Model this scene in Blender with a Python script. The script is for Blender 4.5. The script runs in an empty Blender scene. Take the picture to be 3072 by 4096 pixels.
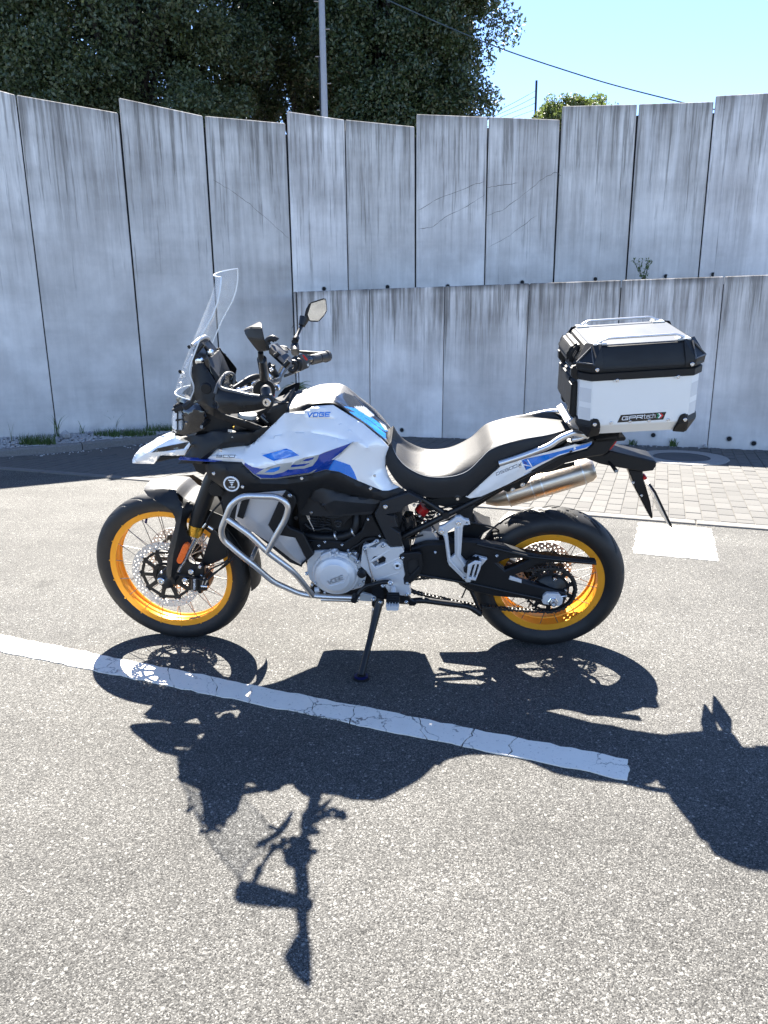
import bpy, bmesh, math, random
import numpy as np
from mathutils import Vector, Matrix
from mathutils.geometry import delaunay_2d_cdt
random.seed(7); np.random.seed(7)
PI = math.pi
scene = bpy.context.scene
col = scene.collection
# ---------------------------------------------------------------- camera
IW, IH, FPX = 3072.0, 4096.0, 2864.57
PITCH, ROLL, CAMH = math.radians(14.087), math.radians(-0.443), 1.325
Fv = np.array([0, math.cos(PITCH), -math.sin(PITCH)])
Uv = np.array([0, math.sin(PITCH), math.cos(PITCH)]); Rv = np.array([1., 0, 0])
R2 = Rv * math.cos(ROLL) + Uv * math.sin(ROLL); U2 = -Rv * math.sin(ROLL) + Uv * math.cos(ROLL)
CO = np.array([0, 0, CAMH])
cam = bpy.data.cameras.new('camera'); camo = bpy.data.objects.new('camera', cam); col.objects.link(camo)
cam.sensor_fit = 'VERTICAL'; cam.sensor_height = 36; cam.lens = FPX / IH * 36; cam.clip_end = 600; cam.clip_start = 0.05
m = Matrix.Identity(4)
for i in range(3):
    m[i][0] = R2[i]; m[i][1] = U2[i]; m[i][2] = -Fv[i]; m[i][3] = CO[i]
camo.matrix_world = m; scene.camera = camo
# ---------------------------------------------------------------- sky, sun, exposure
SUN_EL, SUN_AZ = math.radians(52.3), math.radians(-11.2)
world = bpy.data.worlds.new('World'); scene.world = world; world.use_nodes = True
wt = world.node_tree; wt.nodes.clear()
sky = wt.nodes.new('ShaderNodeTexSky'); sky.sky_type = 'NISHITA'; sky.sun_disc = False
sky.sun_elevation = SUN_EL; sky.sun_rotation = SUN_AZ; sky.air_density = 0.55; sky.dust_density = 0.0; sky.ozone_density = 2.5
bg = wt.nodes.new('ShaderNodeBackground'); bg.inputs['Strength'].default_value = 0.076
wo = wt.nodes.new('ShaderNodeOutputWorld')
tint = wt.nodes.new('ShaderNodeMix'); tint.data_type = 'RGBA'; tint.blend_type = 'MULTIPLY'; tint.inputs[0].default_value = 1.0
tint.inputs[7].default_value = (0.98, 0.965, 0.99, 1)            # white balance of the whole sky
wt.links.new(sky.outputs[0], tint.inputs[6]); wt.links.new(tint.outputs[2], bg.inputs[0]); wt.links.new(bg.outputs[0], wo.inputs[0])
sl = bpy.data.lights.new('sun', 'SUN'); sl.energy = 4.7; sl.angle = math.radians(0.55); sl.color = (1.0, 0.94, 0.85)
so = bpy.data.objects.new('sun', sl); col.objects.link(so)
sdir = Vector((math.sin(SUN_AZ) * math.cos(SUN_EL), math.cos(SUN_AZ) * math.cos(SUN_EL), math.sin(SUN_EL)))
so.rotation_euler = sdir.to_track_quat('Z', 'Y').to_euler(); so.location = (0, 0, 30)
scene.view_settings.view_transform = 'Standard'; scene.view_settings.look = 'None'
scene.view_settings.exposure = 2.72; scene.view_settings.gamma = 1.0
scene.view_settings.use_curve_mapping = False
scene.cycles.use_denoising = True
scene.cycles.max_bounces = 8; scene.cycles.transparent_max_bounces = 16

# ---------------------------------------------------------------- materials
def nmat(name):
    m = bpy.data.materials.new(name); m.use_nodes = True
    nt = m.node_tree; nt.nodes.clear()
    out = nt.nodes.new('ShaderNodeOutputMaterial'); b = nt.nodes.new('ShaderNodeBsdfPrincipled')
    nt.links.new(b.outputs[0], out.inputs[0])
    return m, nt, b
def N(nt, typ, **kw):
    n = nt.nodes.new('ShaderNode' + typ)
    for k, v in kw.items():
        if k in n.inputs.keys() if hasattr(n.inputs, 'keys') else False: n.inputs[k].default_value = v
        else: setattr(n, k, v)
    return n
def ramp(nt, fac, stops, interp='LINEAR'):
    r = nt.nodes.new('ShaderNodeValToRGB'); r.color_ramp.interpolation = interp
    els = r.color_ramp.elements
    while len(els) < len(stops): els.new(0.5)
    for e, (p, c) in zip(els, stops):
        e.position = p; e.color = (c, c, c, 1) if isinstance(c, (int, float)) else (*c, 1)
    nt.links.new(fac, r.inputs[0]); return r.outputs[0]
def mix(nt, fac, a, b, mode='MIX'):
    n = nt.nodes.new('ShaderNodeMix'); n.data_type = 'RGBA'; n.blend_type = mode
    for s, v in ((0, fac), (6, a), (7, b)):
        if hasattr(v, 'links'): nt.links.new(v, n.inputs[s])
        elif s == 0: n.inputs[0].default_value = v
        else: n.inputs[s].default_value = (*v, 1) if len(v) == 3 else v
    return n.outputs[2]
def coords(nt, scale=(1, 1, 1), kind='Object'):
    tc = nt.nodes.new('ShaderNodeTexCoord'); mp = nt.nodes.new('ShaderNodeMapping')
    mp.inputs['Scale'].default_value = scale; nt.links.new(tc.outputs[kind], mp.inputs[0]); return mp.outputs[0]
def noise(nt, vec, scale, detail=4, rough=0.55, out=0):
    n = nt.nodes.new('ShaderNodeTexNoise'); n.inputs['Scale'].default_value = scale
    n.inputs['Detail'].default_value = detail; n.inputs['Roughness'].default_value = rough
    nt.links.new(vec, n.inputs['Vector']); return n.outputs[out]
def bump(nt, b, h, strength=0.3, dist=0.002, prev=None):
    n = nt.nodes.new('ShaderNodeBump'); n.inputs['Strength'].default_value = strength; n.inputs['Distance'].default_value = dist
    nt.links.new(h, n.inputs['Height']); nt.links.new(n.outputs[0], b.inputs['Normal'])
    if prev: nt.links.new(prev, n.inputs['Normal'])
    return n.outputs[0]
def simple(name, color, rough=0.5, metal=0.0, coat=0.0, grain=0.0, gscale=300, var=0.0, spec=None, dirt=0.12):
    m, nt, b = nmat(name)
    b.inputs['Base Color'].default_value = (*color, 1); b.inputs['Roughness'].default_value = rough
    b.inputs['Metallic'].default_value = metal; b.inputs['Coat Weight'].default_value = coat
    b.inputs['Coat Roughness'].default_value = 0.06
    if spec is not None: b.inputs['Specular IOR Level'].default_value = spec
    v = coords(nt)
    if dirt:
        nz = noise(nt, v, 9, 6, 0.6)
        c = mix(nt, ramp(nt, nz, [(0.35, 0.0), (0.75, dirt)]), color, tuple(min(1, x * 0.6 + 0.02) for x in color))
        nt.links.new(c, b.inputs['Base Color'])
        r = ramp(nt, noise(nt, v, 14, 5, 0.65), [(0.3, max(0.02, rough - 0.06)), (0.75, min(1, rough + 0.12))]); nt.links.new(r, b.inputs['Roughness'])
    if grain:
        vo = nt.nodes.new('ShaderNodeTexVoronoi'); vo.inputs['Scale'].default_value = gscale; nt.links.new(v, vo.inputs['Vector'])
        bump(nt, b, vo.outputs[0], grain, 0.001)
    return m
MW = simple('white_paint', (0.74, 0.74, 0.735), 0.26, 0.06, 1.0, dirt=0.0)
MGRY = simple('silver_paint', (0.42, 0.42, 0.43), 0.38, 0.35, 0.2, dirt=0.08)
MBL = simple('blue_paint', (0.004, 0.038, 0.27), 0.25, 0.0, 0.8, dirt=0.04)
MLB = simple('light_blue_paint', (0.002, 0.16, 0.58), 0.25, 0.0, 0.8, dirt=0.04)
MSG = simple('silver_graphic', (0.42, 0.43, 0.42), 0.3, 0.2, 0.6, dirt=0.03)
MBK = simple('black_plastic', (0.006, 0.0065, 0.0075), 0.48, spec=0.32, grain=0.12, gscale=700)
MDF = simple('display_film', (0.10, 0.105, 0.11), 0.5)
MBG = simple('dark_grey_plastic', (0.015, 0.016, 0.018), 0.5, spec=0.35, grain=0.1, gscale=700)
MGB = simple('gloss_black', (0.01, 0.01, 0.011), 0.16, 0, 0.4, dirt=0.05)
MBM = simple('black_metal', (0.006, 0.0065, 0.0075), 0.38, spec=0.35)
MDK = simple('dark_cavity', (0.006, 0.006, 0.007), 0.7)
MAL = simple('cast_aluminium', (0.62, 0.63, 0.64), 0.45, 0.35, grain=0.25, gscale=500)
MSB = simple('brushed_steel', (0.60, 0.59, 0.58), 0.33, 0.9, dirt=0.0)
MCH = simple('bright_steel', (0.72, 0.72, 0.72), 0.14, 1.0, dirt=0.03)
MDS = simple('disc_steel', (0.56, 0.53, 0.49), 0.38, 0.5, dirt=0.04)
MSK = simple('spoke_steel', (0.22, 0.20, 0.18), 0.35, 0.8, dirt=0)
MGO = simple('gold_anodised', (0.88, 0.37, 0.025), 0.34, 0.4, dirt=0.04)
MGR = simple('gold_ring', (0.80, 0.45, 0.06), 0.28, 0.9)
MRD = simple('red_plastic', (0.45, 0.01, 0.01), 0.3)
MOR = simple('orange_reflector', (0.85, 0.13, 0.01), 0.25, grain=0.5, gscale=400)
MBA = simple('blue_anodised', (0.004, 0.009, 0.10), 0.35, 0.6)
MBX = simple('box_aluminium', (0.74, 0.74, 0.72), 0.45, 0.15, grain=0.05, gscale=800, dirt=0.06)
MLT = simple('lid_plate', (0.050, 0.058, 0.072), 0.55, 0.1, spec=0.2, dirt=0.05)
MRF = simple('reflective_tape', (0.62, 0.62, 0.61), 0.5, 0.1, grain=0.5, gscale=300, dirt=0.2)
MVS = simple('seat_vinyl', (0.010, 0.0105, 0.012), 0.55, spec=0.35, grain=0.35, gscale=420)
MVT = simple('seat_top_vinyl', (0.034, 0.033, 0.032), 0.52, spec=0.3, grain=0.4, gscale=420)
MST = simple('stitching', (0.3, 0.3, 0.3), 0.8)
MTP = simple('tank_top_cover', (0.09, 0.088, 0.085), 0.5, grain=1.0, gscale=260)
MWT = simple('white_print', (0.78, 0.78, 0.78), 0.5, dirt=0)
MGN = simple('green_print', (0.01, 0.22, 0.10), 0.5, dirt=0)
MRP = simple('red_print', (0.6, 0.02, 0.02), 0.5, dirt=0)
MDP = simple('dark_print', (0.03, 0.03, 0.035), 0.5, dirt=0)
MMI = simple('mirror_glass', (0.85, 0.88, 0.9), 0.03, 1.0, dirt=0)
MTY = simple('tyre_rubber', (0.008, 0.008, 0.0085), 0.55, spec=0.4, grain=0.15, gscale=500, dirt=0.5)
MCN = simple('chain_metal', (0.05, 0.048, 0.045), 0.45, 0.6)
# muffler: brushed steel with heat tint bands
m, nt, b = nmat('muffler_steel'); b.inputs['Metallic'].default_value = 1; b.inputs['Roughness'].default_value = 0.28
v = coords(nt, (3, 40, 40)); nz = noise(nt, v, 3, 4)
nt.links.new(mix(nt, nz, (0.42, 0.33, 0.25), (0.60, 0.55, 0.48)), b.inputs['Base Color']); MMU = m; b.inputs['Roughness'].default_value = 0.36
def glassy(name, tint, alpha, rough=0.02):
    m = bpy.data.materials.new(name); m.use_nodes = True; nt = m.node_tree; nt.nodes.clear()
    out = nt.nodes.new('ShaderNodeOutputMaterial'); mx = nt.nodes.new('ShaderNodeMixShader')
    tr = nt.nodes.new('ShaderNodeBsdfTransparent'); gl = nt.nodes.new('ShaderNodeBsdfPrincipled')
    tr.inputs[0].default_value = (*tint, 1); gl.inputs['Base Color'].default_value = (0.75, 0.78, 0.8, 1); gl.inputs['Roughness'].default_value = rough
    lw = nt.nodes.new('ShaderNodeLayerWeight'); lw.inputs[0].default_value = 0.35
    r = ramp(nt, lw.outputs['Facing'], [(0.0, alpha), (1.0, min(1, alpha + 0.12))])
    nt.links.new(r, mx.inputs[0]); nt.links.new(tr.outputs[0], mx.inputs[1]); nt.links.new(gl.outputs[0], mx.inputs[2]); nt.links.new(mx.outputs[0], out.inputs[0])
    return m
MGL = glassy('clear_acrylic', (0.97, 0.975, 0.98), 0.06)
MGE = glassy('acrylic_edge', (0.85, 0.88, 0.9), 0.75, 0.3)
MHL = glassy('headlight_glass', (0.8, 0.83, 0.86), 0.25)
# ---------------------------------------------------------------- pixel crops used while measuring: (x0, y0, source px per crop px)
CR = {0: (0, 0, 1.0), 1: (350, 1000, 800/1659), 2: (850, 1150, 800/1659), 3: (350, 1850, 800/1659), 4: (1000, 1850, 800/1659),
      5: (1500, 1600, 800/1659), 6: (1850, 1950, 800/1659), 7: (2150, 1200, 750/1659), 8: (1900, 1600, 1000/1659),
      9: (1150, 1200, 500/1659), 10: (650, 1300, 500/1659), 11: (1200, 1950, 500/1659), 12: (600, 2100, 400/1659), 13: (2000, 2200, 400/1659),
      14: (0, 0, 1.85172)}
def S(c, x, y):
    a = CR[c]; return (a[0] + x * a[2], a[1] + y * a[2])
def ray(s): return Fv * FPX + (s[0] - IW / 2) * R2 - (s[1] - IH / 2) * U2
def ground(s, z=0.0):
    d = ray(s); return CO + d * ((z - CAMH) / d[2])
# ---------------------------------------------------------------- bike frames
def rot(axis, ang): return np.array(Matrix.Rotation(ang, 3, Vector(axis)))
MB = rot((0, 0, 1), math.radians(-3.278)) @ rot((1, 0, 0), math.radians(11.463))
TB = np.array([0.688, 2.938, 0.0])
WB = 1.603
class Frame:
    def __init__(s, M, t): s.M, s.t = M, t          # bike-local = M @ p + t
    def wm(s): return MB @ s.M, MB @ s.t + TB
    def L(s, uv, y):
        M, t = s.wm(); o = M.T @ (CO - t); d = M.T @ ray(uv); return o + d * ((y - o[1]) / d[1])
    def proj(s, p):
        M, t = s.wm(); w = M @ np.asarray(p, float) + t - CO; z = w @ Fv
        return (IW / 2 + FPX * (w @ R2) / z, IH / 2 - FPX * (w @ U2) / z)
    def mat(s):
        m = Matrix.Identity(4)
        for i in range(3):
            for j in range(3): m[i][j] = s.M[i, j]
            m[i][3] = s.t[i]
        return m
BK = Frame(np.eye(3), np.zeros(3))
RAKE = math.radians(27); ax = np.array([math.sin(RAKE), 0, math.cos(RAKE)]); o_ = np.array([-WB - 0.11, 0, 0])
MS = rot(ax, math.radians(-5.918)); ST = Frame(MS, o_ - MS @ o_)       # steered front end
def P(c, x, y, d, fr=BK): return fr.L(S(c, x, y), d)
# ---------------------------------------------------------------- mesh helpers
def root(name, label, cat, loc=(0, 0, 0), group=None):
    o = bpy.data.objects.new(name, None); col.objects.link(o); o.location = loc; o.empty_display_size = 0.1
    o['label'] = label; o['category'] = cat
    if group: o['group'] = group
    return o
def link(name, me, parent=None, mw=None, **props):
    o = bpy.data.objects.new(name, me); col.objects.link(o)
    if parent is not None: o.parent = parent
    if mw is not None: o.matrix_local = mw
    for k, v in props.items(): o[k] = v
    return o
def rel(fr, parent):
    """matrix of frame fr relative to the parent's own frame (parents carry no frame, or the same one)"""
    if parent is not None and parent.get('_fr'): return None
    return fr.mat() if fr is not BK else None
def mesh(name, verts, faces, mats, idx=None, smooth=30, recalc=False, weld=0):
    me = bpy.data.meshes.new(name)
    me.from_pydata([tuple(map(float, v)) for v in verts], [], [tuple(int(i) for i in f) for f in faces])
    if not isinstance(mats, (list, tuple)): mats = [mats]
    for mm in mats: me.materials.append(mm)
    if idx is not None: me.polygons.foreach_set('material_index', np.array(idx, dtype=np.int32))
    if recalc or weld:
        bm = bmesh.new(); bm.from_mesh(me)
        if weld: bmesh.ops.remove_doubles(bm, verts=bm.verts, dist=weld)
        if recalc: bmesh.ops.recalc_face_normals(bm, faces=bm.faces)
        bm.to_mesh(me); bm.free()
    if smooth:
        me.polygons.foreach_set('use_smooth', [True] * len(me.polygons))
        me.set_sharp_from_angle(angle=math.radians(smooth))
    me.update(); return me
def add(name, me, parent, fr=BK, **props):
    o = link(name, me, parent, rel(fr, parent), **props)
    return o
def carry(o):                                      # children of this part live in its frame already
    o['_fr'] = 1; return o
def inpoly(p, poly):
    x, y = p; c = False; n = len(poly); j = n - 1
    for i in range(n):
        xi, yi = poly[i][0], poly[i][1]; xj, yj = poly[j][0], poly[j][1]
        if (yi > y) != (yj > y) and x < (xj - xi) * (y - yi) / (yj - yi) + xi: c = not c
        j = i
    return c
def inpoly_np(pts, poly):
    x = pts[:, 0]; y = pts[:, 1]; c = np.zeros(len(pts), bool); n = len(poly); j = n - 1
    for i in range(n):
        xi, yi = poly[i][0], poly[i][1]; xj, yj = poly[j][0], poly[j][1]
        if yi != yj:
            c ^= ((yi > y) != (yj > y)) & (x < (xj - xi) * (y - yi) / (yj - yi) + xi)
        j = i
    return c
def resample(pts, step, closed=True):
    out = []; n = len(pts)
    for i in range(n if closed else n - 1):
        a = np.array(pts[i], float); b = np.array(pts[(i + 1) % n], float)
        k = max(1, int(np.hypot(*(b - a)[:2]) / step))
        for j in range(k): out.append(a + (b - a) * j / k)
    if not closed: out.append(np.array(pts[-1], float))
    return out
def q(c, x, y, d): u, v = S(c, x, y); return (u, v, d)
def qs(c, pts, d=None): return [q(c, p[0], p[1], p[2] if len(p) > 2 else d) for p in pts]
def mirpt(c, x, y, d, fr=BK, dy=0):                # the mirror twin, as seen by the camera, of a far-side point
    p = fr.L(S(c, x, y), d); p = np.array([p[0], -p[1] + dy, p[2]]); u, v = fr.proj(p); return (u, v, p[1])
def cenpt(c, x, y, d, dz=0.0, fr=BK):              # the point on the centre plane between a far-side point and its twin
    p = fr.L(S(c, x, y), d); u, v = fr.proj((p[0], 0.0, p[2] + dz)); return (u, v, 0.0)
def panel(name, outline, mat, parent, creases=(), regions=(), infl=0.0, thick=0.004, res=12, mirror=False, join=False, fr=BK, smooth=32, mats=None, mk=True):
    """a shell whose rim and crease lines carry their own distance; the surface between is relaxed"""
    out = resample(outline, res); n = len(out)
    V = [p[:2] for p in out]; fixed = {i: p[2] for i, p in enumerate(out)}
    E = [(i, (i + 1) % n) for i in range(n)]
    for cr in creases:
        c = resample(cr, res, False); s = len(V)
        for i, p in enumerate(c): V.append(p[:2]); fixed[s + i] = p[2]
        E += [(s + i, s + i + 1) for i in range(len(c) - 1)]
    for poly, mi in regions:
        s = len(V)
        for p in poly: V.append(np.array(p[:2], float))
        E += [(s + i, s + (i + 1) % len(poly)) for i in range(len(poly))]
    nf = len(V)
    us = np.array([p[:2] for p in out]); x0, y0 = us.min(0); x1, y1 = us.max(0)
    gx, gy = np.meshgrid(np.arange(x0, x1, res), np.arange(y0, y1, res * .87)); gx[1::2] += res / 2
    G = np.c_[gx.ravel(), gy.ravel()] + 0.013
    G = G[inpoly_np(G, us)]
    base = np.array(V)
    if len(G):
        keep = np.array([((base - g) ** 2).sum(1).min() > (res * .5) ** 2 for g in G]); G = G[keep]
    allv = [Vector((float(a), float(b))) for a, b in V] + [Vector((float(a), float(b))) for a, b in G]
    vo, eo, fo, ov, oe, of = delaunay_2d_cdt(allv, E, [], 0, 1e-3)
    vv = np.array([(a.x, a.y) for a in vo]); F = np.array([f for f in fo if len(f) == 3])
    cen = vv[F].mean(1); F = F[inpoly_np(cen, us)]; cen = vv[F].mean(1)
    used = np.unique(F); remap = -np.ones(len(vv), int); remap[used] = np.arange(len(used)); F = remap[F]
    orig = [ov[i] for i in used]; vv = vv[used]; m_ = len(vv)
    fx = np.full(m_, np.nan)
    for i, os_ in enumerate(orig):
        for o2 in os_:
            if o2 in fixed: fx[i] = fixed[o2]
    ea = np.vstack([F[:, [0, 1]], F[:, [1, 2]], F[:, [2, 0]]]); ea = np.unique(np.sort(ea, 1), axis=0)
    free = np.isnan(fx)
    A = np.zeros((m_, m_)); np.add.at(A, (ea[:, 0], ea[:, 1]), 1); A = A + A.T
    w = A.sum(1); Lp = np.diag(w) - A
    yv = np.where(free, 0, fx)
    if free.any():
        Aff = Lp[np.ix_(free, free)]; rhs = -Lp[np.ix_(free, ~free)] @ fx[~free]
        yv[free] = np.linalg.solve(Aff, rhs)
        if infl:
            ph = np.linalg.solve(Aff, np.ones(free.sum())); yv[free] -= infl * np.sqrt(ph / ph.max())
    idx = np.zeros(len(F), int)
    for poly, mi in regions: idx[inpoly_np(cen, poly)] = mi
    v3 = np.array([fr.L(vv[i], yv[i]) for i in range(m_)])
    # orient towards the viewer
    a, b, c = v3[F[0, 0]], v3[F[0, 1]], v3[F[0, 2]]
    M_, t_ = fr.wm(); cl = M_.T @ (CO - t_)
    nn = np.cross(v3[F[:, 1]] - v3[F[:, 0]], v3[F[:, 2]] - v3[F[:, 0]]); fl = ((cl - v3[F[:, 0]]) * nn).sum(1) < 0
    F[fl] = F[fl][:, ::-1]
    verts = [v3]; faces = [F]; ids = [idx]; off = m_
    if thick:
        bk = v3.copy(); bk[:, 1] += thick
        if join: bk[np.abs(v3[:, 1]) < 1e-5, 1] = 0; bk[:, 2] -= thick * .5
        verts.append(bk); faces.append(F[:, ::-1] + m_); ids.append(idx * 0)
        # rim
        de = {}
        for f in F:
            for k in range(3):
                e = (f[k], f[(k + 1) % 3]); de[e] = de.get(e, 0) + 1
        rim = [e for e in de if (e[1], e[0]) not in de]
        R_ = []
        for a, b in rim:
            R_ += [(a, a + m_, b), (b, a + m_, b + m_)]
        if R_: faces.append(np.array(R_)); ids.append(np.zeros(len(R_), int))
        off = 2 * m_
    VV = np.vstack(verts); FF = np.vstack(faces); II = np.concatenate(ids)
    twin = None
    if mirror and not join:
        V2 = VV.copy(); V2[:, 1] *= -1; twin = mesh(name, V2, FF[:, ::-1], mats or [mat], II, smooth)
    if join:
        V2 = VV.copy(); V2[:, 1] *= -1; VV = np.vstack([VV, V2]); FF = np.vstack([FF, FF[:, ::-1] + off]); II = np.concatenate([II, II])
    me = mesh(name, VV, FF, mats or [mat], II, smooth, weld=1e-5 if join else 0)
    if twin and mk: add(name, twin, parent, fr)
    if not mk: return me, twin
    return add(name, me, parent, fr) if mk else me
def loftsym(name, st, fr, mats, parent, split=None, regs=None, ku=7, kv=4):
    # st: stations, each a list of local points from the centre line down the near side; mirrored to the far side
    m_ = len(st[0]); rails = [catmull([s[k] for s in st], ku) for k in range(m_)]; n = len(rails[0]); rows = []
    for i in range(n):
        sec = [rails[k][i] for k in range(m_)]; full = [p * np.array([1, -1, 1]) for p in sec[:0:-1]] + sec
        rows.append(catmull(full, kv))
    w_ = len(rows[0]); V = np.array(rows).reshape(-1, 3); F = []; I = []
    half = (w_ - 1) // 2
    for i in range(n - 1):
        for k in range(w_ - 1):
            F.append((i * w_ + k, i * w_ + k + 1, (i + 1) * w_ + k + 1, (i + 1) * w_ + k)); mi = 0
            if split is not None: mi = 1 if abs(k + .5 - half) < split * kv else 0
            if regs:
                c = V[list(F[-1])].mean(0); u = fr.proj(c)
                for poly, r_ in regs:
                    if inpoly(u, poly): mi = r_
            I.append(mi)
    F.append(tuple(range(w_))); I.append(0); F.append(tuple((n - 1) * w_ + k for k in range(w_))[::-1]); I.append(0)
    return add(name, mesh(name, V, F, mats, I, 50, recalc=True), parent, fr)
def offset_poly(pts, d):
    n = len(pts); P2 = np.array(pts, float); a = 0
    for i in range(n): a += P2[i][0] * P2[(i + 1) % n][1] - P2[(i + 1) % n][0] * P2[i][1]
    sg = 1 if a > 0 else -1; out = []
    for i in range(n):
        e1 = P2[i] - P2[i - 1]; e2 = P2[(i + 1) % n] - P2[i]
        e1 /= (np.linalg.norm(e1) + 1e-9); e2 /= (np.linalg.norm(e2) + 1e-9)
        n1 = np.array([-e1[1], e1[0]]) * sg; n2 = np.array([-e2[1], e2[0]]) * sg
        b = n1 + n2; k = max(0.5, 1 + n1 @ n2); out.append(P2[i] + b / k * d)
    return out
def cdt_fill(loops, closed=True):
    V = []; E = []
    for lp in loops:
        s = len(V); V += [Vector((float(p[0]), float(p[1]))) for p in lp]; E += [(s + i, s + (i + 1) % len(lp)) for i in range(len(lp))]
    vo, eo, fo, ov, oe, of = delaunay_2d_cdt(V, E, [], 0, 1e-7)
    vv = np.array([(a.x, a.y) for a in vo]); F = np.array([f for f in fo if len(f) == 3]); cen = vv[F].mean(1)
    ok = inpoly_np(cen, loops[0])
    for h in loops[1:]: ok &= ~inpoly_np(cen, h)
    return vv, F[ok]
def prism_local(name, loops, y0, y1, mat, bev=0.0015, smooth=30):
    """flat plate: loops in local (x, z), front face at y0, back at y1, chamfered front rim"""
    verts = []; faces = []
    fl = [offset_poly(loops[0], bev)] + [offset_poly(h, -bev) for h in loops[1:]] if bev else loops
    vv, F = cdt_fill(fl)
    verts = [(a, y0, b) for a, b in vv]; faces = [tuple(f) for f in F]
    for lp, l2 in zip(loops, fl):
        n = len(lp); s = len(verts)
        verts += [(p[0], y0, p[1]) for p in l2]; yb = y0 + (bev if y1 > y0 else -bev)
        verts += [(p[0], yb, p[1]) for p in lp]; verts += [(p[0], y1, p[1]) for p in lp]
        for i in range(n):
            j = (i + 1) % n
            faces += [(s + i, s + j, s + n + j, s + n + i), (s + n + i, s + n + j, s + 2 * n + j, s + 2 * n + i)]
    vb, Fb = cdt_fill(loops); s = len(verts); verts += [(a, y1, b) for a, b in vb]; faces += [tuple(int(i) + s for i in f) for f in Fb]
    return mesh(name, verts, faces, mat, None, smooth, recalc=True, weld=1e-6)
def prism(name, c, pts, y0, y1, mat, parent, holes=(), bev=0.0015, fr=BK, mirror=False, **kw):
    lp = [[tuple(P(c, x, y, y0, fr)[[0, 2]]) for x, y in pts]] + [[tuple(P(c, x, y, y0, fr)[[0, 2]]) for x, y in h] for h in holes]
    me = prism_local(name, lp, y0, y1, mat, bev)
    o = add(name, me, parent, fr, **kw)
    if mirror:
        me2 = prism_local(name, lp, -y0, -y1, mat, bev); add(name, me2, parent, fr)
    return o
def catmull(pts, k=8):
    pts = [np.array(p, float) for p in pts]
    if len(pts) < 3: return pts
    out = []; n = len(pts)
    for i in range(n - 1):
        p0 = pts[max(0, i - 1)]; p1 = pts[i]; p2 = pts[i + 1]; p3 = pts[min(n - 1, i + 2)]
        for j in range(k):
            t = j / k
            out.append(0.5 * ((2 * p1) + (-p0 + p2) * t + (2 * p0 - 5 * p1 + 4 * p2 - p3) * t * t + (-p0 + 3 * p1 - 3 * p2 + p3) * t ** 3))
    out.append(pts[-1]); return out
def fillet(pts, r, k=6):
    pts = [np.array(p, float) for p in pts]; out = [pts[0]]
    for i in range(1, len(pts) - 1):
        a = pts[i - 1] - pts[i]; b = pts[i + 1] - pts[i]; la, lb = np.linalg.norm(a), np.linalg.norm(b)
        rr = min(r, la * .48, lb * .48); s = pts[i] + a / la * rr; e = pts[i] + b / lb * rr
        for j in range(k + 1):
            t = j / k; out.append((1 - t) ** 2 * s + 2 * t * (1 - t) * pts[i] + t * t * e)
    out.append(pts[-1]); return out
def tube_geo(pts, r, seg=12, sx=1.0):
    pts = [np.array(p, float) for p in pts]; n = len(pts)
    rs = r if hasattr(r, '__len__') else [r] * n
    if len(rs) != n: rs = np.interp(np.linspace(0, 1, n), np.linspace(0, 1, len(rs)), rs)
    T = [pts[min(i + 1, n - 1)] - pts[max(i - 1, 0)] for i in range(n)]; T = [t / (np.linalg.norm(t) + 1e-12) for t in T]
    up = np.array([0, 1.0, 0]) if abs(T[0][1]) < .9 else np.array([1.0, 0, 0])
    V = []; F = []; prev = up
    for i in range(n):
        a = prev - T[i] * (prev @ T[i]); a /= np.linalg.norm(a) + 1e-12; prev = a; b = np.cross(T[i], a)
        for k in range(seg):
            w = 2 * PI * k / seg; V.append(pts[i] + (a * math.cos(w) * sx + b * math.sin(w)) * rs[i])
    for i in range(n - 1):
        for k in range(seg):
            k2 = (k + 1) % seg; F.append((i * seg + k, i * seg + k2, (i + 1) * seg + k2, (i + 1) * seg + k))
    F.append(tuple(range(seg))[::-1]); F.append(tuple((n - 1) * seg + k for k in range(seg)))
    return V, F
def tube(name, pts, r, mat, parent, fr=BK, seg=12, sx=1.0, **kw):
    V, F = tube_geo(pts, r, seg, sx); return add(name, mesh(name, V, F, mat, None, 50, recalc=True), parent, fr, **kw)
def lathe_me(name, prof, mat, seg=32, smooth=30, idx=None, a0=0, a1=2 * PI):
    """profile of (radius, y) revolved about the y axis"""
    full = abs(a1 - a0 - 2 * PI) < 1e-6; n = seg if full else seg + 1; V = []; F = []; I = []; m_ = len(prof)
    for i in range(n):
        w = a0 + (a1 - a0) * i / seg
        for r, y in prof: V.append((r * math.cos(w), y, r * math.sin(w)))
    for i in range(seg):
        j = (i + 1) % n
        for k in range(m_ - 1):
            F.append((i * m_ + k, i * m_ + k + 1, j * m_ + k + 1, j * m_ + k)); I.append(idx[k] if idx else 0)
    return mesh(name, V, F, mat, I if idx else None, smooth, recalc=True, weld=1e-6)
def tr(p): return Matrix.Translation(Vector(tuple(map(float, p))))
def put(name, me, parent, p, fr=BK, r=None, **kw):
    base = rel(fr, parent); mw = (base if base is not None else Matrix.Identity(4)) @ tr(p)
    if r is not None: mw = mw @ r
    return link(name, me, parent, mw, **kw)
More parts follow.
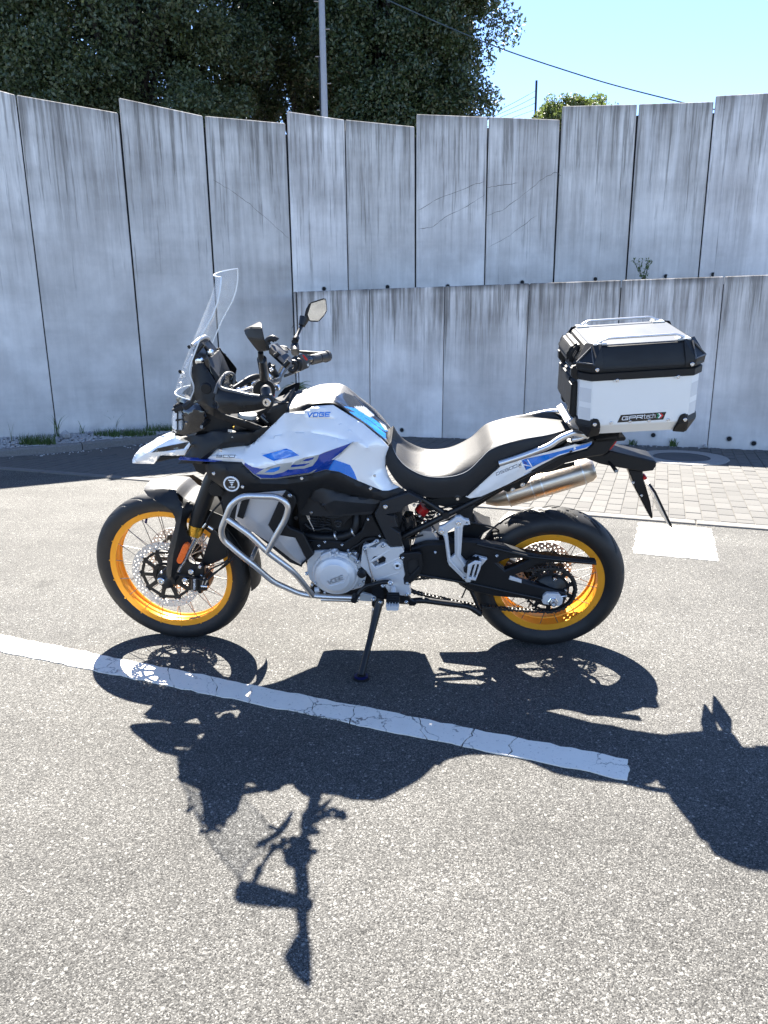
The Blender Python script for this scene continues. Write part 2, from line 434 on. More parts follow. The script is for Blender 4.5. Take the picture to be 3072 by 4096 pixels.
def hull(name, pts, mat, parent, fr=BK, bev=0.003, smooth=30):
    bm = bmesh.new()
    for p in pts: bm.verts.new(tuple(map(float, p)))
    r = bmesh.ops.convex_hull(bm, input=bm.verts)
    bmesh.ops.delete(bm, geom=list({e for e in r['geom_interior'] if isinstance(e, bmesh.types.BMVert)}), context='VERTS')
    bmesh.ops.dissolve_limit(bm, angle_limit=0.03, verts=bm.verts, edges=bm.edges)
    if bev: bmesh.ops.bevel(bm, geom=bm.edges[:], offset=bev, segments=2, affect='EDGES', clamp_overlap=True)
    bmesh.ops.recalc_face_normals(bm, faces=bm.faces)
    me = bpy.data.meshes.new(name); bm.to_mesh(me); bm.free(); me.materials.append(mat)
    me.polygons.foreach_set('use_smooth', [True] * len(me.polygons)); me.set_sharp_from_angle(angle=math.radians(smooth))
    return add(name, me, parent, fr)
def boxpts(x0, x1, y0, y1, z0, z1): return [(x, y, z) for x in (x0, x1) for y in (y0, y1) for z in (z0, z1)]
def slab_me(name, x, y, z, mat, bev=0.004, seg=1):
    bm = bmesh.new(); bmesh.ops.create_cube(bm, size=1); bmesh.ops.scale(bm, vec=(x, y, z), verts=bm.verts)
    if bev: bmesh.ops.bevel(bm, geom=bm.edges[:], offset=bev, segments=seg, affect='EDGES')
    me = bpy.data.meshes.new(name); bm.to_mesh(me); bm.free(); me.materials.append(mat); return me
# stroke lettering: polylines on a 1 x 1 cell
GL = {'V': [[(0, 1), (.5, 0), (1, 1)]], 'O': [[(.1, 0), (.9, 0), (1, .15), (1, .85), (.9, 1), (.1, 1), (0, .85), (0, .15), (.1, 0)]],
      'G': [[(1, .95), (.1, 1), (0, .85), (0, .15), (.1, 0), (1, 0), (1, .5), (.55, .5)]], 'E': [[(1, 1), (0, 1), (0, 0), (1, 0)], [(0, .5), (.85, .5)]],
      '9': [[(0, 0), (1, 0), (1, 1), (0, 1), (0, .5), (1, .5)]], '0': [[(0, 0), (1, 0), (1, 1), (0, 1), (0, 0)]], 'D': [[(0, 0), (.8, 0), (1, .2), (1, .8), (.8, 1), (0, 1), (0, 0)]],
      'S': [[(1, 1), (0, 1), (0, .5), (1, .5), (1, 0), (0, 0)]], 'X': [[(0, 0), (1, 1)], [(0, 1), (1, 0)]], 'P': [[(0, 0), (0, 1), (1, 1), (1, .45), (0, .45)]],
      'R': [[(0, 0), (0, 1), (1, 1), (1, .45), (0, .45)], [(.5, .45), (1, 0)]], 't': [[(.4, 1), (.4, 0), (.8, 0)], [(.05, .72), (.8, .72)]],
      'e': [[(0, .38), (1, .38), (1, .7), (0, .7), (0, 0), (1, 0)]], 'c': [[(1, .7), (0, .7), (0, 0), (1, 0)]], 'h': [[(0, 0), (0, 1)], [(0, .68), (1, .68), (1, 0)]],
      'b': [[(0, 1), (0, 0), (1, 0), (1, .65), (0, .65)]], 'r': [[(0, 0), (0, .65), (1, .65)]], 'm': [[(0, 0), (0, .65), (1, .65), (1, 0)], [(.5, 0), (.5, .65)]],
      'o': [[(0, 0), (1, 0), (1, .65), (0, .65), (0, 0)]], '>': [[(0, 0), (.6, .5), (0, 1)]]}
def strokes(text, org, adv, up, gap=1.25, w=0.13, wide=0.0):
    """quads (2-D) for each stroke; org lower-left, adv and up are the cell vectors"""
    out = []; org, adv, up = np.array(org, float), np.array(adv, float), np.array(up, float)
    for i, ch in enumerate(text):
        if ch == ' ': continue
        o = org + adv * gap * i; wp = w * np.linalg.norm(up)
        for pl in GL[ch]:
            pp = [o + adv * a + up * b for a, b in pl]
            for a, b in zip(pp[:-1], pp[1:]):
                d = (b - a) / (np.linalg.norm(b - a) + 1e-9); nrm = np.array([-d[1], d[0]]) * wp / 2; ex = d * wp / 2
                out.append([a - ex + nrm, b + ex + nrm, b + ex - nrm, a - ex - nrm])
    return out
def lettering(name, quads, y, mat, parent, fr=BK, t=0.0008):
    """flat print: each stroke quad (crop pixels already as source px) set t proud of the plane y"""
    V = []; F = []
    for i, qd in enumerate(quads):
        s = len(V); yy = y - t - 0.00004 * (i % 7)
        V += [fr.L(p, yy) for p in qd]; F.append((s, s + 1, s + 2, s + 3))
    return add(name, mesh(name, V, F, mat, None, 0), parent, fr)
# ================================================================= the ground
def asphalt():
    m, nt, b = nmat('asphalt'); v = coords(nt)
    vo = N(nt, 'TexVoronoi'); vo.inputs['Scale'].default_value = 330; nt.links.new(v, vo.inputs['Vector'])
    sep = N(nt, 'SeparateColor'); nt.links.new(vo.outputs['Color'], sep.inputs[0])
    stone = ramp(nt, sep.outputs[0], [(0.0, (0.017, 0.0165, 0.0155)), (0.35, (0.055, 0.054, 0.0505)), (0.8, (0.094, 0.092, 0.086)), (1.0, (0.20, 0.196, 0.184))])
    v2 = N(nt, 'TexVoronoi'); v2.inputs['Scale'].default_value = 85; nt.links.new(v, v2.inputs['Vector'])
    s2 = N(nt, 'SeparateColor'); nt.links.new(v2.outputs['Color'], s2.inputs[0])
    big = ramp(nt, s2.outputs[1], [(0.90, 0.0), (0.93, 1.0)])
    core = ramp(nt, v2.outputs['Distance'], [(0.25, 1.0), (0.42, 0.0)])
    mm = N(nt, 'Math', operation='MULTIPLY'); nt.links.new(big, mm.inputs[0]); nt.links.new(core, mm.inputs[1])
    c = mix(nt, mm.outputs[0], stone, (0.24, 0.235, 0.215))
    pit = ramp(nt, noise(nt, v, 150, 3, 0.7), [(0.30, 0.42), (0.48, 1.0)])
    c = mix(nt, 1.0, c, pit, 'MULTIPLY')
    big_n = ramp(nt, noise(nt, v, 1.1, 6, 0.62), [(0.28, 0.72), (0.5, 0.98), (0.72, 1.16)]); c = mix(nt, 1.0, c, big_n, 'MULTIPLY')
    spots = ramp(nt, noise(nt, v, 13, 5, 0.75), [(0.30, 0.5), (0.40, 1.0)]); c = mix(nt, 1.0, c, spots, 'MULTIPLY')
    oil = ramp(nt, noise(nt, v, 2.3, 3, 0.5), [(0.66, 1.0), (0.74, 0.72)]); c = mix(nt, 1.0, c, oil, 'MULTIPLY')
    tv = coords(nt, (0.35, 2.6, 1)); lane = ramp(nt, noise(nt, tv, 1.0, 4, 0.55), [(0.35, 0.90), (0.6, 1.05)]); c = mix(nt, 1.0, c, lane, 'MULTIPLY')
    nt.links.new(c, b.inputs['Base Color']); b.inputs['Roughness'].default_value = 0.85; b.inputs['Specular IOR Level'].default_value = 0.3
    h = N(nt, 'Math', operation='SUBTRACT'); nt.links.new(pit, h.inputs[0]); nt.links.new(vo.outputs['Distance'], h.inputs[1])
    bump(nt, b, h.outputs[0], 0.65, 0.003)
    return m
MASP = asphalt()
def plane(name, pts, z, mat, parent=None, **kw):
    me = mesh(name, [(p[0], p[1], z) for p in pts], [tuple(range(len(pts)))], mat, None, 0); return link(name, me, parent, None, **kw)
g_ = plane('ground', [(-150, -60), (150, -60), (150, 300), (-150, 300)], 0.0, MASP, kind='structure')
# line of the concrete edging between asphalt and block paving
E0 = np.array([-3.89, 7.15]); ED = np.array([1.58 + 3.89, 5.06 - 7.15]); ED /= np.linalg.norm(ED); EN = np.array([-ED[1], ED[0]])   # EN points to the wall
def paint():
    m, nt, b = nmat('road_paint'); v = coords(nt)
    c = mix(nt, ramp(nt, noise(nt, v, 14, 5, 0.7), [(0.35, 0.0), (0.8, 0.35)]), (0.78, 0.72, 0.62), (0.60, 0.55, 0.47))
    cell = N(nt, 'TexVoronoi', feature='DISTANCE_TO_EDGE'); cell.inputs['Scale'].default_value = 5.5
    vd = N(nt, 'VectorMath', operation='ADD'); nt.links.new(v, vd.inputs[0])
    nz = noise(nt, v, 12, 4, 0.6, 1); sc = N(nt, 'VectorMath', operation='SCALE'); sc.inputs['Scale'].default_value = 0.12; nt.links.new(nz, sc.inputs[0])
    nt.links.new(sc.outputs[0], vd.inputs[1]); nt.links.new(vd.outputs[0], cell.inputs['Vector'])
    cr = ramp(nt, cell.outputs['Distance'], [(0.006, 0.22), (0.018, 1.0)])
    gate = ramp(nt, noise(nt, v, 3.0, 3), [(0.44, 1.0), (0.56, 0.0)])
    cr = mix(nt, gate, cr, (1, 1, 1)); c = mix(nt, 1.0, c, cr, 'MULTIPLY')
    worn = ramp(nt, noise(nt, v, 90, 5, 0.8), [(0.33, 0.30), (0.40, 1.0)]); c = mix(nt, 1.0, c, worn, 'MULTIPLY')
    nt.links.new(c, b.inputs['Base Color']); b.inputs['Roughness'].default_value = 0.7
    bump(nt, b, noise(nt, v, 150, 3, 0.7), 0.35, 0.002); return m
MPT = paint()
def ragged(a, b_, c, d, step=0.025, amp=0.005, z=0.004):
    pts = []
    for p, q_ in ((a, b_), (b_, c), (c, d), (d, a)):
        p = np.array(p[:2]); q_ = np.array(q_[:2]); n = max(2, int(np.linalg.norm(q_ - p) / step)); t = (q_ - p) / np.linalg.norm(q_ - p); nn = np.array([-t[1], t[0]])
        for i in range(n): pts.append(p + (q_ - p) * i / n + nn * random.uniform(-amp, amp))
    return pts
def slab_sheet(name, pts, z, mat, **kw):
    vv, F = cdt_fill([pts]); n = len(pts); V = [(a, b_, z) for a, b_ in vv]; F = [tuple(map(int, f)) for f in F]; s = len(V)
    V += [(p[0], p[1], z) for p in pts] + [(p[0], p[1], 0.0004) for p in pts]
    F += [(s + i, s + (i + 1) % n, s + n + (i + 1) % n, s + n + i) for i in range(n)]
    return link(name, mesh(name, V, F, mat, None, 0, recalc=True), None, None, **kw)
la, lb, lc, ld = (ground((-420, 2457)), ground((2515, 3042)), ground((2515, 3125)), ground((-420, 2520)))
# the parking line is broken across by open cracks: one piece per stretch between them
cuts = [0.0, .085, .17, .245, .34, .42, .475, .54, .60, .665, .73, .79, .85, .905, 1.0]
def lerp(a, b_, t): return a + (b_ - a) * t
pl = root('parking_line', 'long worn white parking line crossing the asphalt in front of the motorcycle', 'road marking', tuple(lerp(la, lb, .5)))
def crackline(t, n=9):
    if t in (0.0, 1.0): off = [random.uniform(-.0012, .0012) for _ in range(n)]
    else:
        off = []; w_ = random.uniform(-.006, .006)
        for _ in range(n): w_ += random.uniform(-.0035, .0035); off.append(w_)
    return [lerp(lerp(la, lb, t + o_), lerp(ld, lc, t + o_), k / (n - 1)) for k, o_ in enumerate(off)]
cl_ = [crackline(t) for t in cuts]; lv = (lb - la) / np.linalg.norm(lb - la)
def side(a, b_, amp=.006, step=.035):
    n = max(2, int(np.linalg.norm(b_ - a) / step)); nn = np.array([-(b_ - a)[1], (b_ - a)[0], 0]) / np.linalg.norm(b_ - a)
    return [a + (b_ - a) * i / n + nn * random.uniform(-amp, amp) for i in range(1, n)]
for i in range(len(cuts) - 1):
    g0 = [p + lv * random.uniform(.0008, .0045) for p in cl_[i]]; g1 = [p - lv * random.uniform(.0004, .0020) for p in cl_[i + 1]]
    pts_ = [g0[0]] + side(g0[0], g1[0]) + g1 + side(g1[-1], g0[-1]) + g0[:0:-1]
    o = slab_sheet('painted_piece', [p[:2] for p in pts_], 0.004, MPT); o.parent = pl; o.matrix_local = Matrix.Translation(-pl.location)
for i, (nm, lab) in enumerate((('painted_bar', 'white painted bar on the asphalt behind the rear wheel, fully in view'), ('painted_bar', 'white painted bar on the asphalt mostly hidden behind the rear tyre'),)):
    sh = -ED * 0.93 * i
    c4 = [np.array(p) + sh for p in ((1.81, 4.91), (2.24, 4.73), (1.97, 4.02), (1.52, 4.19))]
    o = slab_sheet(nm, ragged(*c4, amp=0.006), 0.004, MPT); o['label'] = lab; o['category'] = 'road marking'; o['group'] = 'white painted bars at the edge of the paving'
# block paving
def stone_mat(name, base, dark, sc=1.0, bmp=0.5):
    m, nt, b = nmat(name); v = coords(nt)
    oi = N(nt, 'ObjectInfo')
    c = mix(nt, ramp(nt, noise(nt, v, 90 * sc, 5, 0.75), [(0.3, 0.0), (0.75, 1.0)]), base, dark)
    c = mix(nt, ramp(nt, noise(nt, v, 2.2, 4), [(0.35, 0.0), (0.7, 0.35)]), c, tuple(x * .6 for x in base))
    rr = ramp(nt, oi.outputs['Random'], [(0, 0.82), (1, 1.12)]); c = mix(nt, 1.0, c, rr, 'MULTIPLY')
    nt.links.new(c, b.inputs['Base Color']); b.inputs['Roughness'].default_value = 0.88
    bump(nt, b, noise(nt, v, 160 * sc, 4, 0.7), bmp, 0.002); return m
MPV = stone_mat('block_paver', (0.086, 0.084, 0.079), (0.062, 0.06, 0.057))
MSA = stone_mat('joint_sand', (0.085, 0.08, 0.072), (0.05, 0.048, 0.045))
MED = stone_mat('edging_concrete', (0.15, 0.142, 0.13), (0.09, 0.086, 0.08))
MCAP = stone_mat('bare_concrete', (0.46, 0.45, 0.43), (0.30, 0.29, 0.28), .5, .3)
MRG = stone_mat('ring_concrete', (0.30, 0.29, 0.27), (0.2, 0.19, 0.18), .5, .3)
MIR = stone_mat('cast_iron', (0.07, 0.07, 0.072), (0.035, 0.035, 0.036))
def W2(u, n): p = E0 + ED * u + EN * n; return p
pav = link('pavement', mesh('pavement', [(*W2(-1.0, 0.12), .004), (*W2(14, 0.12), .004), (*W2(14, 5.2), .004), (*W2(-1.0, 5.2), .004)], [(0, 1, 2, 3)], MSA, None, 0), None, None, kind='structure')
ang = math.atan2(ED[1], ED[0]); RZ = Matrix.Rotation(ang, 4, 'Z')
man_c = np.array([3.17, 7.53]); 
def lowwall_y(x): return 9.34 - 0.3184 * (x - 0.09)
cand = []
for i in range(0, 118):
    u = -0.9 + i * 0.112
    for j in range(-1, 27):
        n = 0.13 + 0.0995 + j * 0.203 + (0.1 if i % 2 else 0)
        p = W2(u, n); L_ = 0.197; y0c = n - L_ / 2
        if y0c < 0.125: 
            if i % 2: L_ = 0.095; p = W2(u, 0.13 + 0.0475)
            else: continue
            if j >= 0: continue
        if p[1] > lowwall_y(p[0]) - 0.03 and p[0] > -1.3: continue
        if p[0] < -1.3 and p[1] > 9.1 - 0 * p[0]: continue
        if p[0] < -2.4 and p[1] > 8.0: continue
        if np.linalg.norm(p - man_c) < 0.50: continue
        w = BK  # noqa
        d = np.array([p[0], p[1], 0]) - CO; z = d @ Fv; u_ = FPX * (d @ R2) / z
        if abs(u_) > 1750: continue
        cand.append((z, p, L_))
cand.sort(key=lambda a: a[0])
ms = {l: slab_me('brick', 0.107, l, 0.05, MPV, 0.0035) for l in (0.197, 0.095)}
def vis(p):   # paving the motorcycle does not hide gets its own bricks first
    d = np.array([p[0], p[1], 0]) - CO; z = d @ Fv; u_ = IW / 2 + FPX * (d @ R2) / z
    return u_ > 2150 or u_ < 900 or z > 6.3
first = [c for c in cand if vis(c[1])][:298]; ids_ = {id(c) for c in first}
V = []; F = []
for c in cand:
    z, p, L_ = c; h = random.uniform(-.0015, .0015)
    M4 = Matrix.Translation((p[0], p[1], 0.010 - 0.025 + h)) @ RZ @ Matrix.Rotation(random.gauss(0, .006), 4, 'Z') @ Matrix.Rotation(random.gauss(0, .004), 4, 'X')
    if id(c) in ids_: link('brick', ms[L_], pav, M4)
    else:
        s = len(V); me = ms[L_]; V += [tuple(M4 @ v.co) for v in me.vertices]; F += [tuple(s + i for i in f.vertices) for f in me.polygons]
link('brick_field', mesh('brick_field', V, F, MPV, None, 0), pav, None, kind='stuff')
me = slab_me('edging_stone', 0.99, 0.105, 0.08, MED, 0.004)
ed = root('edging', 'x', 'x'); bpy.data.objects.remove(ed)
for i in range(16):
    p = W2(-2 + i * 1.0, 0.06); link('edging_stone', me, pav, Matrix.Translation((p[0], p[1], -0.028)) @ RZ)
# manhole in the paving
mh = root('manhole', 'round iron manhole cover in a pale concrete ring by the low wall', 'manhole', (*man_c, 0))
link('concrete_ring', lathe_me('concrete_ring', [(0.285, 0.002), (0.287, 0.016), (0.46, 0.016), (0.47, 0.004)], MRG, 48), mh, Matrix.Rotation(PI / 2, 4, 'X'))
link('iron_cover', lathe_me('iron_cover', [(0.0, 0.013), (0.18, 0.013), (0.19, 0.0145), (0.2, 0.013), (0.265, 0.013), (0.27, 0.016), (0.282, 0.016), (0.284, 0.002)], MIR, 48), mh, Matrix.Rotation(PI / 2, 4, 'X'))
# ================================================================= the walls
def concrete(name, seed, dark=1.0, blotch=0.0):
    m, nt, b = nmat(name); oi = N(nt, 'ObjectInfo')
    tc = N(nt, 'TexCoord'); off = N(nt, 'VectorMath', operation='MULTIPLY_ADD')
    nt.links.new(oi.outputs['Random'], off.inputs[0]); off.inputs[1].default_value = (37, 11, 53); nt.links.new(tc.outputs['Object'], off.inputs[2])
    base_v = off.outputs[0]
    def mp(s):
        q_ = N(nt, 'Mapping'); q_.inputs['Scale'].default_value = s; nt.links.new(base_v, q_.inputs[0]); return q_.outputs[0]
    gen = N(nt, 'SeparateXYZ'); nt.links.new(tc.outputs['Generated'], gen.inputs[0])
    cloud = noise(nt, mp((1, 1, 1)), 1.1, 6, 0.6)
    c = mix(nt, ramp(nt, cloud, [(0.36, 0.0), (0.64, 1.0)]), (0.72, 0.69, 0.655), (0.50, 0.475, 0.45))
    patch = ramp(nt, noise(nt, mp((2.2, 2.2, 1.3)), 1.0, 7, 0.68), [(0.46, 0.0), (0.60, 0.18)]); c = mix(nt, patch, c, (0.36, 0.33, 0.305))
    st1 = ramp(nt, noise(nt, mp((6.5, 6.5, 0.42)), 1.0, 7, 0.7), [(0.41, 0.0), (0.60, 1.0)])
    st2 = ramp(nt, noise(nt, mp((26, 26, 0.5)), 1.0, 4, 0.7), [(0.44, 0.0), (0.64, 1.0)])
    st3 = ramp(nt, noise(nt, mp((3.2, 3.2, 0.5)), 1.0, 4, 0.6), [(0.38, 0.0), (0.68, 1.0)])
    topm = ramp(nt, gen.outputs[2], [(0.35, 0.06), (0.62, 0.40), (0.84, 0.95), (1.0, 1.25)])
    def mul(a, b_):
        x = N(nt, 'Math', operation='MULTIPLY'); nt.links.new(a, x.inputs[0])
        if hasattr(b_, 'links'): nt.links.new(b_, x.inputs[1])
        else: x.inputs[1].default_value = b_
        return x.outputs[0]
    def add_(a, b_):
        x = N(nt, 'Math', operation='ADD'); x.use_clamp = True; nt.links.new(a, x.inputs[0]); nt.links.new(b_, x.inputs[1]); return x.outputs[0]
    stains = mul(add_(mul(st1, 0.55), mul(st2, 0.35)), add_(topm, mul(st3, 0.25)))
    c = mix(nt, mul(stains, 0.55 * dark), c, (0.095, 0.08, 0.066))
    ln = ramp(nt, noise(nt, mp((17, 17, 0.0)), 1.0, 5, 0.75), [(0.46, 0.0), (0.72, 0.85)])
    gx = N(nt, 'Math', operation='ADD'); nt.links.new(gen.outputs[2], gx.inputs[0]); nt.links.new(ln, gx.inputs[1])
    drip = ramp(nt, gx.outputs[0], [(0.97, 0.0), (1.0, 0.35)]) if False else N(nt, 'MapRange')
    drip.inputs['From Min'].default_value = 1.0; drip.inputs['From Max'].default_value = 1.35; nt.links.new(gx.outputs[0], drip.inputs['Value'])
    c = mix(nt, mul(drip.outputs[0], 0.62), c, (0.10, 0.088, 0.075))
    wash = mul(mul(ramp(nt, noise(nt, mp((14, 14, 0.22)), 1.0, 3, 0.6), [(0.56, 0.0), (0.66, 1.0)]), topm), 0.45)
    c = mix(nt, wash, c, (0.68, 0.66, 0.64))
    rim = ramp(nt, gen.outputs[2], [(0.955, 0.0), (1.0, 0.55 * dark if dark < 1.5 else 0.9)]); rn = ramp(nt, noise(nt, mp((5, 5, 2)), 1.0, 5), [(0.3, 0.0), (0.65, 1.0)])
    c = mix(nt, mul(rim, rn), c, (0.05, 0.047, 0.043))
    speck = ramp(nt, noise(nt, mp((1, 1, 1)), 46, 4, 0.8), [(0.66, 0.0), (0.74, 0.35)]); c = mix(nt, speck, c, (0.30, 0.28, 0.27))
    foot = ramp(nt, gen.outputs[2], [(0.0, 0.35), (0.06, 0.0)]); c = mix(nt, mul(foot, rn), c, (0.12, 0.11, 0.10))
    tone = ramp(nt, oi.outputs['Random'], [(0.0, (0.90, 0.89, 0.87)), (0.5, (1.0, 0.99, 0.97)), (1.0, (1.07, 1.06, 1.05))]); c = mix(nt, 1.0, c, tone, 'MULTIPLY')
    lift = ramp(nt, noise(nt, mp((0.25, 0.25, 3.2)), 1.0, 5, 0.6), [(0.35, 0.92), (0.5, 1.0), (0.7, 1.04)]); c = mix(nt, 1.0, c, lift, 'MULTIPLY')
    nt.links.new(c, b.inputs['Base Color']); b.inputs['Roughness'].default_value = 0.85; b.inputs['Specular IOR Level'].default_value = 0.25
    bb = bump(nt, b, noise(nt, mp((1, 1, 1)), 60, 5, 0.7), 0.25, 0.003)
    bump(nt, b, noise(nt, mp((1, 1, 1)), 2.2, 3, 0.6), 0.35, 0.02, bb)
    return m
MC1 = concrete('stained_concrete', 1); MC2 = concrete('heavily_stained_concrete', 2, 1.55)
MCAP = stone_mat('bare_concrete', (0.46, 0.45, 0.43), (0.30, 0.29, 0.28), .5, .3)
MCR = simple('crack', (0.13, 0.12, 0.11), 0.9, dirt=0)
MHO = simple('drain_hole', (0.01, 0.01, 0.01), 0.9, dirt=0)
BAT = 0.028
def wall_panel(parent, a, b_, z0, za, zb, mat, gap=0.0055, th=0.16, IM=None):
    """one precast panel between plan points a and b, leaning back slightly; its top runs from za to zb"""
    a, b_ = np.array(a, float), np.array(b_, float); t = (b_ - a) / np.linalg.norm(b_ - a); n = np.array([-t[1], t[0]])
    if n[1] < 0: n = -n
    a = a + t * gap; b_ = b_ - t * gap; V = []; ch = 0.008
    L_ = np.linalg.norm(b_ - a)
    # local frame: origin at a, x along the panel, y into the wall
    def ring(z_a, z_b, x0, x1, y0, y1): return [(x0, y0 + BAT * z_a, z_a), (x1, y0 + BAT * z_b, z_b), (x1, y1 + BAT * z_b, z_b), (x0, y1 + BAT * z_a, z_a)]
    V += ring(z0, z0, ch, L_ - ch, 0, th)
    V += ring(za - ch, zb - ch, ch, L_ - ch, 0, th)
    V += ring(za, zb, ch * 1.6, L_ - ch * 1.6, ch, th - ch)
    V += [(0, ch + BAT * z0, z0), (L_, ch + BAT * z0, z0), (0, ch + BAT * za, za - ch), (L_, ch + BAT * zb, zb - ch)]
    F = [(0, 1, 5, 4), (2, 3, 7, 6), (4, 5, 9, 8), (5, 6, 10, 9), (6, 7, 11, 10), (7, 4, 8, 11), (8, 9, 10, 11), (3, 2, 1, 0),
         (12, 0, 4, 14), (1, 13, 15, 5), (3, 12, 14, 7), (13, 2, 6, 15), (14, 4, 7), (5, 15, 6), (12, 3, 0), (13, 1, 2)]
    me = mesh('panel', V, F, mat, None, 0, recalc=True)
    M4 = Matrix(((t[0], n[0], 0, a[0]), (t[1], n[1], 0, a[1]), (0, 0, 1, 0), (0, 0, 0, 1)))
    return link('panel', me, parent, IM @ M4)
def D14(x, y): return ray((x * 1.85172, y * 1.85172))
YU = [(-1300, 5.6), (-1000, 6.4), (-700, 7.3), (-300, 8.2), (0, 8.85), (350, 9.72), (500, 10.0), (640, 10.2), (900, 10.4), (1150, 10.4), (1400, 10.12), (1659, 9.65), (2000, 9.0)]
def yu(x): return float(np.interp(x, [a for a, _ in YU], [b_ for _, b_ in YU]))
def planpt(xm, ym, f): d = D14(xm, ym); Y = f(xm); return np.array([d[0] / d[1] * Y, Y])
def ztop(x, y, Y): d = D14(x, y); return CAMH + d[2] / d[1] * Y
# joints of the high wall: column at mid height, row there, column at the top, top row left of it, top row right of it
JU = [(-1240, 560, -1420, -120, -120), (-940, 560, -1100, -60, -60), (-670, 560, -810, 5, 5), (-430, 560, -560, 60, 60), (-215, 560, -330, 118, 118), (78, 560, 38, 205, 205), (287, 560, 249, 244, 211), (461, 560, 447, 250, 250), (629, 520, 620, 266, 240),
      (750, 450, 748, 258, 258), (899, 450, 897, 273, 246), (1052, 440, 1055, 252, 252), (1205, 430, 1213, 258, 229), (1366, 420, 1379, 224.5, 224.5),
      (1527, 410, 1544, 219, 207), (1700, 400, 1722, 197, 197), (1890, 400, 1925, 186, 172)]
uw = root('retaining_wall', 'tall curved concrete panel wall with stepped top and dark rain streaks', 'wall', (0, 10.4, 0))
IL = Matrix.Translation(-Vector(uw.location))
prev = None; upl = []
for (xm, ym, xt, yl, yr) in JU:
    p = planpt(xm, ym, yu); Y = p[1]; zl = ztop(xt, yl, Y + .11); zr = ztop(xt, yr, Y + .11); upl.append((p, zl, zr))
MPs = []
for i in range(len(upl) - 1):
    (a, _, za), (b_, zb, _) = upl[i], upl[i + 1]
    o = wall_panel(uw, a, b_, -0.05, za, zb, MC1, IM=IL); MPs.append((a, b_, za, zb))
# soil-dark backing seen through the open joints
V = []; F = []
for i, (p, zl, zr) in enumerate(upl):
    k = min(i, len(upl) - 2); t = upl[k + 1][0] - upl[k][0]; t /= np.linalg.norm(t); n = np.array([-t[1], t[0]])
    z = min(zl, zr) - .12; V += [(p[0] + n[0] * .06, p[1] + n[1] * .06, -.05), (p[0] + n[0] * (.06 + BAT * z), p[1] + n[1] * (.06 + BAT * z), z)]
for i in range(len(upl) - 1): F.append((2 * i, 2 * i + 2, 2 * i + 3, 2 * i + 1))
link('joint_filler', mesh('joint_filler', V, F, MDK, None, 0), uw, IL.copy())
# low wall in front
def ylow(x): return float(np.interp(x, [640, 842, 1659, 2000], [9.60, 9.34, 7.99, 7.45]))
JL = [(640, 700, 630), (797, 760, 624.3), (957, 770, 618.5), (1136, 770, 612), (1331, 770, 605), (1548, 770, 597), (1790, 780, 588)]
lw = root('low_retaining_wall', 'lower concrete panel wall in front of the tall one with blackened top edge', 'wall', (1.5, 9, 0))
IL2 = Matrix.Translation(-Vector(lw.location)); lpl = []
for x, ym, yt in JL:
    p = planpt(x, ym, ylow); lpl.append((p, ztop(x, yt, p[1] + .05)))
for i in range(len(lpl) - 1):
    o = wall_panel(lw, lpl[i][0], lpl[i + 1][0], -.05, lpl[i][1], lpl[i + 1][1], MC2, 0.003 if i in (0, 2, 4) else .004, IM=IL2)
V = []; F = []
for i, (p, z) in enumerate(lpl): V += [(p[0], p[1] + .08, -.05), (p[0], p[1] + .08 + BAT * z, z - .08)]
for i in range(len(lpl) - 1): F.append((2 * i, 2 * i + 2, 2 * i + 3, 2 * i + 1))
link('joint_filler', mesh('joint_filler', V, F, MDK, None, 0), lw, IL2.copy())
# return at its left end, back to the tall wall
p0, z0_ = lpl[0]; q0 = np.array([p0[0] - .02, yu(640) + .03])
me = mesh('end_panel', [(p0[0] - .025, p0[1], -.05), (p0[0], p0[1], -.05), (p0[0], q0[1], -.05), (p0[0] - .025, q0[1], -.05)] + [(p0[0] - .025, p0[1] + BAT * z0_, z0_), (p0[0], p0[1] + BAT * z0_, z0_), (p0[0], q0[1] + .05, z0_), (p0[0] - .025, q0[1] + .05, z0_)],
          [(0, 1, 5, 4), (1, 2, 6, 5), (2, 3, 7, 6), (3, 0, 4, 7), (4, 5, 6, 7)], MC2, None, 0, recalc=True)
link('end_panel', me, lw, IL2.copy())
# soil terrace between the walls
MSO = stone_mat('terrace_soil', (0.10, 0.08, 0.06), (0.05, 0.04, 0.03), .4, .8)
V = []; F = []
for i, (p, z) in enumerate(lpl): 
    d = p / p[1]; Yb = np.interp(JL[i][0], [a for a, _ in YU], [b_ for _, b_ in YU]); V += [(p[0] + (.02 if i == 0 else 0), p[1] + .22, z - .12), (d[0] * Yb * 1.0, Yb + .06, z - .10)]
for i in range(len(lpl) - 1): F.append((2 * i, 2 * i + 2, 2 * i + 3, 2 * i + 1))
link('terrace', mesh('terrace', V, F, MSO, None, 0), None, None, kind='structure')
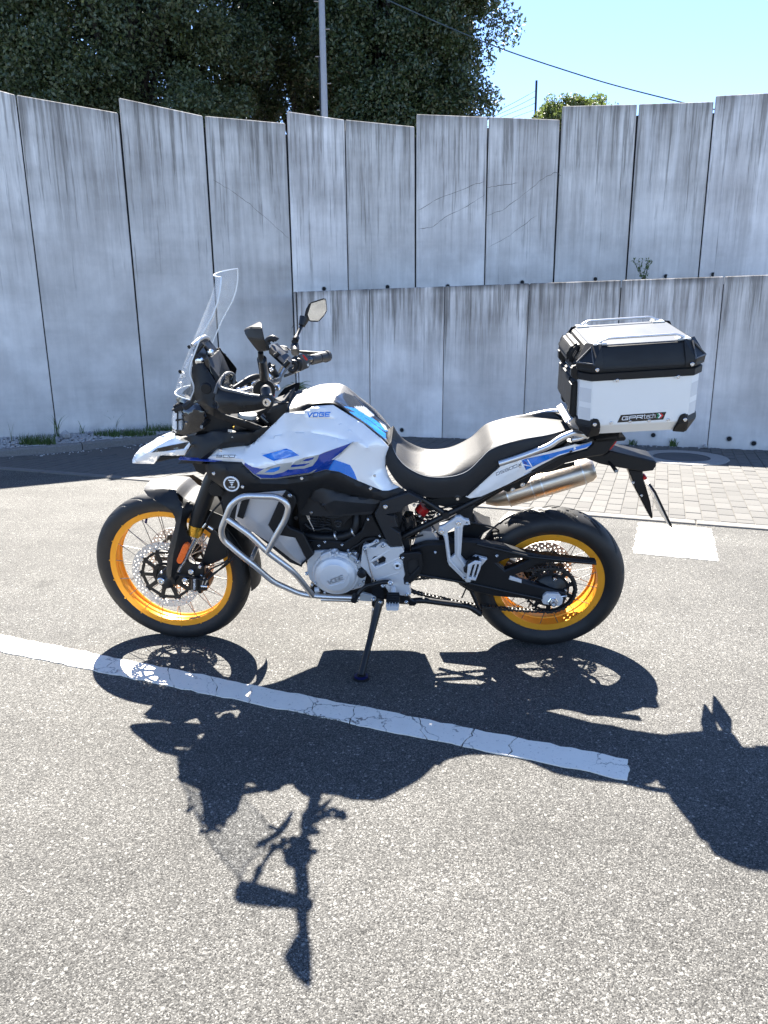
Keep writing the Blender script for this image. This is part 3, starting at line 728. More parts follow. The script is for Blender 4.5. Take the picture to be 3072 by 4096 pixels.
# cracks and drain holes on the panels
def on_wall(x, y, f, lift=0.0):
    d = D14(x, y); Y = f(x); z = CAMH + d[2] / d[1] * Y; Y2 = Y + BAT * z - lift
    # distance to the flat panel, not to the curve
    return d / d[1], Y2
def seg_at(x, y, pl_, lift):
    """exact hit of the pixel ray with the flat panel under it"""
    d = D14(x, y)
    for i in range(len(pl_) - 1):
        a, b_ = pl_[i][0], pl_[i + 1][0]; t = b_ - a; L_ = np.linalg.norm(t); t = t / L_; n = np.array([-t[1], t[0]])
        # plane: (p - a).n = BAT * z - lift
        k = (a @ n - lift + BAT * CAMH) / (d[:2] @ n - BAT * d[2]); p = CO + d * k
        s = (p[:2] - a) @ t
        if -.02 <= s <= L_ + .02: return p
    return None
def crack(pts, w, pl_, parent, IM, k=5):
    P_ = []
    for i in range(len(pts) - 1):
        a, b_ = np.array(pts[i], float), np.array(pts[i + 1], float)
        for j in range(k): P_.append(a + (b_ - a) * j / k + np.array([random.uniform(-1.2, 1.2), random.uniform(-1.2, 1.2)]) * (j > 0))
    P_.append(np.array(pts[-1], float)); V = []; F = []
    for i, p in enumerate(P_):
        h = seg_at(*p, pl_, .0015)
        if h is None: continue
        ww = w * random.uniform(.35, 1.0) * (1 if 0 < i < len(P_) - 1 else .2); V += [h + np.array([0, 0, ww]), h - np.array([0, 0, ww])]
    for i in range(len(V) // 2 - 1): F.append((2 * i, 2 * i + 1, 2 * i + 3, 2 * i + 2))
    link('crack', mesh('crack', V, F, MCR, None, 0), parent, IM.copy())
upp = [(p,) for p, _, _ in upl]; lpp = [(p,) for p, _ in lpl]
for c_ in ([(902, 495), (935, 490), (960, 470), (1010, 445), (1048, 420)], [(1050, 466), (1085, 455), (1130, 420), (1175, 385), (1200, 372), (1212, 380)], [(902, 455), (945, 430), (1020, 400), (1046, 392)],
           [(1050, 405), (1085, 400), (1120, 395)], [(460, 388), (500, 412), (540, 440), (590, 485), (625, 515)], [(1055, 535), (1100, 510), (1160, 465)]):
    crack(c_, .0042, upp, uw, IL)
for c_ in ([(636, 690), (628, 720), (634, 760), (640, 780)],): crack(c_, .007, upp, uw, IL)
hole_me = lathe_me('drain_hole', [(0.0, -0.001), (0.026, -0.001), (0.027, -0.004), (0.033, -0.005), (0.036, 0.004)], MHO, 20)
hole_me.materials.append(MCAP)
for f_ in hole_me.polygons:
    if Vector((f_.center.x, 0, f_.center.z)).length > .0255: f_.material_index = 1
for x, y in ((700, 624), (837, 620), (967, 618.5), (1128, 610), (1286, 603), (1438, 597), (1540, 593)):
    h = seg_at(x, y, upp, .004)
    if h is not None: link('drain_hole', hole_me, uw, IL @ Matrix.Translation(Vector(tuple(h))) @ Matrix.Rotation(math.radians(0), 4, 'Z'))
for x, y in ((868, 929), (1040, 933), (1251, 937), (1411, 940), (1575, 948), (1628, 958)):
    h = seg_at(x, y, lpp, .004)
    if h is not None: link('drain_hole', hole_me, lw, IL2 @ Matrix.Translation(Vector(tuple(h))) @ Matrix.Rotation(math.radians(-17.6), 4, 'Z'))
# kerb, gravel bed and weeds along the left wall
MKB = stone_mat('kerb_concrete', (0.20, 0.19, 0.18), (0.10, 0.098, 0.09), .6, .6)
kp = [np.array(p) for p in ((-5.2, 7.45), (-4.26, 7.87), (-3.76, 8.15), (-3.29, 8.55), (-2.80, 9.0), (-2.2, 9.35), (-1.3, 9.50))]
kp = [k[:2] for k in fillet([np.array([*k, 0.]) for k in kp], .3, 4)]
kb = root('kerb', 'rough grey concrete kerb curving along the gravel bed under the tall wall', 'kerb', (-3.3, 8.5, 0)); IK = Matrix.Translation(-Vector(kb.location))
acc = [0.]
for a, b_ in zip(kp[:-1], kp[1:]): acc.append(acc[-1] + np.linalg.norm(b_ - a))
def kat(s): return np.array([np.interp(s, acc, [k[0] for k in kp]), np.interp(s, acc, [k[1] for k in kp])])
s = 0
while s < acc[-1] - .3:
    e = min(s + .95, acc[-1]); V = []; F = []; n_ = 6
    for i in range(n_ + 1):
        t_ = s + .006 + (e - s - .012) * i / n_; p = kat(t_); d = kat(min(t_ + .05, acc[-1])) - kat(max(t_ - .05, 0)); d /= np.linalg.norm(d); n = np.array([-d[1], d[0]])
        for o_y, z in ((0, -.02), (.005, .075), (.02, .092), (.11, .092), (.12, .07), (.12, -.02)):
            w_ = p + n * (o_y + random.uniform(-.002, .002)); V.append((w_[0], w_[1], z + random.uniform(-.002, .002)))
    for i in range(n_):
        for k in range(5): F.append((i * 6 + k, (i + 1) * 6 + k, (i + 1) * 6 + k + 1, i * 6 + k + 1))
    F += [tuple(range(6)), tuple(n_ * 6 + k for k in range(6))]
    link('kerb_stone', mesh('kerb_stone', V, F, MKB, None, 30, recalc=True), kb, IK.copy()); s = e
V = []; F = []; nn = 14
for i in range(nn):
    p = kat(acc[-1] * i / (nn - 1)); V.append((p[0], p[1] + .08, .07)); 
    dirx = p / np.linalg.norm(p); Yb = 0
    lo, hi = 0., 3.
    V.append((p[0] - .62, p[1] + .95, .10))
for i in range(nn - 1): F.append((2 * i, 2 * i + 2, 2 * i + 3, 2 * i + 1))
link('gravel_bed', mesh('gravel_bed', V, F, MSO, None, 0), None, None, kind='structure')
MPB = stone_mat('pebble_stone', (0.50, 0.49, 0.47), (0.28, 0.27, 0.26), 1)
def pebbles(name, n, fn, r0, r1, **kw):
    bm = bmesh.new(); bmesh.ops.create_icosphere(bm, subdivisions=1, radius=1); bv = np.array([v.co[:] for v in bm.verts]); bf = [[v.index for v in f.verts] for f in bm.faces]; bm.free()
    V = []; F = []
    for k in range(n):
        p = fn(); r = random.uniform(r0, r1); q_ = bv * np.array([random.uniform(.7, 1.3), random.uniform(.6, 1.1), random.uniform(.4, .8)]) * r * (1 + np.random.uniform(-.2, .2, (len(bv), 1)))
        a = random.uniform(0, PI); c, s_ = math.cos(a), math.sin(a); R = np.array([[c, -s_, 0], [s_, c, 0], [0, 0, 1]]); q_ = q_ @ R.T + p; s0 = len(V)
        V += [tuple(x) for x in q_]; F += [tuple(i + s0 for i in f) for f in bf]
    return link(name, mesh(name, V, F, MPB, None, 0), None, None, **kw)
def fbed():
    s_ = random.uniform(0, acc[-1] * .95); p = kat(s_); t_ = random.random(); return np.array([p[0] + .02 - .62 * t_, p[1] + .12 + .7 * t_, .085 + .02 * t_])
pebbles('gravel', 5200, fbed, .008, .022, kind='stuff')
def fspill():
    s_ = random.uniform(.1, acc[-1] * .8); p = kat(s_); t_ = abs(random.gauss(0, .09)); return np.array([p[0] + t_ * .5, p[1] - t_ - .01, .006])
pebbles('spilled_gravel', 190, fspill, .005, .013, kind='stuff')
def frand():
    x = random.uniform(0.6, 4.6); return np.array([x, lowwall_y(x) - abs(random.gauss(0, .06)) - .01, .013])
pebbles('litter_gravel', 230, frand, .003, .010, kind='stuff')
p = ground((2820, 1795)); 
pb = pebbles('pebble', 1, lambda: np.array([p[0], p[1], .03]), .035, .036); pb['label'] = 'white pebble lying on the paving beside the manhole'; pb['category'] = 'stone'
p2 = ground((265, 1755), .09)
pb = pebbles('rock', 1, lambda: np.array([p2[0], p2[1], .13]), .085, .09); pb['label'] = 'pale rock lying on the gravel bed by the kerb'; pb['category'] = 'stone'
def leafm(name, c1, c2, rough=0.5, trans=0.25):
    m = bpy.data.materials.new(name); m.use_nodes = True; nt = m.node_tree; nt.nodes.clear()
    out = N(nt, 'OutputMaterial'); b = N(nt, 'BsdfPrincipled'); t = N(nt, 'BsdfTranslucent'); mx = N(nt, 'MixShader')
    v = coords(nt); c = mix(nt, ramp(nt, noise(nt, v, 1.7, 5, 0.8), [(0.35, 0.0), (0.65, 1.0)]), c1, c2)
    nt.links.new(c, b.inputs['Base Color']); nt.links.new(mix(nt, 0.4, c, (0.14, 0.2, 0.02)), t.inputs[0]); b.inputs['Roughness'].default_value = rough; mx.inputs[0].default_value = trans
    nt.links.new(b.outputs[0], mx.inputs[1]); nt.links.new(t.outputs[0], mx.inputs[2]); nt.links.new(mx.outputs[0], out.inputs[0]); return m
MGS = leafm('grass_blade', (0.04, 0.09, 0.018), (0.08, 0.12, 0.03))
MDRY = leafm('dry_grass', (0.16, 0.14, 0.06), (0.10, 0.12, 0.04))
def blades(n, c, rad, h0, h1, w=.006, lean=.5, mat=None, name='grass', n_seg=4, **kw):
    V = []; F = []
    for k in range(n):
        a = random.uniform(0, 2 * PI); r = rad * math.sqrt(random.random()); x, y = c[0] + r * math.cos(a) * 1.0, c[1] + r * math.sin(a) * .4; h = random.uniform(h0, h1)
        b_ = random.uniform(0, 2 * PI); ln = random.uniform(.15, 1) * lean * h; cx, cy = math.cos(b_), math.sin(b_); s0 = len(V); px, py = -cy * w / 2, cx * w / 2
        for i in range(n_seg + 1):
            t_ = i / n_seg; ww = (1 - t_) ** .7 + .05; dx = cx * ln * t_ ** 2; dy = cy * ln * t_ ** 2; z = c[2] + h * (t_ - .25 * lean * t_ ** 3)
            V += [(x + dx + px * ww, y + dy + py * ww, z), (x + dx - px * ww, y + dy - py * ww, z)]
        for i in range(n_seg): F.append((s0 + 2 * i, s0 + 2 * i + 1, s0 + 2 * i + 3, s0 + 2 * i + 2))
    return link(name, mesh(name, V, F, mat or MGS, None, 0), None, None, **kw)
def bedp(x, y): p = ground((x, y), .09); return (p[0], p[1], .09)
# clumps measured along the gravel bed
blades(420, bedp(150, 1778), .21, .04, .17, .007, .7, label='dense low grass clump at the left end of the gravel bed', category='grass clump', group='grass clumps on the gravel bed')
blades(700, bedp(500, 1742), .40, .03, .12, .007, .6, label='wide mat of low green grass on the gravel bed nearer the motorcycle', category='grass clump', group='grass clumps on the gravel bed')
blades(220, bedp(640, 1725), .18, .03, .13, .007, .6, label='small grass clump on the gravel bed just left of the headlight', category='grass clump', group='grass clumps on the gravel bed')
blades(9, bedp(230, 1750), .05, .28, .42, .012, .9, label='tall arching weed by the wall joint above the kerb', category='weed')
blades(7, bedp(330, 1740), .06, .12, .26, .010, .9, label='short bending weed between the two grass clumps', category='weed')
blades(9, bedp(455, 1725), .06, .25, .38, .012, .8, label='tall weed rising at the left end of the wide grass mat', category='weed')
blades(8, bedp(625, 1712), .06, .2, .33, .008, .6, label='thin weed at the wall just left of the motorcycle beak', category='weed')
blades(4, bedp(50, 1770), .04, .2, .3, .006, .5, mat=MDRY, label='dry thin stalk at the left edge by the wall', category='weed')
def sprig(c, h, n, label, wl=.012):
    blades(n, c, .01, h * .5, h, wl, .8, label=label, category='weed', name='weed')
h = seg_at(642, 838, lpp, .02) if seg_at(642, 838, lpp, .02) is not None else seg_at(645, 830, lpp, .02)
if h is not None:
    V = []; F = []
    for k in range(34):
        a = random.uniform(0, 2 * PI); ln = random.uniform(.12, .3); el = random.uniform(-.3, 1.1); s0 = len(V)
        for i in range(6):
            t_ = i / 5; w_ = .006 * (1 - t_) + .001; x = h[0] + math.cos(a) * math.cos(el) * ln * t_; y = h[1] - .02 - abs(math.sin(a)) * .12 * t_; z = h[2] + math.sin(el) * ln * t_ - .10 * t_ * t_ * ln / .2
            V += [(x, y, z + w_), (x, y, z - w_)]
        for i in range(5): F.append((s0 + 2 * i, s0 + 2 * i + 1, s0 + 2 * i + 3, s0 + 2 * i + 2))
    link('weed', mesh('weed', V, F, MGS, None, 0), None, None, label='spiky green weed growing from the corner of the low wall', category='weed')
for (x, y, hh, lab) in ((1378, 968, .10, 'small green weed at the foot of the low wall, left of the pair'), (1457, 968, .14, 'larger green weed at the foot of the low wall behind the manhole')):
    d = D14(x, y); p = CO + d * (-CAMH / d[2]); p[1] = lowwall_y(p[0]) - .03
    blades(26, (p[0], p[1], .01), .05, hh * .5, hh, .012, .9, name='weed', label=lab, category='weed')
# dry shrub standing behind the low wall
h = seg_at(1392, 592, upp, .25)
V = []; F = []
def stick(a, b_, w):
    s0 = len(V); a, b_ = np.array(a), np.array(b_)
    for p in (a, b_): V.extend([(p[0] - w, p[1], p[2]), (p[0] + w * .5, p[1] - w, p[2]), (p[0] + w * .5, p[1] + w, p[2])])
    for k in range(3): F.append((s0 + k, s0 + (k + 1) % 3, s0 + 3 + (k + 1) % 3, s0 + 3 + k))
sh = root('shrub', 'thin leafy shrub sprouting behind the low wall above the top case', 'shrub', (h[0], h[1], h[2] - .12))
LV = []; LF = []
for k in range(9):
    p = np.array([0, 0, 0.]); a = random.uniform(-.5, .5)
    for j in range(5):
        q_ = p + np.array([math.sin(a) * .05, random.uniform(-.03, .03), .058]); stick(p, q_, .003); p = q_; a += random.uniform(-.5, .5)
        for l in range(3):
            b0 = random.uniform(0, 6.28); c = p + np.array([math.cos(b0) * .02, -.01, math.sin(b0) * .02]); s0 = len(LV)
            LV += [tuple(p), tuple(c + [.008, 0, .008]), tuple(c + [math.cos(b0) * .02, 0, math.sin(b0) * .02]), tuple(c + [-.008, 0, .004])]; LF.append((s0, s0 + 1, s0 + 2, s0 + 3))
link('branches', mesh('branches', V, F, MSO, None, 0), sh); link('leaves', mesh('leaves', LV, LF, MGS, None, 0), sh, None, kind='stuff')
# ================================================================= trees behind the wall
MBARK = stone_mat('bark', (0.028, 0.024, 0.02), (0.012, 0.011, 0.01), .2, 1.0)
MLF = leafm('dark_leaf', (0.018, 0.032, 0.014), (0.045, 0.07, 0.03), 0.42, 0.16)
MLF2 = leafm('mid_leaf', (0.028, 0.045, 0.022), (0.06, 0.085, 0.04), 0.45, 0.22)
MLF3 = leafm('pale_leaf', (0.08, 0.11, 0.04), (0.12, 0.15, 0.05), 0.5, 0.35)
hill_v = [(-13, 7.5, 1.2), (-4.6, 10.2, 1.2), (-1.5, 11.0, 1.2), (60, 11.2, 2.2), (60, 80, 2.4), (-40, 80, 2.4)]
hb = link('hill', mesh('hill', hill_v + [(x, y, -.3) for x, y, z in hill_v], [(0, 1, 2, 3, 4, 5)] + [(i, (i + 1) % 6, 6 + (i + 1) % 6, 6 + i) for i in range(6)], MSO, None, 0, recalc=True), None, None, kind='structure')
def tree(label, base, trunk_h, crown, nclump, per, leaf, csize, mat, seed, group=None, trunk_r=.28):
    """crown: list of ellipsoids (cx, cy, cz, rx, ry, rz) relative to the base"""
    rs = np.random.RandomState(seed); random.seed(seed)
    r_ = root('tree', label, 'tree', base, group)
    TV = []; TF = []
    def limb(pts, ra):
        nonlocal TV, TF
        v, f = tube_geo(catmull(pts, 4), ra, 8); s = len(TV); TV += [tuple(x) for x in v]; TF += [tuple(i + s for i in g) for g in f]
    top = np.array([rs.uniform(-.3, .3), rs.uniform(-.3, .3), trunk_h])
    limb([(0, 0, -1.), (.05, 0, trunk_h * .4), tuple(top)], [trunk_r, trunk_r * .8, trunk_r * .5])
    cl = []
    wts = np.array([c[3] * c[4] * c[5] for c in crown]); wts /= wts.sum()
    for k in range(nclump):
        c = crown[rs.choice(len(crown), p=wts)]; d = rs.normal(size=3); d /= np.linalg.norm(d); rr = rs.uniform(.35, 1.0) ** .45 * (1.0 if rs.rand() > .14 else rs.uniform(1.02, 1.22))
        cl.append(np.array(c[:3]) + d * np.array(c[3:]) * rr)
    for k in range(0, len(cl), max(1, nclump // 26)):
        e = cl[k]; mid = top * .5 + e * .5 + rs.uniform(-.3, .3, 3); limb([top * rs.uniform(.45, .95), mid, e], [trunk_r * .35, trunk_r * .2, .02])
    n = nclump * per; cc = np.repeat(np.array(cl), per, 0)
    sz = np.repeat(rs.uniform(.6, 1.25, nclump), per)[:, None]
    dd = rs.normal(size=(n, 3)); dd /= np.linalg.norm(dd, axis=1)[:, None]
    p = cc + dd * csize * sz * np.array([1, 1, .75]) * (rs.uniform(0, 1, (n, 1)) ** .5)
    p[:, 2] -= 0.25 * ((p[:, :2] - cc[:, :2]) ** 2).sum(1)
    a = rs.normal(size=(n, 3)); a /= np.linalg.norm(a, axis=1)[:, None]; b_ = np.cross(a, rs.normal(size=(n, 3))); b_ /= np.linalg.norm(b_, axis=1)[:, None]
    l = leaf * rs.uniform(.6, 1.3, (n, 1)); w = l * .5
    V = np.empty((n, 4, 3)); V[:, 0] = p - a * l; V[:, 1] = p + b_ * w - a * l * .1; V[:, 2] = p + a * l; V[:, 3] = p - b_ * w - a * l * .1
    me = bpy.data.meshes.new('crown'); me.vertices.add(4 * n); me.vertices.foreach_set('co', V.ravel().astype(np.float32))
    me.loops.add(4 * n); me.loops.foreach_set('vertex_index', np.arange(4 * n, dtype=np.int32)); me.polygons.add(n)
    me.polygons.foreach_set('loop_start', np.arange(0, 4 * n, 4, dtype=np.int32)); me.polygons.foreach_set('loop_total', np.full(n, 4, dtype=np.int32))
    me.materials.append(mat); me.update(); me.validate()
    link('trunk', mesh('trunk', TV, TF, MBARK, None, 60), r_); link('crown', me, r_)
def at(x, y, Y): d = D14(x, y); return CO + d / d[1] * Y
GT = 'dark evergreen trees behind the tall wall'
def tr_(label, xc, Y, zb, wid, top, seed, nclump, per=720, lower=3.6, mat=None, leaf=.047, csize=.58, extra=()):
    p = at(xc, 400, Y); rx = wid / 2
    cr = [(0, 0, (lower + top) / 2 - zb, rx, rx * .8, (top - lower) / 2)] + list(extra)
    tree(label, (p[0], Y, zb), 3.6, cr, nclump, per, leaf, csize, mat or MLF, seed, GT)
tr_('big dark leafy tree filling the top left corner', -20, 19.0, 2.3, 8.5, 13.0, 3, 330, lower=3.4, extra=[(0, -.6, 2.6, 4.2, 2.2, 1.5), (1.5, -.3, 4.0, 3.0, 2, 1.6)])
tr_('dense tree with hanging grey-green sprays, second from the left', 290, 17.5, 2.3, 6.0, 12.5, 5, 330, lower=3.8, mat=MLF2, extra=[(-.3, -.6, 2.9, 2.9, 1.6, 1.4), (-.6, -1.2, 5.6, 2.6, 1.0, 2.4)])
tr_('dark tree directly left of the metal utility pole', 500, 20.5, 2.3, 5.2, 13.5, 9, 190, lower=5.4)
tr_('tree behind the pole with sky showing low in its crown', 680, 22.0, 2.3, 5.0, 14.5, 11, 130, lower=7.3)
tr_('broad tree with brownish foliage forming the right edge of the grove', 862, 18.5, 2.3, 4.0, 13.5, 13, 330, lower=3.0, extra=[(1.35, 0, 4.3, .8, 1.0, .8), (.45, 0, 2.4, 1.0, 1.0, 1.3)])
tr_('dark narrow tree just right of the pole', 800, 20.0, 2.3, 3.4, 14.0, 17, 190, lower=3.2)
p = at(1245, 240, 34)
tree('flat-topped pale tree far behind the wall, only its top showing', (p[0], 34, 2.4), 6.4, [(0, 0, 8.1, 1.7, 1.6, .42), (-1.0, 0, 7.6, .8, 1.2, .45)], 60, 150, .07, .38, MLF3, 23, None, .2)
# poles and cables
MPO = simple('galvanised_steel', (0.27, 0.265, 0.27), 0.45, 0.6)
a = at(701, 252, 14.0); b_ = at(693, -60, 14.0)
po = root('utility_pole', 'tall metal utility pole with climbing rungs in front of the trees', 'pole', (a[0], 14.0, 0)); 
ax0 = np.array([0, 0, 0.]); ax1 = b_ - a; dirp = ax1 / np.linalg.norm(ax1); lo = -dirp * 2.6; IPo = np.array([a[0], 14.0, a[2]])
def lp(p): return tuple(np.array(p) + np.array([0, 0, a[2]]))
V, F = tube_geo([lp(lo), lp(ax1 * 1.3)], [.075, .048], 12); link('shaft', mesh('shaft', V, F, MPO, None, 50), po)
for k in range(-3, 12):
    s0 = dirp * (k * .42 + .1); sgn = 1 if k % 2 else -1
    V, F = tube_geo([lp(s0), lp(s0 + np.array([.13 * sgn, -.02, .0]))], .009, 6); link('rung', mesh('rung', V, F, MPO, None, 50), po)
V, F = tube_geo([lp(lo + np.array([-.07, -.02, 0])), lp(ax1 * .42 + np.array([-.06, -.02, 0]))], .016, 6); link('conduit', mesh('conduit', V, F, MBM, None, 50), po)
a = at(1159, 174, 38); b_ = at(1157, 262, 38)
p2_ = root('utility_pole', 'distant thin dark pole standing in the sky gap right of the trees', 'pole', (b_[0], 38, 0))
V, F = tube_geo([(0, 0, b_[2] - 4), (a[0] - b_[0], 0, a[2])], .055, 8); link('shaft', mesh('shaft', V, F, MBM, None, 50), p2_)
MCB = simple('cable_sheath', (0.03, 0.05, 0.06), 0.6, dirt=0)
def cable(name, pts, r, lab, Y0, Y1, grp=None):
    n = len(pts); w = [at(x, y, Y0 + (Y1 - Y0) * i / (n - 1)) for i, (x, y) in enumerate(pts)]; o = np.array(w[0])
    V, F = tube_geo(catmull(w, 6), r, 6); ob = link(name, mesh(name, V, F, MCB, None, 60), None, None, label=lab, category='cable')
    if grp: ob['group'] = grp
cable('overhead_cable', [(700, -60), (830, -3), (960, 55), (1080, 104), (1200, 145), (1320, 182), (1460, 218), (1560, 240)], .0115, 'thick overhead cable sloping across the sky down to the wall', 16, 15)
for i, (x0, y0, y1, lab) in enumerate(((1040, 252, 195, 'topmost of the four thin wires left of the distant pole'), (1052, 253, 208, 'second of the four thin wires left of the distant pole'), (1062, 254, 222, 'third of the four thin wires left of the distant pole'), (1085, 254, 236, 'lowest of the four thin wires left of the distant pole'))):
    cable('wire', [(x0 - 40, y0 + 22), (x0 + (1158 - x0) * .5, (y0 + y1) / 2 + 4), (1158, y1)], .012, lab, 44, 38, 'thin wires running to the distant pole')
# ================================================================= the motorcycle
bike = root('motorcycle', 'white and blue adventure motorcycle with golden spoked rims leaning on its side stand', 'motorcycle')
mm = Matrix.Identity(4)
for i in range(3):
    for j in range(3): mm[i][j] = MB[i, j]
    mm[i][3] = TB[i]
bike.matrix_world = mm
BOLT = lathe_me('bolt', [(0.0, -.002), (.0022, -.002), (.0026, -.0055), (.005, -.0055), (.0062, -.0042), (.0065, 0), (0, 0.004)], MCH, 14)
def bolt(c, x, y, d, parent=None, s=1.0, fr=BK, name='bolt', me=None):
    return put(name, me or BOLT, parent or bike, P(c, x, y, d, fr), fr, Matrix.Scale(s, 4))
# ---- tyres
def tyre_me(name, R, w, rb, ro, grooves, seg=600, prof=40):
    half = []
    for k in range(prof + 1):
        a = PI * k / prof                      # from near bead over the crown to the far bead
        yy = -w / 2 * math.cos(a)
        half.append((yy, a))
    H = R - rb
    def rad(yy, a):
        s = abs(yy) / (w / 2); crown = R - ro * (1 - math.sqrt(max(0, 1 - (s * .98) ** 2.2)))
        return crown
    P_ = []
    # sidewall points then crown points
    yb = w / 2 * .70
    for t in np.linspace(0, 1, 7)[:-1]:
        r = rb + (R - ro - rb) * t; yy = yb + (w / 2 - yb) * math.sin(t * PI / 2) ** 1.0 * 1.0
        P_.append((r, -yy, 0))
    nc = prof
    for k in range(nc + 1):
        a = PI * k / nc; s = math.cos(a); P_.append((R - ro + ro * math.sin(a) ** .85, -w / 2 * s, 1))
    for t in np.linspace(1, 0, 7)[1:]:
        r = rb + (R - ro - rb) * t; yy = yb + (w / 2 - yb) * math.sin(t * PI / 2); P_.append((r, yy, 0))
    P_ = np.array(P_); m_ = len(P_)
    th = 2 * PI * np.arange(seg) / seg
    V = np.zeros((seg, m_, 3)); s_ = P_[:, 1] / (w / 2)
    for i in range(seg):
        r = P_[:, 0].copy(); g = grooves(th[i], s_) * P_[:, 2]; r -= g
        V[i, :, 0] = r * math.cos(th[i]); V[i, :, 1] = P_[:, 1]; V[i, :, 2] = r * math.sin(th[i])
    I = np.arange(seg)[:, None]; K = np.arange(m_ - 1)[None]; J = (I + 1) % seg
    F = np.stack([I * m_ + K, I * m_ + K + 1, J * m_ + K + 1, J * m_ + K], -1).reshape(-1, 4)
    return mesh(name, V.reshape(-1, 3), F, MTY, None, 40, recalc=True)
def grooves_rear(t, s):
    n = 18; ph = (t * n / (2 * PI)); g = np.zeros(len(s))
    for side, off in ((-1, 0.), (1, .5)):
        ss = s * side * -1          # 0 crown .. 1 shoulder on this side
        line = (ph + off + ss * 1.15) % 1.0
        d = np.minimum(line, 1 - line); g = np.where((d < .075) & (ss > .18) & (ss < .82), .0045, g)
        line2 = (ph + off + .5 + ss * .75) % 1.0; d2 = np.minimum(line2, 1 - line2)
        g = np.where((d2 < .06) & (ss > .02) & (ss < .42), .0045, g)
    return g
def grooves_front(t, s):
    n = 26; ph = (t * n / (2 * PI)); g = np.zeros(len(s))
    for side, off in ((-1, 0.), (1, .5)):
        ss = -s * side; line = (ph + off + ss * 1.3) % 1.0; d = np.minimum(line, 1 - line)
        g = np.where((d < .07) & (ss > .08) & (ss < .86), .0035, g)
    return g
# ---- rim cross section (radius, y) : open channel seen from inside, flanges outside
def rim_me(name, rf, hw, well):
    pr = [(rf - .030, -hw - .001), (rf - .004, -hw - .004), (rf, -hw), (rf - .001, -hw + .004), (rf - .012, -hw + .006), (rf - .014, -hw * .55), (well + .006, -hw * .45), (well + .004, hw * .45), (rf - .014, hw * .55), (rf - .012, hw - .006),
          (rf - .001, hw - .004), (rf, hw), (rf - .004, hw + .004), (rf - .030, hw + .001), (rf - .031, hw - .004), (rf - .024, hw * .78), (well - .001, hw * .52), (well - .002, .006), (well - .006, .003), (well - .006, -.003), (well - .002, -.006), (well - .001, -hw * .52), (rf - .024, -hw * .78), (rf - .031, -hw + .004), (rf - .030, -hw - .001)]
    return lathe_me(name, pr, MGO, 144, 28)
def spokes(parent, fr, cx, cz, rf, hw, rh, hwh, n, a_off=0.):
    r = .0017; L0 = None
    me_v, me_f = tube_geo([(0, 0, 0), (0, 0, 1)], 1.0, 6); SP = mesh('spoke', me_v, me_f, MSK, None, 60)
    nv, nf = tube_geo([(0, 0, 0), (0, 0, 1)], 1.0, 8)
    NP = lathe_me('nipple', [(0, -.0035), (.0028, -.0035), (.0036, -.001), (.0036, .004)], MGR, 10)
    for i in range(n):
        a = 2 * PI * (i + .5 * (i % 2) * .0) / n + a_off; side = -1 if i % 2 else 1; lean = (.55 if (i // 2) % 2 else -.55)
        pr_ = np.array([rf * math.cos(a), side * (hw - .003), rf * math.sin(a)]); ah = a + lean
        ph = np.array([rh * math.cos(ah), side * hwh, rh * math.sin(ah)])
        d = pr_ - ph; l = np.linalg.norm(d); qd = Vector(d).to_track_quat('Z', 'Y').to_matrix().to_4x4()
        put('spoke', SP, parent, ph + np.array([cx, 0, cz]), fr, qd @ Matrix.Diagonal((r, r, l, 1)))
        nd = Matrix.Rotation(-a, 4, 'Y')
        put('nipple', NP, parent, np.array([(rf + .008) * math.cos(a) + cx, side * (hw + .004), (rf + .008) * math.sin(a) + cz]), fr, Matrix.Rotation(0 if side < 0 else PI, 4, 'X'))
def disc_me(name, ro, ri, y0, t, rows, mat, n_ang=None, hr=.0042, seg=96):
    def circ(r, n, cx=0, cz=0, a0=0): return [(cx + r * math.cos(a0 + 2 * PI * i / n), cz + r * math.sin(a0 + 2 * PI * i / n)) for i in range(n)]
    loops = [circ(ro, seg), circ(ri, seg)]
    for r, n, ph in rows:
        for i in range(n):
            a = 2 * PI * (i + ph) / n; loops.append(circ(hr, 8, r * math.cos(a), r * math.sin(a)))
    return prism_local(name, loops, y0, y0 + t, mat, 0, 20)
# ---- front wheel
FX, FZ = -WB, .3475
FW = carry(add('front_wheel', lathe_me('front_wheel', [(.0, -.055), (.022, -.055), (.03, -.05), (.045, -.05), (.046, -.044), (.03, -.040), (.024, -.02), (.024, .02), (.03, .040), (.046, .044), (.045, .05), (.03, .05), (.022, .055), (0, .055)], MBM, 36), bike, ST))
FW.matrix_local = ST.mat() @ tr((FX, 0, FZ))
def wput(n_, me, par): return link(n_, me, par)
wput('tyre', tyre_me('tyre', .3475, .094, .272, .040, grooves_front), FW)
wput('rim', rim_me('rim', .281, .031, .258), FW)
spokes(FW, ST, 0, 0, .268, .031, .040, .046, 36, .05)
def rows(r0, r1, n, k=3): return [(r0 + (r1 - r0) * j / (k - 1), n, j * .5) for j in range(k)]
wput('brake_disc', disc_me('brake_disc', .153, .122, -.078, .0045, rows(.129, .147, 30), MDS), FW)
wput('brake_disc', disc_me('brake_disc', .153, .122, .0735, .0045, rows(.129, .147, 30), MDS), FW)
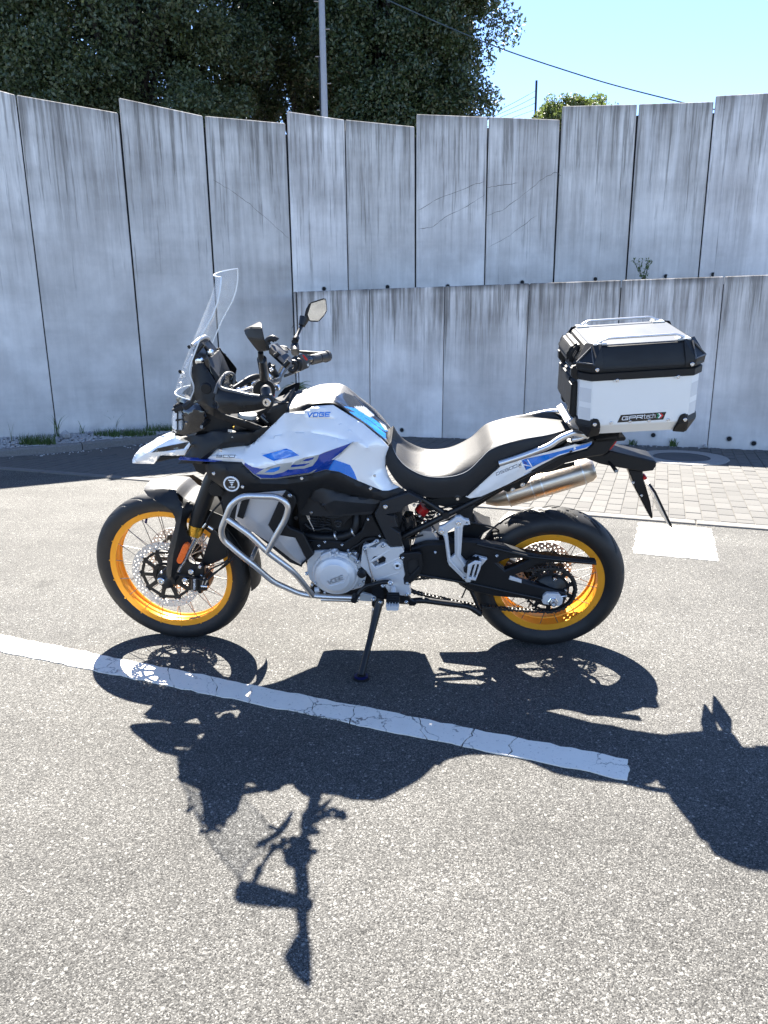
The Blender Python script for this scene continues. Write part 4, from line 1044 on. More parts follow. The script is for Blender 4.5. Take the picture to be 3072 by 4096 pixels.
def carrier(name, r0, r1, n, yc, depth, mat, hub=.05, lobes=True):
    pts = []
    for i in range(n * 8):
        a = 2 * PI * i / (n * 8); k = (i % 8) / 8; r = r1 if k in (0, .125, .875) else r0; pts.append((r * math.cos(a), r * math.sin(a)))
    holes = []
    for i in range(n):
        a = 2 * PI * (i + .5) / n; h = []
        for rr, da in ((r0 * .92, -.235), (r0 * .92, .235), (hub + .012, .17), (hub + .012, -.17)): h.append((rr * math.cos(a + da), rr * math.sin(a + da)))
        holes.append(h)
    return prism_local(name, [pts] + holes, yc - depth / 2, yc + depth / 2, mat, .001)
for sg in (-1, 1):
    wput('disc_carrier', carrier('disc_carrier', .112, .123, 10, sg * .074, .008, MBM), FW)
RIV = lathe_me('disc_rivet', [(0, -.0035), (.003, -.0035), (.004, -.0045), (.0075, -.004), (.0085, 0)], MCH, 16)
for i in range(10):
    a = 2 * PI * i / 10; link('disc_rivet', RIV, FW, tr((.121 * math.cos(a), -.079, .121 * math.sin(a))))
wput('sensor_ring', disc_me('sensor_ring', .052, .042, -.088, .003, [(.047, 40, 0)], MBM, hr=.0018, seg=48), FW)
wput('axle_bolt', lathe_me('axle_bolt', [(0, -.128), (.006, -.128), (.008, -.136), (.013, -.136), (.016, -.133), (.0165, -.118), (.011, -.11), (.011, .11)], MCH, 24), FW)
V, F = tube_geo([(-.075, -.018, .245), (-.079, -.030, .232), (-.077, -.040, .222)], [.004, .0045, .005], 8); link('valve', mesh('valve', V, F, MBA, None, 50), FW)
wput('balance_weight', prism_local('balance_weight', [[(.042, -.257), (.098, -.240), (.096, -.235), (.041, -.252)]], -.016, -.010, MBM), FW)
# ---- rear wheel
RZc = .321
RW = link('rear_wheel', lathe_me('rear_wheel', [(0, -.07), (.02, -.07), (.05, -.062), (.052, -.05), (.035, -.045), (.03, -.02), (.03, .02), (.035, .045), (.052, .05), (.05, .062), (.02, .07), (0, .07)], MBM, 36), bike, tr((0, 0, RZc))); carry(RW)
wput('tyre', tyre_me('tyre', .321, .152, .226, .052, grooves_rear, 720, 44), RW)
wput('rim', rim_me('rim', .233, .056, .207), RW)
spokes(RW, BK, 0, 0, .219, .054, .046, .056, 32, .1)
wput('brake_disc', disc_me('brake_disc', .122, .088, .086, .0045, rows(.095, .115, 24, 3), MDS, hr=.0045), RW)
wput('disc_carrier', carrier('disc_carrier', .078, .090, 6, .088, .006, MBM, .04), RW)
def sprocket():
    n = 42; pts = []
    for i in range(n):
        a = 2 * PI * i / n; s = 2 * PI / n
        for da, r in ((-.30, .1005), (-.12, .1075), (.12, .1075), (.30, .1005)): pts.append((r * math.cos(a + da * s), r * math.sin(a + da * s)))
    holes = []
    for i in range(10):
        a = 2 * PI * i / 10; h = []
        for rr, da in ((.079, -.20), (.079, .20), (.092, .22), (.094, 0), (.092, -.22)): h.append((rr * math.cos(a + da), rr * math.sin(a + da)))
        holes.append(h)
    return prism_local('sprocket', [pts] + holes, -.106, -.100, MBM, .0006)
wput('sprocket', sprocket(), RW)
wput('sprocket_carrier', lathe_me('sprocket_carrier', [(0, -.132), (.028, -.130), (.045, -.118), (.062, -.112), (.068, -.106), (.068, -.09), (.05, -.07)], MBM, 40), RW)
NUT = lathe_me('sprocket_nut', [(0, -.014), (.0045, -.014), (.0048, -.008), (.009, -.007), (.0095, 0)], MCH, 6, 20)
for i in range(5):
    a = 2 * PI * i / 5 + 1.35; link('sprocket_nut', NUT, RW, tr((.060 * math.cos(a), -.113, .060 * math.sin(a))))
    link('carrier_lug', lathe_me('carrier_lug', [(0, -.006), (.011, -.006), (.013, 0), (.013, .006)], MBM, 20), RW, tr((.060 * math.cos(a), -.110, .060 * math.sin(a))))
# ---- chain
def chain():
    c0 = np.array([-.545, .335]); r0 = .035; c1 = np.array([0, RZc]); r1 = .1045; pitch = .01588; pts = []
    d = c1 - c0; L_ = np.linalg.norm(d); base = math.atan2(d[1], d[0]); be = math.acos((r0 - r1) / L_)
    a1 = base + be; a2 = base - be
    T0u = c0 + r0 * np.array([math.cos(a1), math.sin(a1)]); T1u = c1 + r1 * np.array([math.cos(a1), math.sin(a1)])
    T0l = c0 + r0 * np.array([math.cos(a2), math.sin(a2)]); T1l = c1 + r1 * np.array([math.cos(a2), math.sin(a2)])
    for i in range(30): pts.append(T0u + (T1u - T0u) * i / 30)
    n = 30
    for i in range(n): a = a1 + (a2 - a1) * i / n; pts.append(c1 + r1 * np.array([math.cos(a), math.sin(a)]))
    for i in range(30):
        t = i / 30; p = T1l + (T0l - T1l) * t; p = p - np.array([0, .020 * math.sin(PI * t)]); pts.append(p)
    for i in range(12): a = a2 - (2 * PI - (a1 - a2)) * i / 12; pts.append(c0 + r0 * np.array([math.cos(a), math.sin(a)]))
    pts.append(pts[0]); pts = np.array(pts); seg = np.linalg.norm(np.diff(pts, axis=0), axis=1); acc = np.r_[0, np.cumsum(seg)]
    return pts, acc, pitch
pts, acc_, pitch = chain(); nl = int(acc_[-1] // pitch)
def plate_loop(l, r, k=6):
    o = []
    for i in range(k + 1): a = PI / 2 + PI * i / k; o.append((r * math.cos(a), r * math.sin(a)))
    o.append((l / 2, -r * .68))
    for i in range(k + 1): a = -PI / 2 + PI * i / k; o.append((l + r * math.cos(a), r * math.sin(a)))
    o.append((l / 2, r * .68)); return o
def link_me(outer):
    yy = .0105 if outer else .0075; bm = bmesh.new()
    for s in (-1, 1):
        me = prism_local('l', [plate_loop(pitch, .0062)], s * yy, s * (yy - .0022), MCN, .0005); bm.from_mesh(me)
    me = lathe_me('r', [(0, -.0125 if outer else -.006), (.0026 if outer else .005, -.0125 if outer else -.006), (.0026 if outer else .005, .0125 if outer else .006), (0, .0125 if outer else .006)], MCN, 8)
    for off in (0, pitch):
        s0 = len(bm.verts); bm.from_mesh(me); bm.verts.ensure_lookup_table()
        for v in bm.verts[s0:]: v.co.x += off
    o = bpy.data.meshes.new('link'); bm.to_mesh(o); bm.free(); o.materials.append(MCN); return o
LM = [link_me(True), link_me(False)]
pos = [np.array([np.interp(k * acc_[-1] / nl, acc_, pts[:, 0]), np.interp(k * acc_[-1] / nl, acc_, pts[:, 1])]) for k in range(nl + 1)]
CY = -.103
cm_ = tr((pos[0][0], CY, pos[0][1])) @ Matrix.Rotation(-math.atan2(*(pos[1] - pos[0])[::-1]), 4, 'Y'); ch0 = link('chain', LM[0], bike, cm_); inv = cm_.inverted()
for k in range(1, nl):
    d = pos[k + 1] - pos[k]; link('link', LM[k % 2], ch0, inv @ tr((pos[k][0], CY, pos[k][1])) @ Matrix.Rotation(-math.atan2(d[1], d[0]), 4, 'Y'))
# ---- swingarm, adjuster, chain guard
SW = [(-430, 510), (-310, 470), (-160, 465), (-20, 440), (110, 450), (330, 487), (480, 533), (640, 562), (1112, 617), (1115, 650), (900, 632), (700, 625), (600, 652), (540, 690), (420, 735), (480, 778), (600, 812), (860, 880), (872, 905), (842, 975), (700, 985), (650, 958), (500, 925), (260, 905), (100, 870), (-40, 800), (-200, 750), (-330, 740), (-420, 700)]
swo = prism('swingarm', 6, SW, -.150, -.118, MBK, bike, holes=[[(285, 630), (370, 594), (480, 590), (560, 600), (440, 655), (352, 690)]], bev=.006)
prism('swingarm_far_arm', 6, [(-300, 560), (0, 500), (300, 560), (640, 700), (800, 760), (820, 840), (700, 880), (400, 830), (0, 720), (-300, 700)], .105, .135, MBK, bike, bev=.005)
tube('swingarm_rib', [P(6, 120, 470, -.153), P(6, 330, 520, -.153), P(6, 560, 575, -.153), P(6, 1100, 630, -.153)], .006, MBM, swo)
tube('swingarm_rib', [P(6, -380, 720, -.152), P(6, 40, 790, -.153), P(6, 420, 875, -.153), P(6, 660, 925, -.153)], .006, MBM, swo)
prism('chain_slider', 6, [(395, 735), (490, 768), (490, 795), (385, 765)], -.156, -.150, MAL, swo)
adj = prism('axle_adjuster', 6, [(660, 948), (672, 905), (700, 880), (798, 884), (835, 925), (826, 968), (800, 985), (672, 968)], -.166, -.150, MAL, bike)
put('axle_nut', lathe_me('axle_nut', [(0, -.006), (.0075, -.006), (.008, -.020), (.0125, -.020), (.013, -.012), (.018, -.011), (.021, -.008), (.021, 0)], MCH, 6, 20), adj, P(6, 748, 940, -.164))
put('axle_end', lathe_me('axle_end', [(0, -.018), (.0072, -.018), (.0075, -.028), (.011, -.028), (.012, -.024), (.012, 0)], MSB, 20), adj, P(6, 750, 940, -.164))
tube('adjuster_screw', [P(6, 800, 905, -.155), P(6, 862, 900, -.155)], .0042, MCH, adj); bolt(6, 856, 900, -.156, adj, .8)
# pivot cover by the bracket
pc = prism('pivot_cover', 11, [(1325, 905), (1350, 880), (1560, 860), (1610, 880), (1635, 1060), (1600, 1130), (1500, 1250), (1420, 1300), (1385, 1290), (1378, 1200), (1400, 1160), (1375, 1060), (1370, 960), (1330, 940)], -.186, -.168, MBK, bike,
            holes=[[(1415, 1000), (1500, 950), (1560, 960), (1580, 1060), (1460, 1180), (1430, 1140)]], bev=.003)
prism('pivot_cover_web', 11, [(1405, 990), (1500, 935), (1575, 950), (1590, 1065), (1460, 1195), (1418, 1150)], -.174, -.168, MDK, pc, bev=0)
for x, y in ((1362, 930), (1420, 1268)): bolt(11, x, y, -.186, pc)
# ---- engine
eng = prism('engine', 4, [(380, 330), (700, 300), (1000, 330), (1250, 400), (1330, 700), (1330, 1090), (950, 1105), (640, 1100), (580, 1080), (535, 1010), (490, 950), (470, 860), (420, 640), (395, 450)], -.118, .14, MDK, bike, bev=.004)
prism('engine_casing', 11, [(90, 1040), (100, 960), (150, 880), (190, 850), (400, 840), (450, 822), (492, 832), (500, 870), (640, 880), (720, 920), (800, 985), (820, 1080), (880, 1160), (850, 1320), (700, 1365), (420, 1400), (240, 1330), (130, 1230), (95, 1130)], -.172, -.118, MAL, eng, bev=.004)
cc = P(11, 466, 1172, -.2)
put('clutch_cover', lathe_me('clutch_cover', [(0, -.018), (.056, -.018), (.060, -.0165), (.064, -.012), (.078, -.005), (.083, .002), (.0845, .008), (.0845, .03)], MAL, 64, 22), eng, cc)
put('cover_flange', lathe_me('cover_flange', [(.084, .010), (.092, .010), (.094, .013), (.094, .03)], MAL, 64, 22), eng, cc)
prism('cover_rib', 11, [(265, 950), (270, 905), (340, 870), (400, 850), (420, 925), (470, 930), (470, 870), (492, 860), (510, 880), (440, 960), (300, 1045), (280, 1000)], -.196, -.172, MAL, eng, bev=.004)
prism('cover_rib', 11, [(520, 870), (640, 890), (625, 960), (490, 935)], -.186, -.172, MAL, eng, bev=.004)
lettering('casing_lettering', strokes('VOGE', S(11, 380, 1290), (P_ := np.array(S(11, 422, 1274))) - S(11, 380, 1290), np.array(S(11, 366, 1240)) - S(11, 380, 1290), 1.2, .2), -.2195, MSB, eng)
prism('casing_line', 11, [(385, 1308), (575, 1262), (640, 1150), (652, 1152), (586, 1274), (392, 1322)], -.2205, -.216, MAL, eng, bev=.0005)
lettering('casing_plate', [[S(11, *p) for p in ((655, 905), (722, 935), (705, 1025), (640, 985))]], -.1885, MSG, eng)
for x, y in ((765, 980), (735, 870), (90, 1138), (205, 1260), (655, 870)): bolt(11, x, y, -.186, eng, 1.25)
put('oil_cap', lathe_me('oil_cap', [(0, -.012), (.012, -.012), (.0155, -.009), (.016, -.002), (.019, 0), (.019, .03)], MBM, 24), eng, P(11, 820, 1145, -.19))
tube('engine_bolt_boss', [P(11, 200, 1360, -.165), P(11, 260, 1350, -.165)], .012, MAL, eng)
prism('sump', 4, [(520, 1010), (620, 1075), (960, 1090), (1240, 1085), (1300, 1100), (1260, 1125), (1120, 1140), (900, 1122), (590, 1125), (480, 1090)], -.10, .13, MBM, eng, bev=.004)
# water pump bits in the dark bay
ST_ = [((70, 335), (190, 575)), ((100, 330), (130, 420)), ((260, 300), (220, 500)), ((270, 310), (340, 470)), ((330, 330), (345, 450)), ((260, 520), (410, 480)), ((290, 400), (245, 520))]
for a, b_ in ST_: tube('linkage_rod', [P(11, *a, -.135), P(11, *b_, -.135)], .0028, MSB if a[0] < 120 else MBM, eng)
tube('coolant_hose', catmull([P(11, 40, 620, -.135), P(11, 250, 660, -.145), P(11, 520, 655, -.145), P(11, 690, 600, -.145), P(11, 745, 480, -.14), P(11, 750, 330, -.12)]), .016, MBK, bike)
rb = prism('ring_bracket', 11, [(400, 400), (620, 330), (740, 340), (640, 430), (590, 500), (540, 545), (480, 540), (430, 490)], -.152, -.138, MBK, bike, bev=.002)
put('bracket_ring', lathe_me('bracket_ring', [(.008, .006), (.0085, -.004), (.013, -.006), (.016, -.004), (.017, .006)], MBM, 28), rb, P(11, 508, 480, -.154))
put('ring_hole', lathe_me('ring_hole', [(0, .001), (.009, .001)], MDK, 20), rb, P(11, 508, 480, -.155))
prism('frame_brace', 11, [(-10, 600), (60, 700), (300, 700), (590, 730), (700, 660), (810, 590), (900, 380), (960, 370), (1120, 660), (1115, 690), (1000, 650), (850, 670), (770, 750), (720, 830), (640, 870), (550, 855), (500, 830), (400, 840), (180, 850), (110, 790)], -.160, -.128, MBK, bike, bev=.004)
prism('sensor_cover', 11, [(885, 350), (945, 345), (940, 400), (890, 405)], -.15, -.13, MBM, bike)
# silver side plate
sp = prism('side_plate', 11, [(830, 800), (860, 770), (930, 800), (1000, 800), (1050, 750), (1095, 728), (1140, 745), (1200, 800), (1350, 788), (1382, 860), (1325, 895), (1315, 940), (1360, 975), (1375, 1060), (1395, 1160), (1375, 1205), (1385, 1290), (1450, 1300), (1475, 1420), (1440, 1445), (1330, 1435), (1180, 1400), (1125, 1310), (1130, 1260), (990, 1225), (940, 1200), (870, 1110), (800, 1040), (815, 930)], -.184, -.150, MAL, bike,
            holes=[[(935, 975), (985, 920), (1085, 900), (1140, 940), (1130, 1010), (990, 1055)]], bev=.0025)
prism('plate_recess', 11, [(930, 970), (985, 912), (1090, 895), (1148, 935), (1136, 1018), (985, 1062)], -.166, -.155, MBM, sp)
for a, b_, w in (((900, 1010), (1190, 830), .0065), ((1010, 1080), (1320, 930), .0065), ((880, 1000), (1000, 1100), .005), ((1010, 1225), (1330, 1120), .006), ((1365, 1340), (1450, 1310), .004)):
    tube('plate_rib', [P(11, *a, -.181), P(11, *b_, -.181)], w, MAL, sp, sx=.6)
put('hex_bolt', lathe_me('hex_bolt', [(0, -.012), (.009, -.012), (.0105, -.010), (.0105, -.003), (.0145, -.003), (.0145, .004)], MCH, 6, 20), sp, P(11, 1005, 975, -.17))
put('pivot_ring', lathe_me('pivot_ring', [(0, .006), (.0055, .006), (.006, -.002), (.011, -.006), (.017, -.003), (.0185, .002), (.0185, .01)], MAL, 32), sp, P(11, 1290, 1040, -.186))
put('pivot_hole', lathe_me('pivot_hole', [(0, 0), (.0062, 0)], MDK, 20), sp, P(11, 1290, 1040, -.1875))
for x, y in ((1100, 768), (1420, 1415), (1100, 1300)): bolt(11, x, y, -.185, sp, 1.3)
tube('shift_rod', [P(11, 862, 815, -.196), P(11, 885, 900, -.196), P(11, 925, 1060, -.196), P(11, 962, 1180, -.196), P(11, 970, 1240, -.196)], [.0075, .0035, .003, .0045, .007], MCH, bike)
prism('shift_arm', 11, [(830, 800), (840, 780), (870, 765), (960, 740), (1000, 700), (1035, 695), (1050, 720), (1035, 745), (990, 755), (900, 800), (885, 830), (850, 840)], -.190, -.182, MAL, bike)
bolt(11, 1018, 722, -.19, None, 1.1); bolt(11, 860, 810, -.198, None, 1.2)
sh = tube('shift_lever', catmull([P(11, 1205, 1255, -.21), P(11, 1100, 1255, -.215), P(11, 990, 1285, -.215), P(11, 880, 1310, -.218), P(11, 790, 1390, -.222), P(11, 745, 1470, -.228)]), [.010, .0085, .008, .008], MBM, bike)
tube('toe_peg', [P(11, 735, 1430, -.225), P(11, 715, 1505, -.262)], .0125, MBK, sh)
bolt(11, 1200, 1265, -.222, sh, 1.7)
# footpeg
fp = tube('footpeg', [P(11, 1240, 1330, -.19), P(11, 1240, 1440, -.225)], .011, MAL, bike)
a = P(11, 1240, 1425, -.215); 
hull('peg_body', [a + np.array([dx, dy, dz]) for dx in (-.024, .024) for dy, dz in ((0, -.014), (0, .010), (-.098, -.012), (-.098, .010))], MAL, fp)
for k in range(6):
    hull('rubber_rib', [a + np.array([dx, -.010 - k * .0125 + dy, .010 + dz]) for dx in (-.0245, .0245) for dy in (-.0045, .0045) for dz in (0, .006)], MBK, fp, bev=.001)
hull('peg_rubber', [a + np.array([dx, dy, dz]) for dx in (-.0255, .0255) for dy in (-.004, -.082) for dz in (-.010, .0118)], MBK, fp)
for k in range(5):
    hull('peg_tooth', [a + np.array([-.022 + k * .011 + dx, -.099 + dy, .008 + dz]) for dx, dy, dz in ((-.004, 0, 0), (.004, 0, 0), (-.004, .02, 0), (.004, .02, 0), (0, .0, .009), (0, .02, .009))], MAL, fp, bev=0)
# side stand
ft = np.array([-.761, -.394, .08])
gl = BK.wm(); nz_ = MB.T @ np.array([0, 0, 1.0])
foot = ft + nz_ * .012
ss = tube('side_stand', [P(4, 1075, 1125, -.175), P(4, 1062, 1200, -.19), foot * .5 + P(4, 1062, 1200, -.19) * .5, foot + nz_ * .004], [.019, .017, .013, .0125], MBM, bike, seg=14)
hull('stand_bracket', [P(4, x, y, d) for x, y in ((1010, 1010), (1095, 1015), (1115, 1100), (1112, 1180), (1075, 1215), (1010, 1195)) for d in (-.185, -.13)], MBM, ss)
bolt(4, 1083, 1157, -.196, ss, 1.3)
om = []
for r, z0, z1 in ((.034, -.012, -.003),):
    V = [foot + (MB.T @ np.array([r * math.cos(2 * PI * i / 8 + .39), r * math.sin(2 * PI * i / 8 + .39), z])) for z in (z0, z1) for i in range(8)]
    hull('stand_foot', V, MBK, ss, bev=.002)
V = [foot + (MB.T @ np.array([.029 * math.cos(2 * PI * i / 8 + .39), .029 * math.sin(2 * PI * i / 8 + .39), z])) for z in (-.003, .003) for i in range(8)]
hull('foot_clamp', V, MBA, ss, bev=.001)
hull('foot_pad_top', [foot + (MB.T @ np.array([.019 * math.cos(2 * PI * i / 8), .019 * math.sin(2 * PI * i / 8), z])) for z in (.003, .007) for i in range(8)], MBK, ss, bev=.001)
# springs by the stand
hx = [];  s0, s1 = P(4, 1022, 1205, -.20), P(4, 1010, 1330, -.21)
for i in range(60):
    t = i / 59; c = s0 + (s1 - s0) * t; hx.append(c + np.array([math.cos(i * 1.3) * .0045, math.sin(i * 1.3) * .0045, 0]))
tube('stand_spring', hx, .0013, MSB, ss, seg=5)
tube('spring_hook', [s1, P(4, 990, 1400, -.222), P(4, 985, 1430, -.224)], .0022, MCH, ss)
# centre stand folded up
tube('centre_stand', fillet([P(4, 1130, 1130, -.15), P(4, 1300, 1155, -.15), P(4, 1420, 1140, -.15), P(4, 1659, 1172, -.15), P(6, 60, 985, -.15), P(6, 150, 1050, -.15)], .03), .0125, MBM, bike)
prism('stand_lug', 11, [(1325, 1450), (1440, 1450), (1480, 1500), (1560, 1530), (1520, 1575), (1450, 1570), (1440, 1545), (1340, 1530)], -.168, -.150, MBM, bike); bolt(11, 1410, 1515, -.170, None, 1.3)
tube('stand_upright', [P(6, -20, 790, -.13), P(6, 70, 850, -.13), P(6, 150, 1030, -.13)], .009, MBM, bike)
tube('stand_spring', [P(5, 775, 1520, -.165), P(5, 720, 1640, -.15)], .003, MBM, bike)
prism('stand_foot_plate', 6, [(80, 1035), (165, 1040), (160, 1075), (130, 1060)], -.16, -.10, MBM, bike)
# ---- upper frame, shock, side cover
fr_ = tube('subframe', [P(5, 225, 1135, -.135), P(5, 420, 1040, -.135), P(5, 600, 950, -.135), P(5, 850, 825, -.135), P(5, 1100, 685, -.13), P(5, 1330, 585, -.12)], [.013, .0125, .012, .011, .010], MBM, bike)
tube('subframe_strut', [P(5, 395, 825, -.135), P(5, 600, 955, -.135)], .0115, MBM, fr_)
tube('subframe_far_tube', [P(5, 360, 1135, .13), P(5, 700, 950, .13), P(5, 1100, 700, .12)], .012, MBM, fr_)
put('frame_lug', lathe_me('frame_lug', [(0, -.012), (.014, -.012), (.016, -.009), (.016, .01)], MBM, 20), fr_, P(5, 585, 950, -.138))
shk = put('shock', slab_me('shock', .05, .05, .05, MBM, .01), bike, P(5, 300, 1100, 0)); SHI = tr(P(5, 300, 1100, 0)).inverted()
def local_tube(name, pts, r, mat, parent, seg=14):
    iv = SHI; V, F = tube_geo(pts, r, seg); me = mesh(name, V, F, mat, None, 50, recalc=True); return link(name, me, parent, iv.copy())
local_tube('shock_body', [P(5, 250, 1160, .0), P(5, 440, 860, .0)], .020, MSB, shk)
c0, c1 = P(5, 360, 1040, 0), P(5, 455, 850, 0); dv = (c1 - c0) / np.linalg.norm(c1 - c0); e1 = np.cross(dv, (0, 1, 0)); e1 /= np.linalg.norm(e1); e2 = np.cross(dv, e1)
local_tube('spring', [c0 + (c1 - c0) * t + (e1 * math.cos(t * 36) + e2 * math.sin(t * 36)) * .038 for t in np.linspace(0, 1, 110)], .0055, MRD if 0 else MBM, shk, 8)
local_tube('shock_reservoir', [P(5, 290, 1090, -.09), P(5, 255, 950, -.09)], .032, MGB, shk, 24)
local_tube('reservoir_band', [P(5, 272, 1020, -.09), P(5, 266, 990, -.09)], .0335, MBM, shk, 24)
local_tube('preload_collar', [P(5, 375, 930, -.04), P(5, 415, 885, -.04)], .026, MRD, shk, 24)
prism('battery_box', 5, [(420, 830), (640, 800), (780, 800), (830, 830), (800, 1010), (720, 1000), (640, 900), (500, 870)], -.08, .08, MDK, bike)
for x, y in ((325, 870), (370, 960), (410, 1010), (520, 945), (495, 1090), (200, 970), (205, 1040)): bolt(5, x, y, -.10, None, 1.0, name='cable_clip')
prism('side_cover', 11, [(1070, 190), (1440, 70), (1640, 165), (1560, 190), (1400, 250), (1340, 330), (1230, 350), (1130, 360), (1250, 375), (1300, 530), (1220, 535), (1330, 610), (1345, 700), (1360, 790), (1190, 785), (1130, 680), (1010, 420), (990, 360), (1040, 270)], -.190, -.160, MBG, bike, bev=.004)
bolt(11, 1133, 250, -.192, None, 1.4)
prism('cover_step', 11, [(1225, 370), (1290, 400), (1310, 530), (1190, 510)], -.184, -.165, MBK, bike)
# ---- seat
seat_rows = [((135, 318, .07), (138, 345, -.09), (105, 380, -.10)), ((165, 335, .085), (150, 400, -.112), (88, 480, -.12)), ((200, 352, .095), (190, 480, -.125), (108, 570, -.13)), ((300, 415, .105), (270, 560, -.138), (200, 700, -.145)),
    ((430, 440, .105), (400, 625, -.146), (330, 785, -.150)), ((560, 420, .105), (540, 642, -.150), (490, 812, -.152)), ((700, 360, .108), (680, 625, -.150), (630, 806, -.152)), ((830, 285, .11), (780, 580, -.148), (740, 797, -.152)),
    ((930, 205, .112), (870, 495, -.145), (850, 700, -.152)), ((1000, 185, .114), (970, 405, -.142), (980, 600, -.152)), ((1200, 162, .115), (1180, 335, -.138), (1220, 480, -.150)), ((1400, 150, .115), (1420, 292, -.132), (1450, 405, -.142)),
    ((1530, 152, .105), (1550, 258, -.115), (1570, 350, -.125)), ((1588, 180, .07), (1603, 236, -.075), (1622, 285, -.085))]
st_ = []; seam = []
for (a, b_, c) in seat_rows:
    f = P(5, *a); tw = np.array([f[0], -f[1], f[2]]); sm_ = P(5, *b_); lw_ = P(5, *c); seam.append(sm_)
    k = abs(f[1]); st_.append([np.array([f[0], 0, f[2] + .006]), np.array([f[0], -k * .55, f[2] + .005]), tw * .5 + np.array([f[0], -k * .9, f[2] + .003]) * .5, sm_, sm_ * .5 + lw_ * .5 + np.array([0, -.006, 0]), lw_])
loftsym('seat', st_, BK, [MVS, MVT], bike, split=3.0)
tube('seat_stitch', [p + np.array([0, -.0012, .0008]) for p in catmull(seam[1:-1], 6)], .0011, MST, bike, seg=5)
# seat lock
put('seat_lock', lathe_me('seat_lock', [(0, -.008), (.007, -.008), (.008, -.006), (.013, -.004), (.014, .004)], MBM, 20), bike, P(5, 685, 812, -.15))
put('lock_barrel', lathe_me('lock_barrel', [(0, -.011), (.0055, -.011), (.006, -.006)], MCH, 16), bike, P(5, 685, 812, -.15))
# ---- tank and side fairing
o1 = qs(2, [(-57, 1434, -.15), (0, 1372, -.15), (48, 1335, -.15), (300, 1312, -.155), (345, 1285, -.155), (420, 1215, -.15), (500, 1140, -.145), (600, 1042, -.14), (760, 1025, -.14), (830, 985, -.137), (1000, 975, -.135), (1100, 1038, -.13), (1250, 1130, -.125), (1400, 1255, -.115), (1462, 1322, -.108),
            (1440, 1400, -.115), (1432, 1480, -.122), (1462, 1570, -.128), (1500, 1630, -.135), (1551, 1657, -.15), (1461, 1687, -.165), (1411, 1687, -.175), (1201, 1602, -.19), (1050, 1530, -.20), (940, 1512, -.205), (800, 1548, -.21), (520, 1592, -.215), (400, 1592, -.215), (330, 1545, -.21), (240, 1452, -.20)])
cA = qs(2, [(-20, 1400, -.165), (250, 1425, -.205), (385, 1485, -.232), (560, 1465, -.240), (720, 1420, -.242), (880, 1382, -.238), (1020, 1335, -.225), (1168, 1283, -.195)])
cB = qs(2, [(640, 1115, -.156), (760, 1080, -.158), (1020, 1092, -.158), (1160, 1190, -.162), (1290, 1330, -.165)])
cC = qs(2, [(480, 1240, -.17), (620, 1200, -.176), (800, 1200, -.182), (960, 1230, -.188), (1100, 1262, -.188)])
TXT = lambda t, x, y, ax_, ay, ux, uy, g, w: [(np.array(k), 0) for k in strokes(t, S(2, x, y), np.array(S(2, x + ax_, y + ay)) - S(2, x, y), np.array(S(2, x + ux, y + uy)) - S(2, x, y), g, w)]
def R_(c, pts, mi): return ([S(c, *p) for p in pts], mi)
regs = [R_(2, [(268, 1452), (330, 1488), (400, 1502), (600, 1490), (760, 1440), (885, 1388), (1020, 1338), (1168, 1282), (1100, 1345), (1000, 1420), (900, 1490), (800, 1538), (520, 1582), (405, 1582), (335, 1540), (262, 1470)], 1),
        R_(2, [(400, 1590), (520, 1590), (800, 1547), (940, 1500), (1168, 1284), (1168, 1276), (935, 1490), (800, 1537), (520, 1581), (400, 1581)], 3),
        R_(2, [(410, 1392), (480, 1372), (612, 1335), (655, 1350), (720, 1393), (505, 1438), (450, 1412)], 2),
        R_(2, [(830, 1538), (900, 1478), (962, 1430), (1010, 1428), (1020, 1440), (975, 1515), (940, 1510)], 1),
        R_(2, [(1010, 1428), (1140, 1472), (1175, 1530), (1202, 1598), (1050, 1528), (960, 1512), (985, 1470)], 2),
        R_(2, [(355, 1548), (430, 1502), (540, 1465), (665, 1448), (645, 1500), (590, 1532), (500, 1555)], 3), R_(2, [(430, 1536), (480, 1504), (562, 1484), (552, 1512), (510, 1532)], 2),
        R_(2, [(630, 1512), (648, 1492), (760, 1480), (815, 1455), (700, 1470), (662, 1468), (690, 1440), (760, 1412), (890, 1385), (868, 1430), (830, 1480), (760, 1502)], 3), R_(2, [(745, 1440), (772, 1424), (845, 1406), (832, 1426), (790, 1440)], 1)]
def glyphs(t, c, x, y, ax_, ay, ux, uy, g, w, mi):
    return [([tuple(p) for p in k], mi) for k in strokes(t, S(c, x, y), np.array(S(c, x + ax_, y + ay)) - S(c, x, y), np.array(S(c, x + ux, y + uy)) - S(c, x, y), g, w)]
regs += glyphs('VOGE', 2, 786, 1072, 34, -1, 7, -30, 1.44, .33, 2)
regs += glyphs('900', 2, 32, 1408, 42, 0, 6, -17, 1.28, .28, 4)
panel('tank', o1, MW, bike, creases=[cA, cB, cC], regions=regs, infl=.010, join=False, mirror=True, res=13, smooth=24, mats=[MW, MBL, MLB, MSG, MDP])
# core body that fills the space between the tank halves
cr_ = [P(2, x, y, -.10) for x, y in ((60, 1400), (450, 1250), (700, 1060), (1000, 1010), (1400, 1300), (1440, 1500), (1300, 1640), (700, 1560), (200, 1500))]
prism_pts = [(60, 1400), (450, 1250), (640, 1080), (1000, 1010), (1400, 1300), (1440, 1500), (1400, 1640), (900, 1500), (700, 1560), (200, 1500)]
prism('air_box', 2, prism_pts, -.095, .095, MDK, bike, bev=.01)
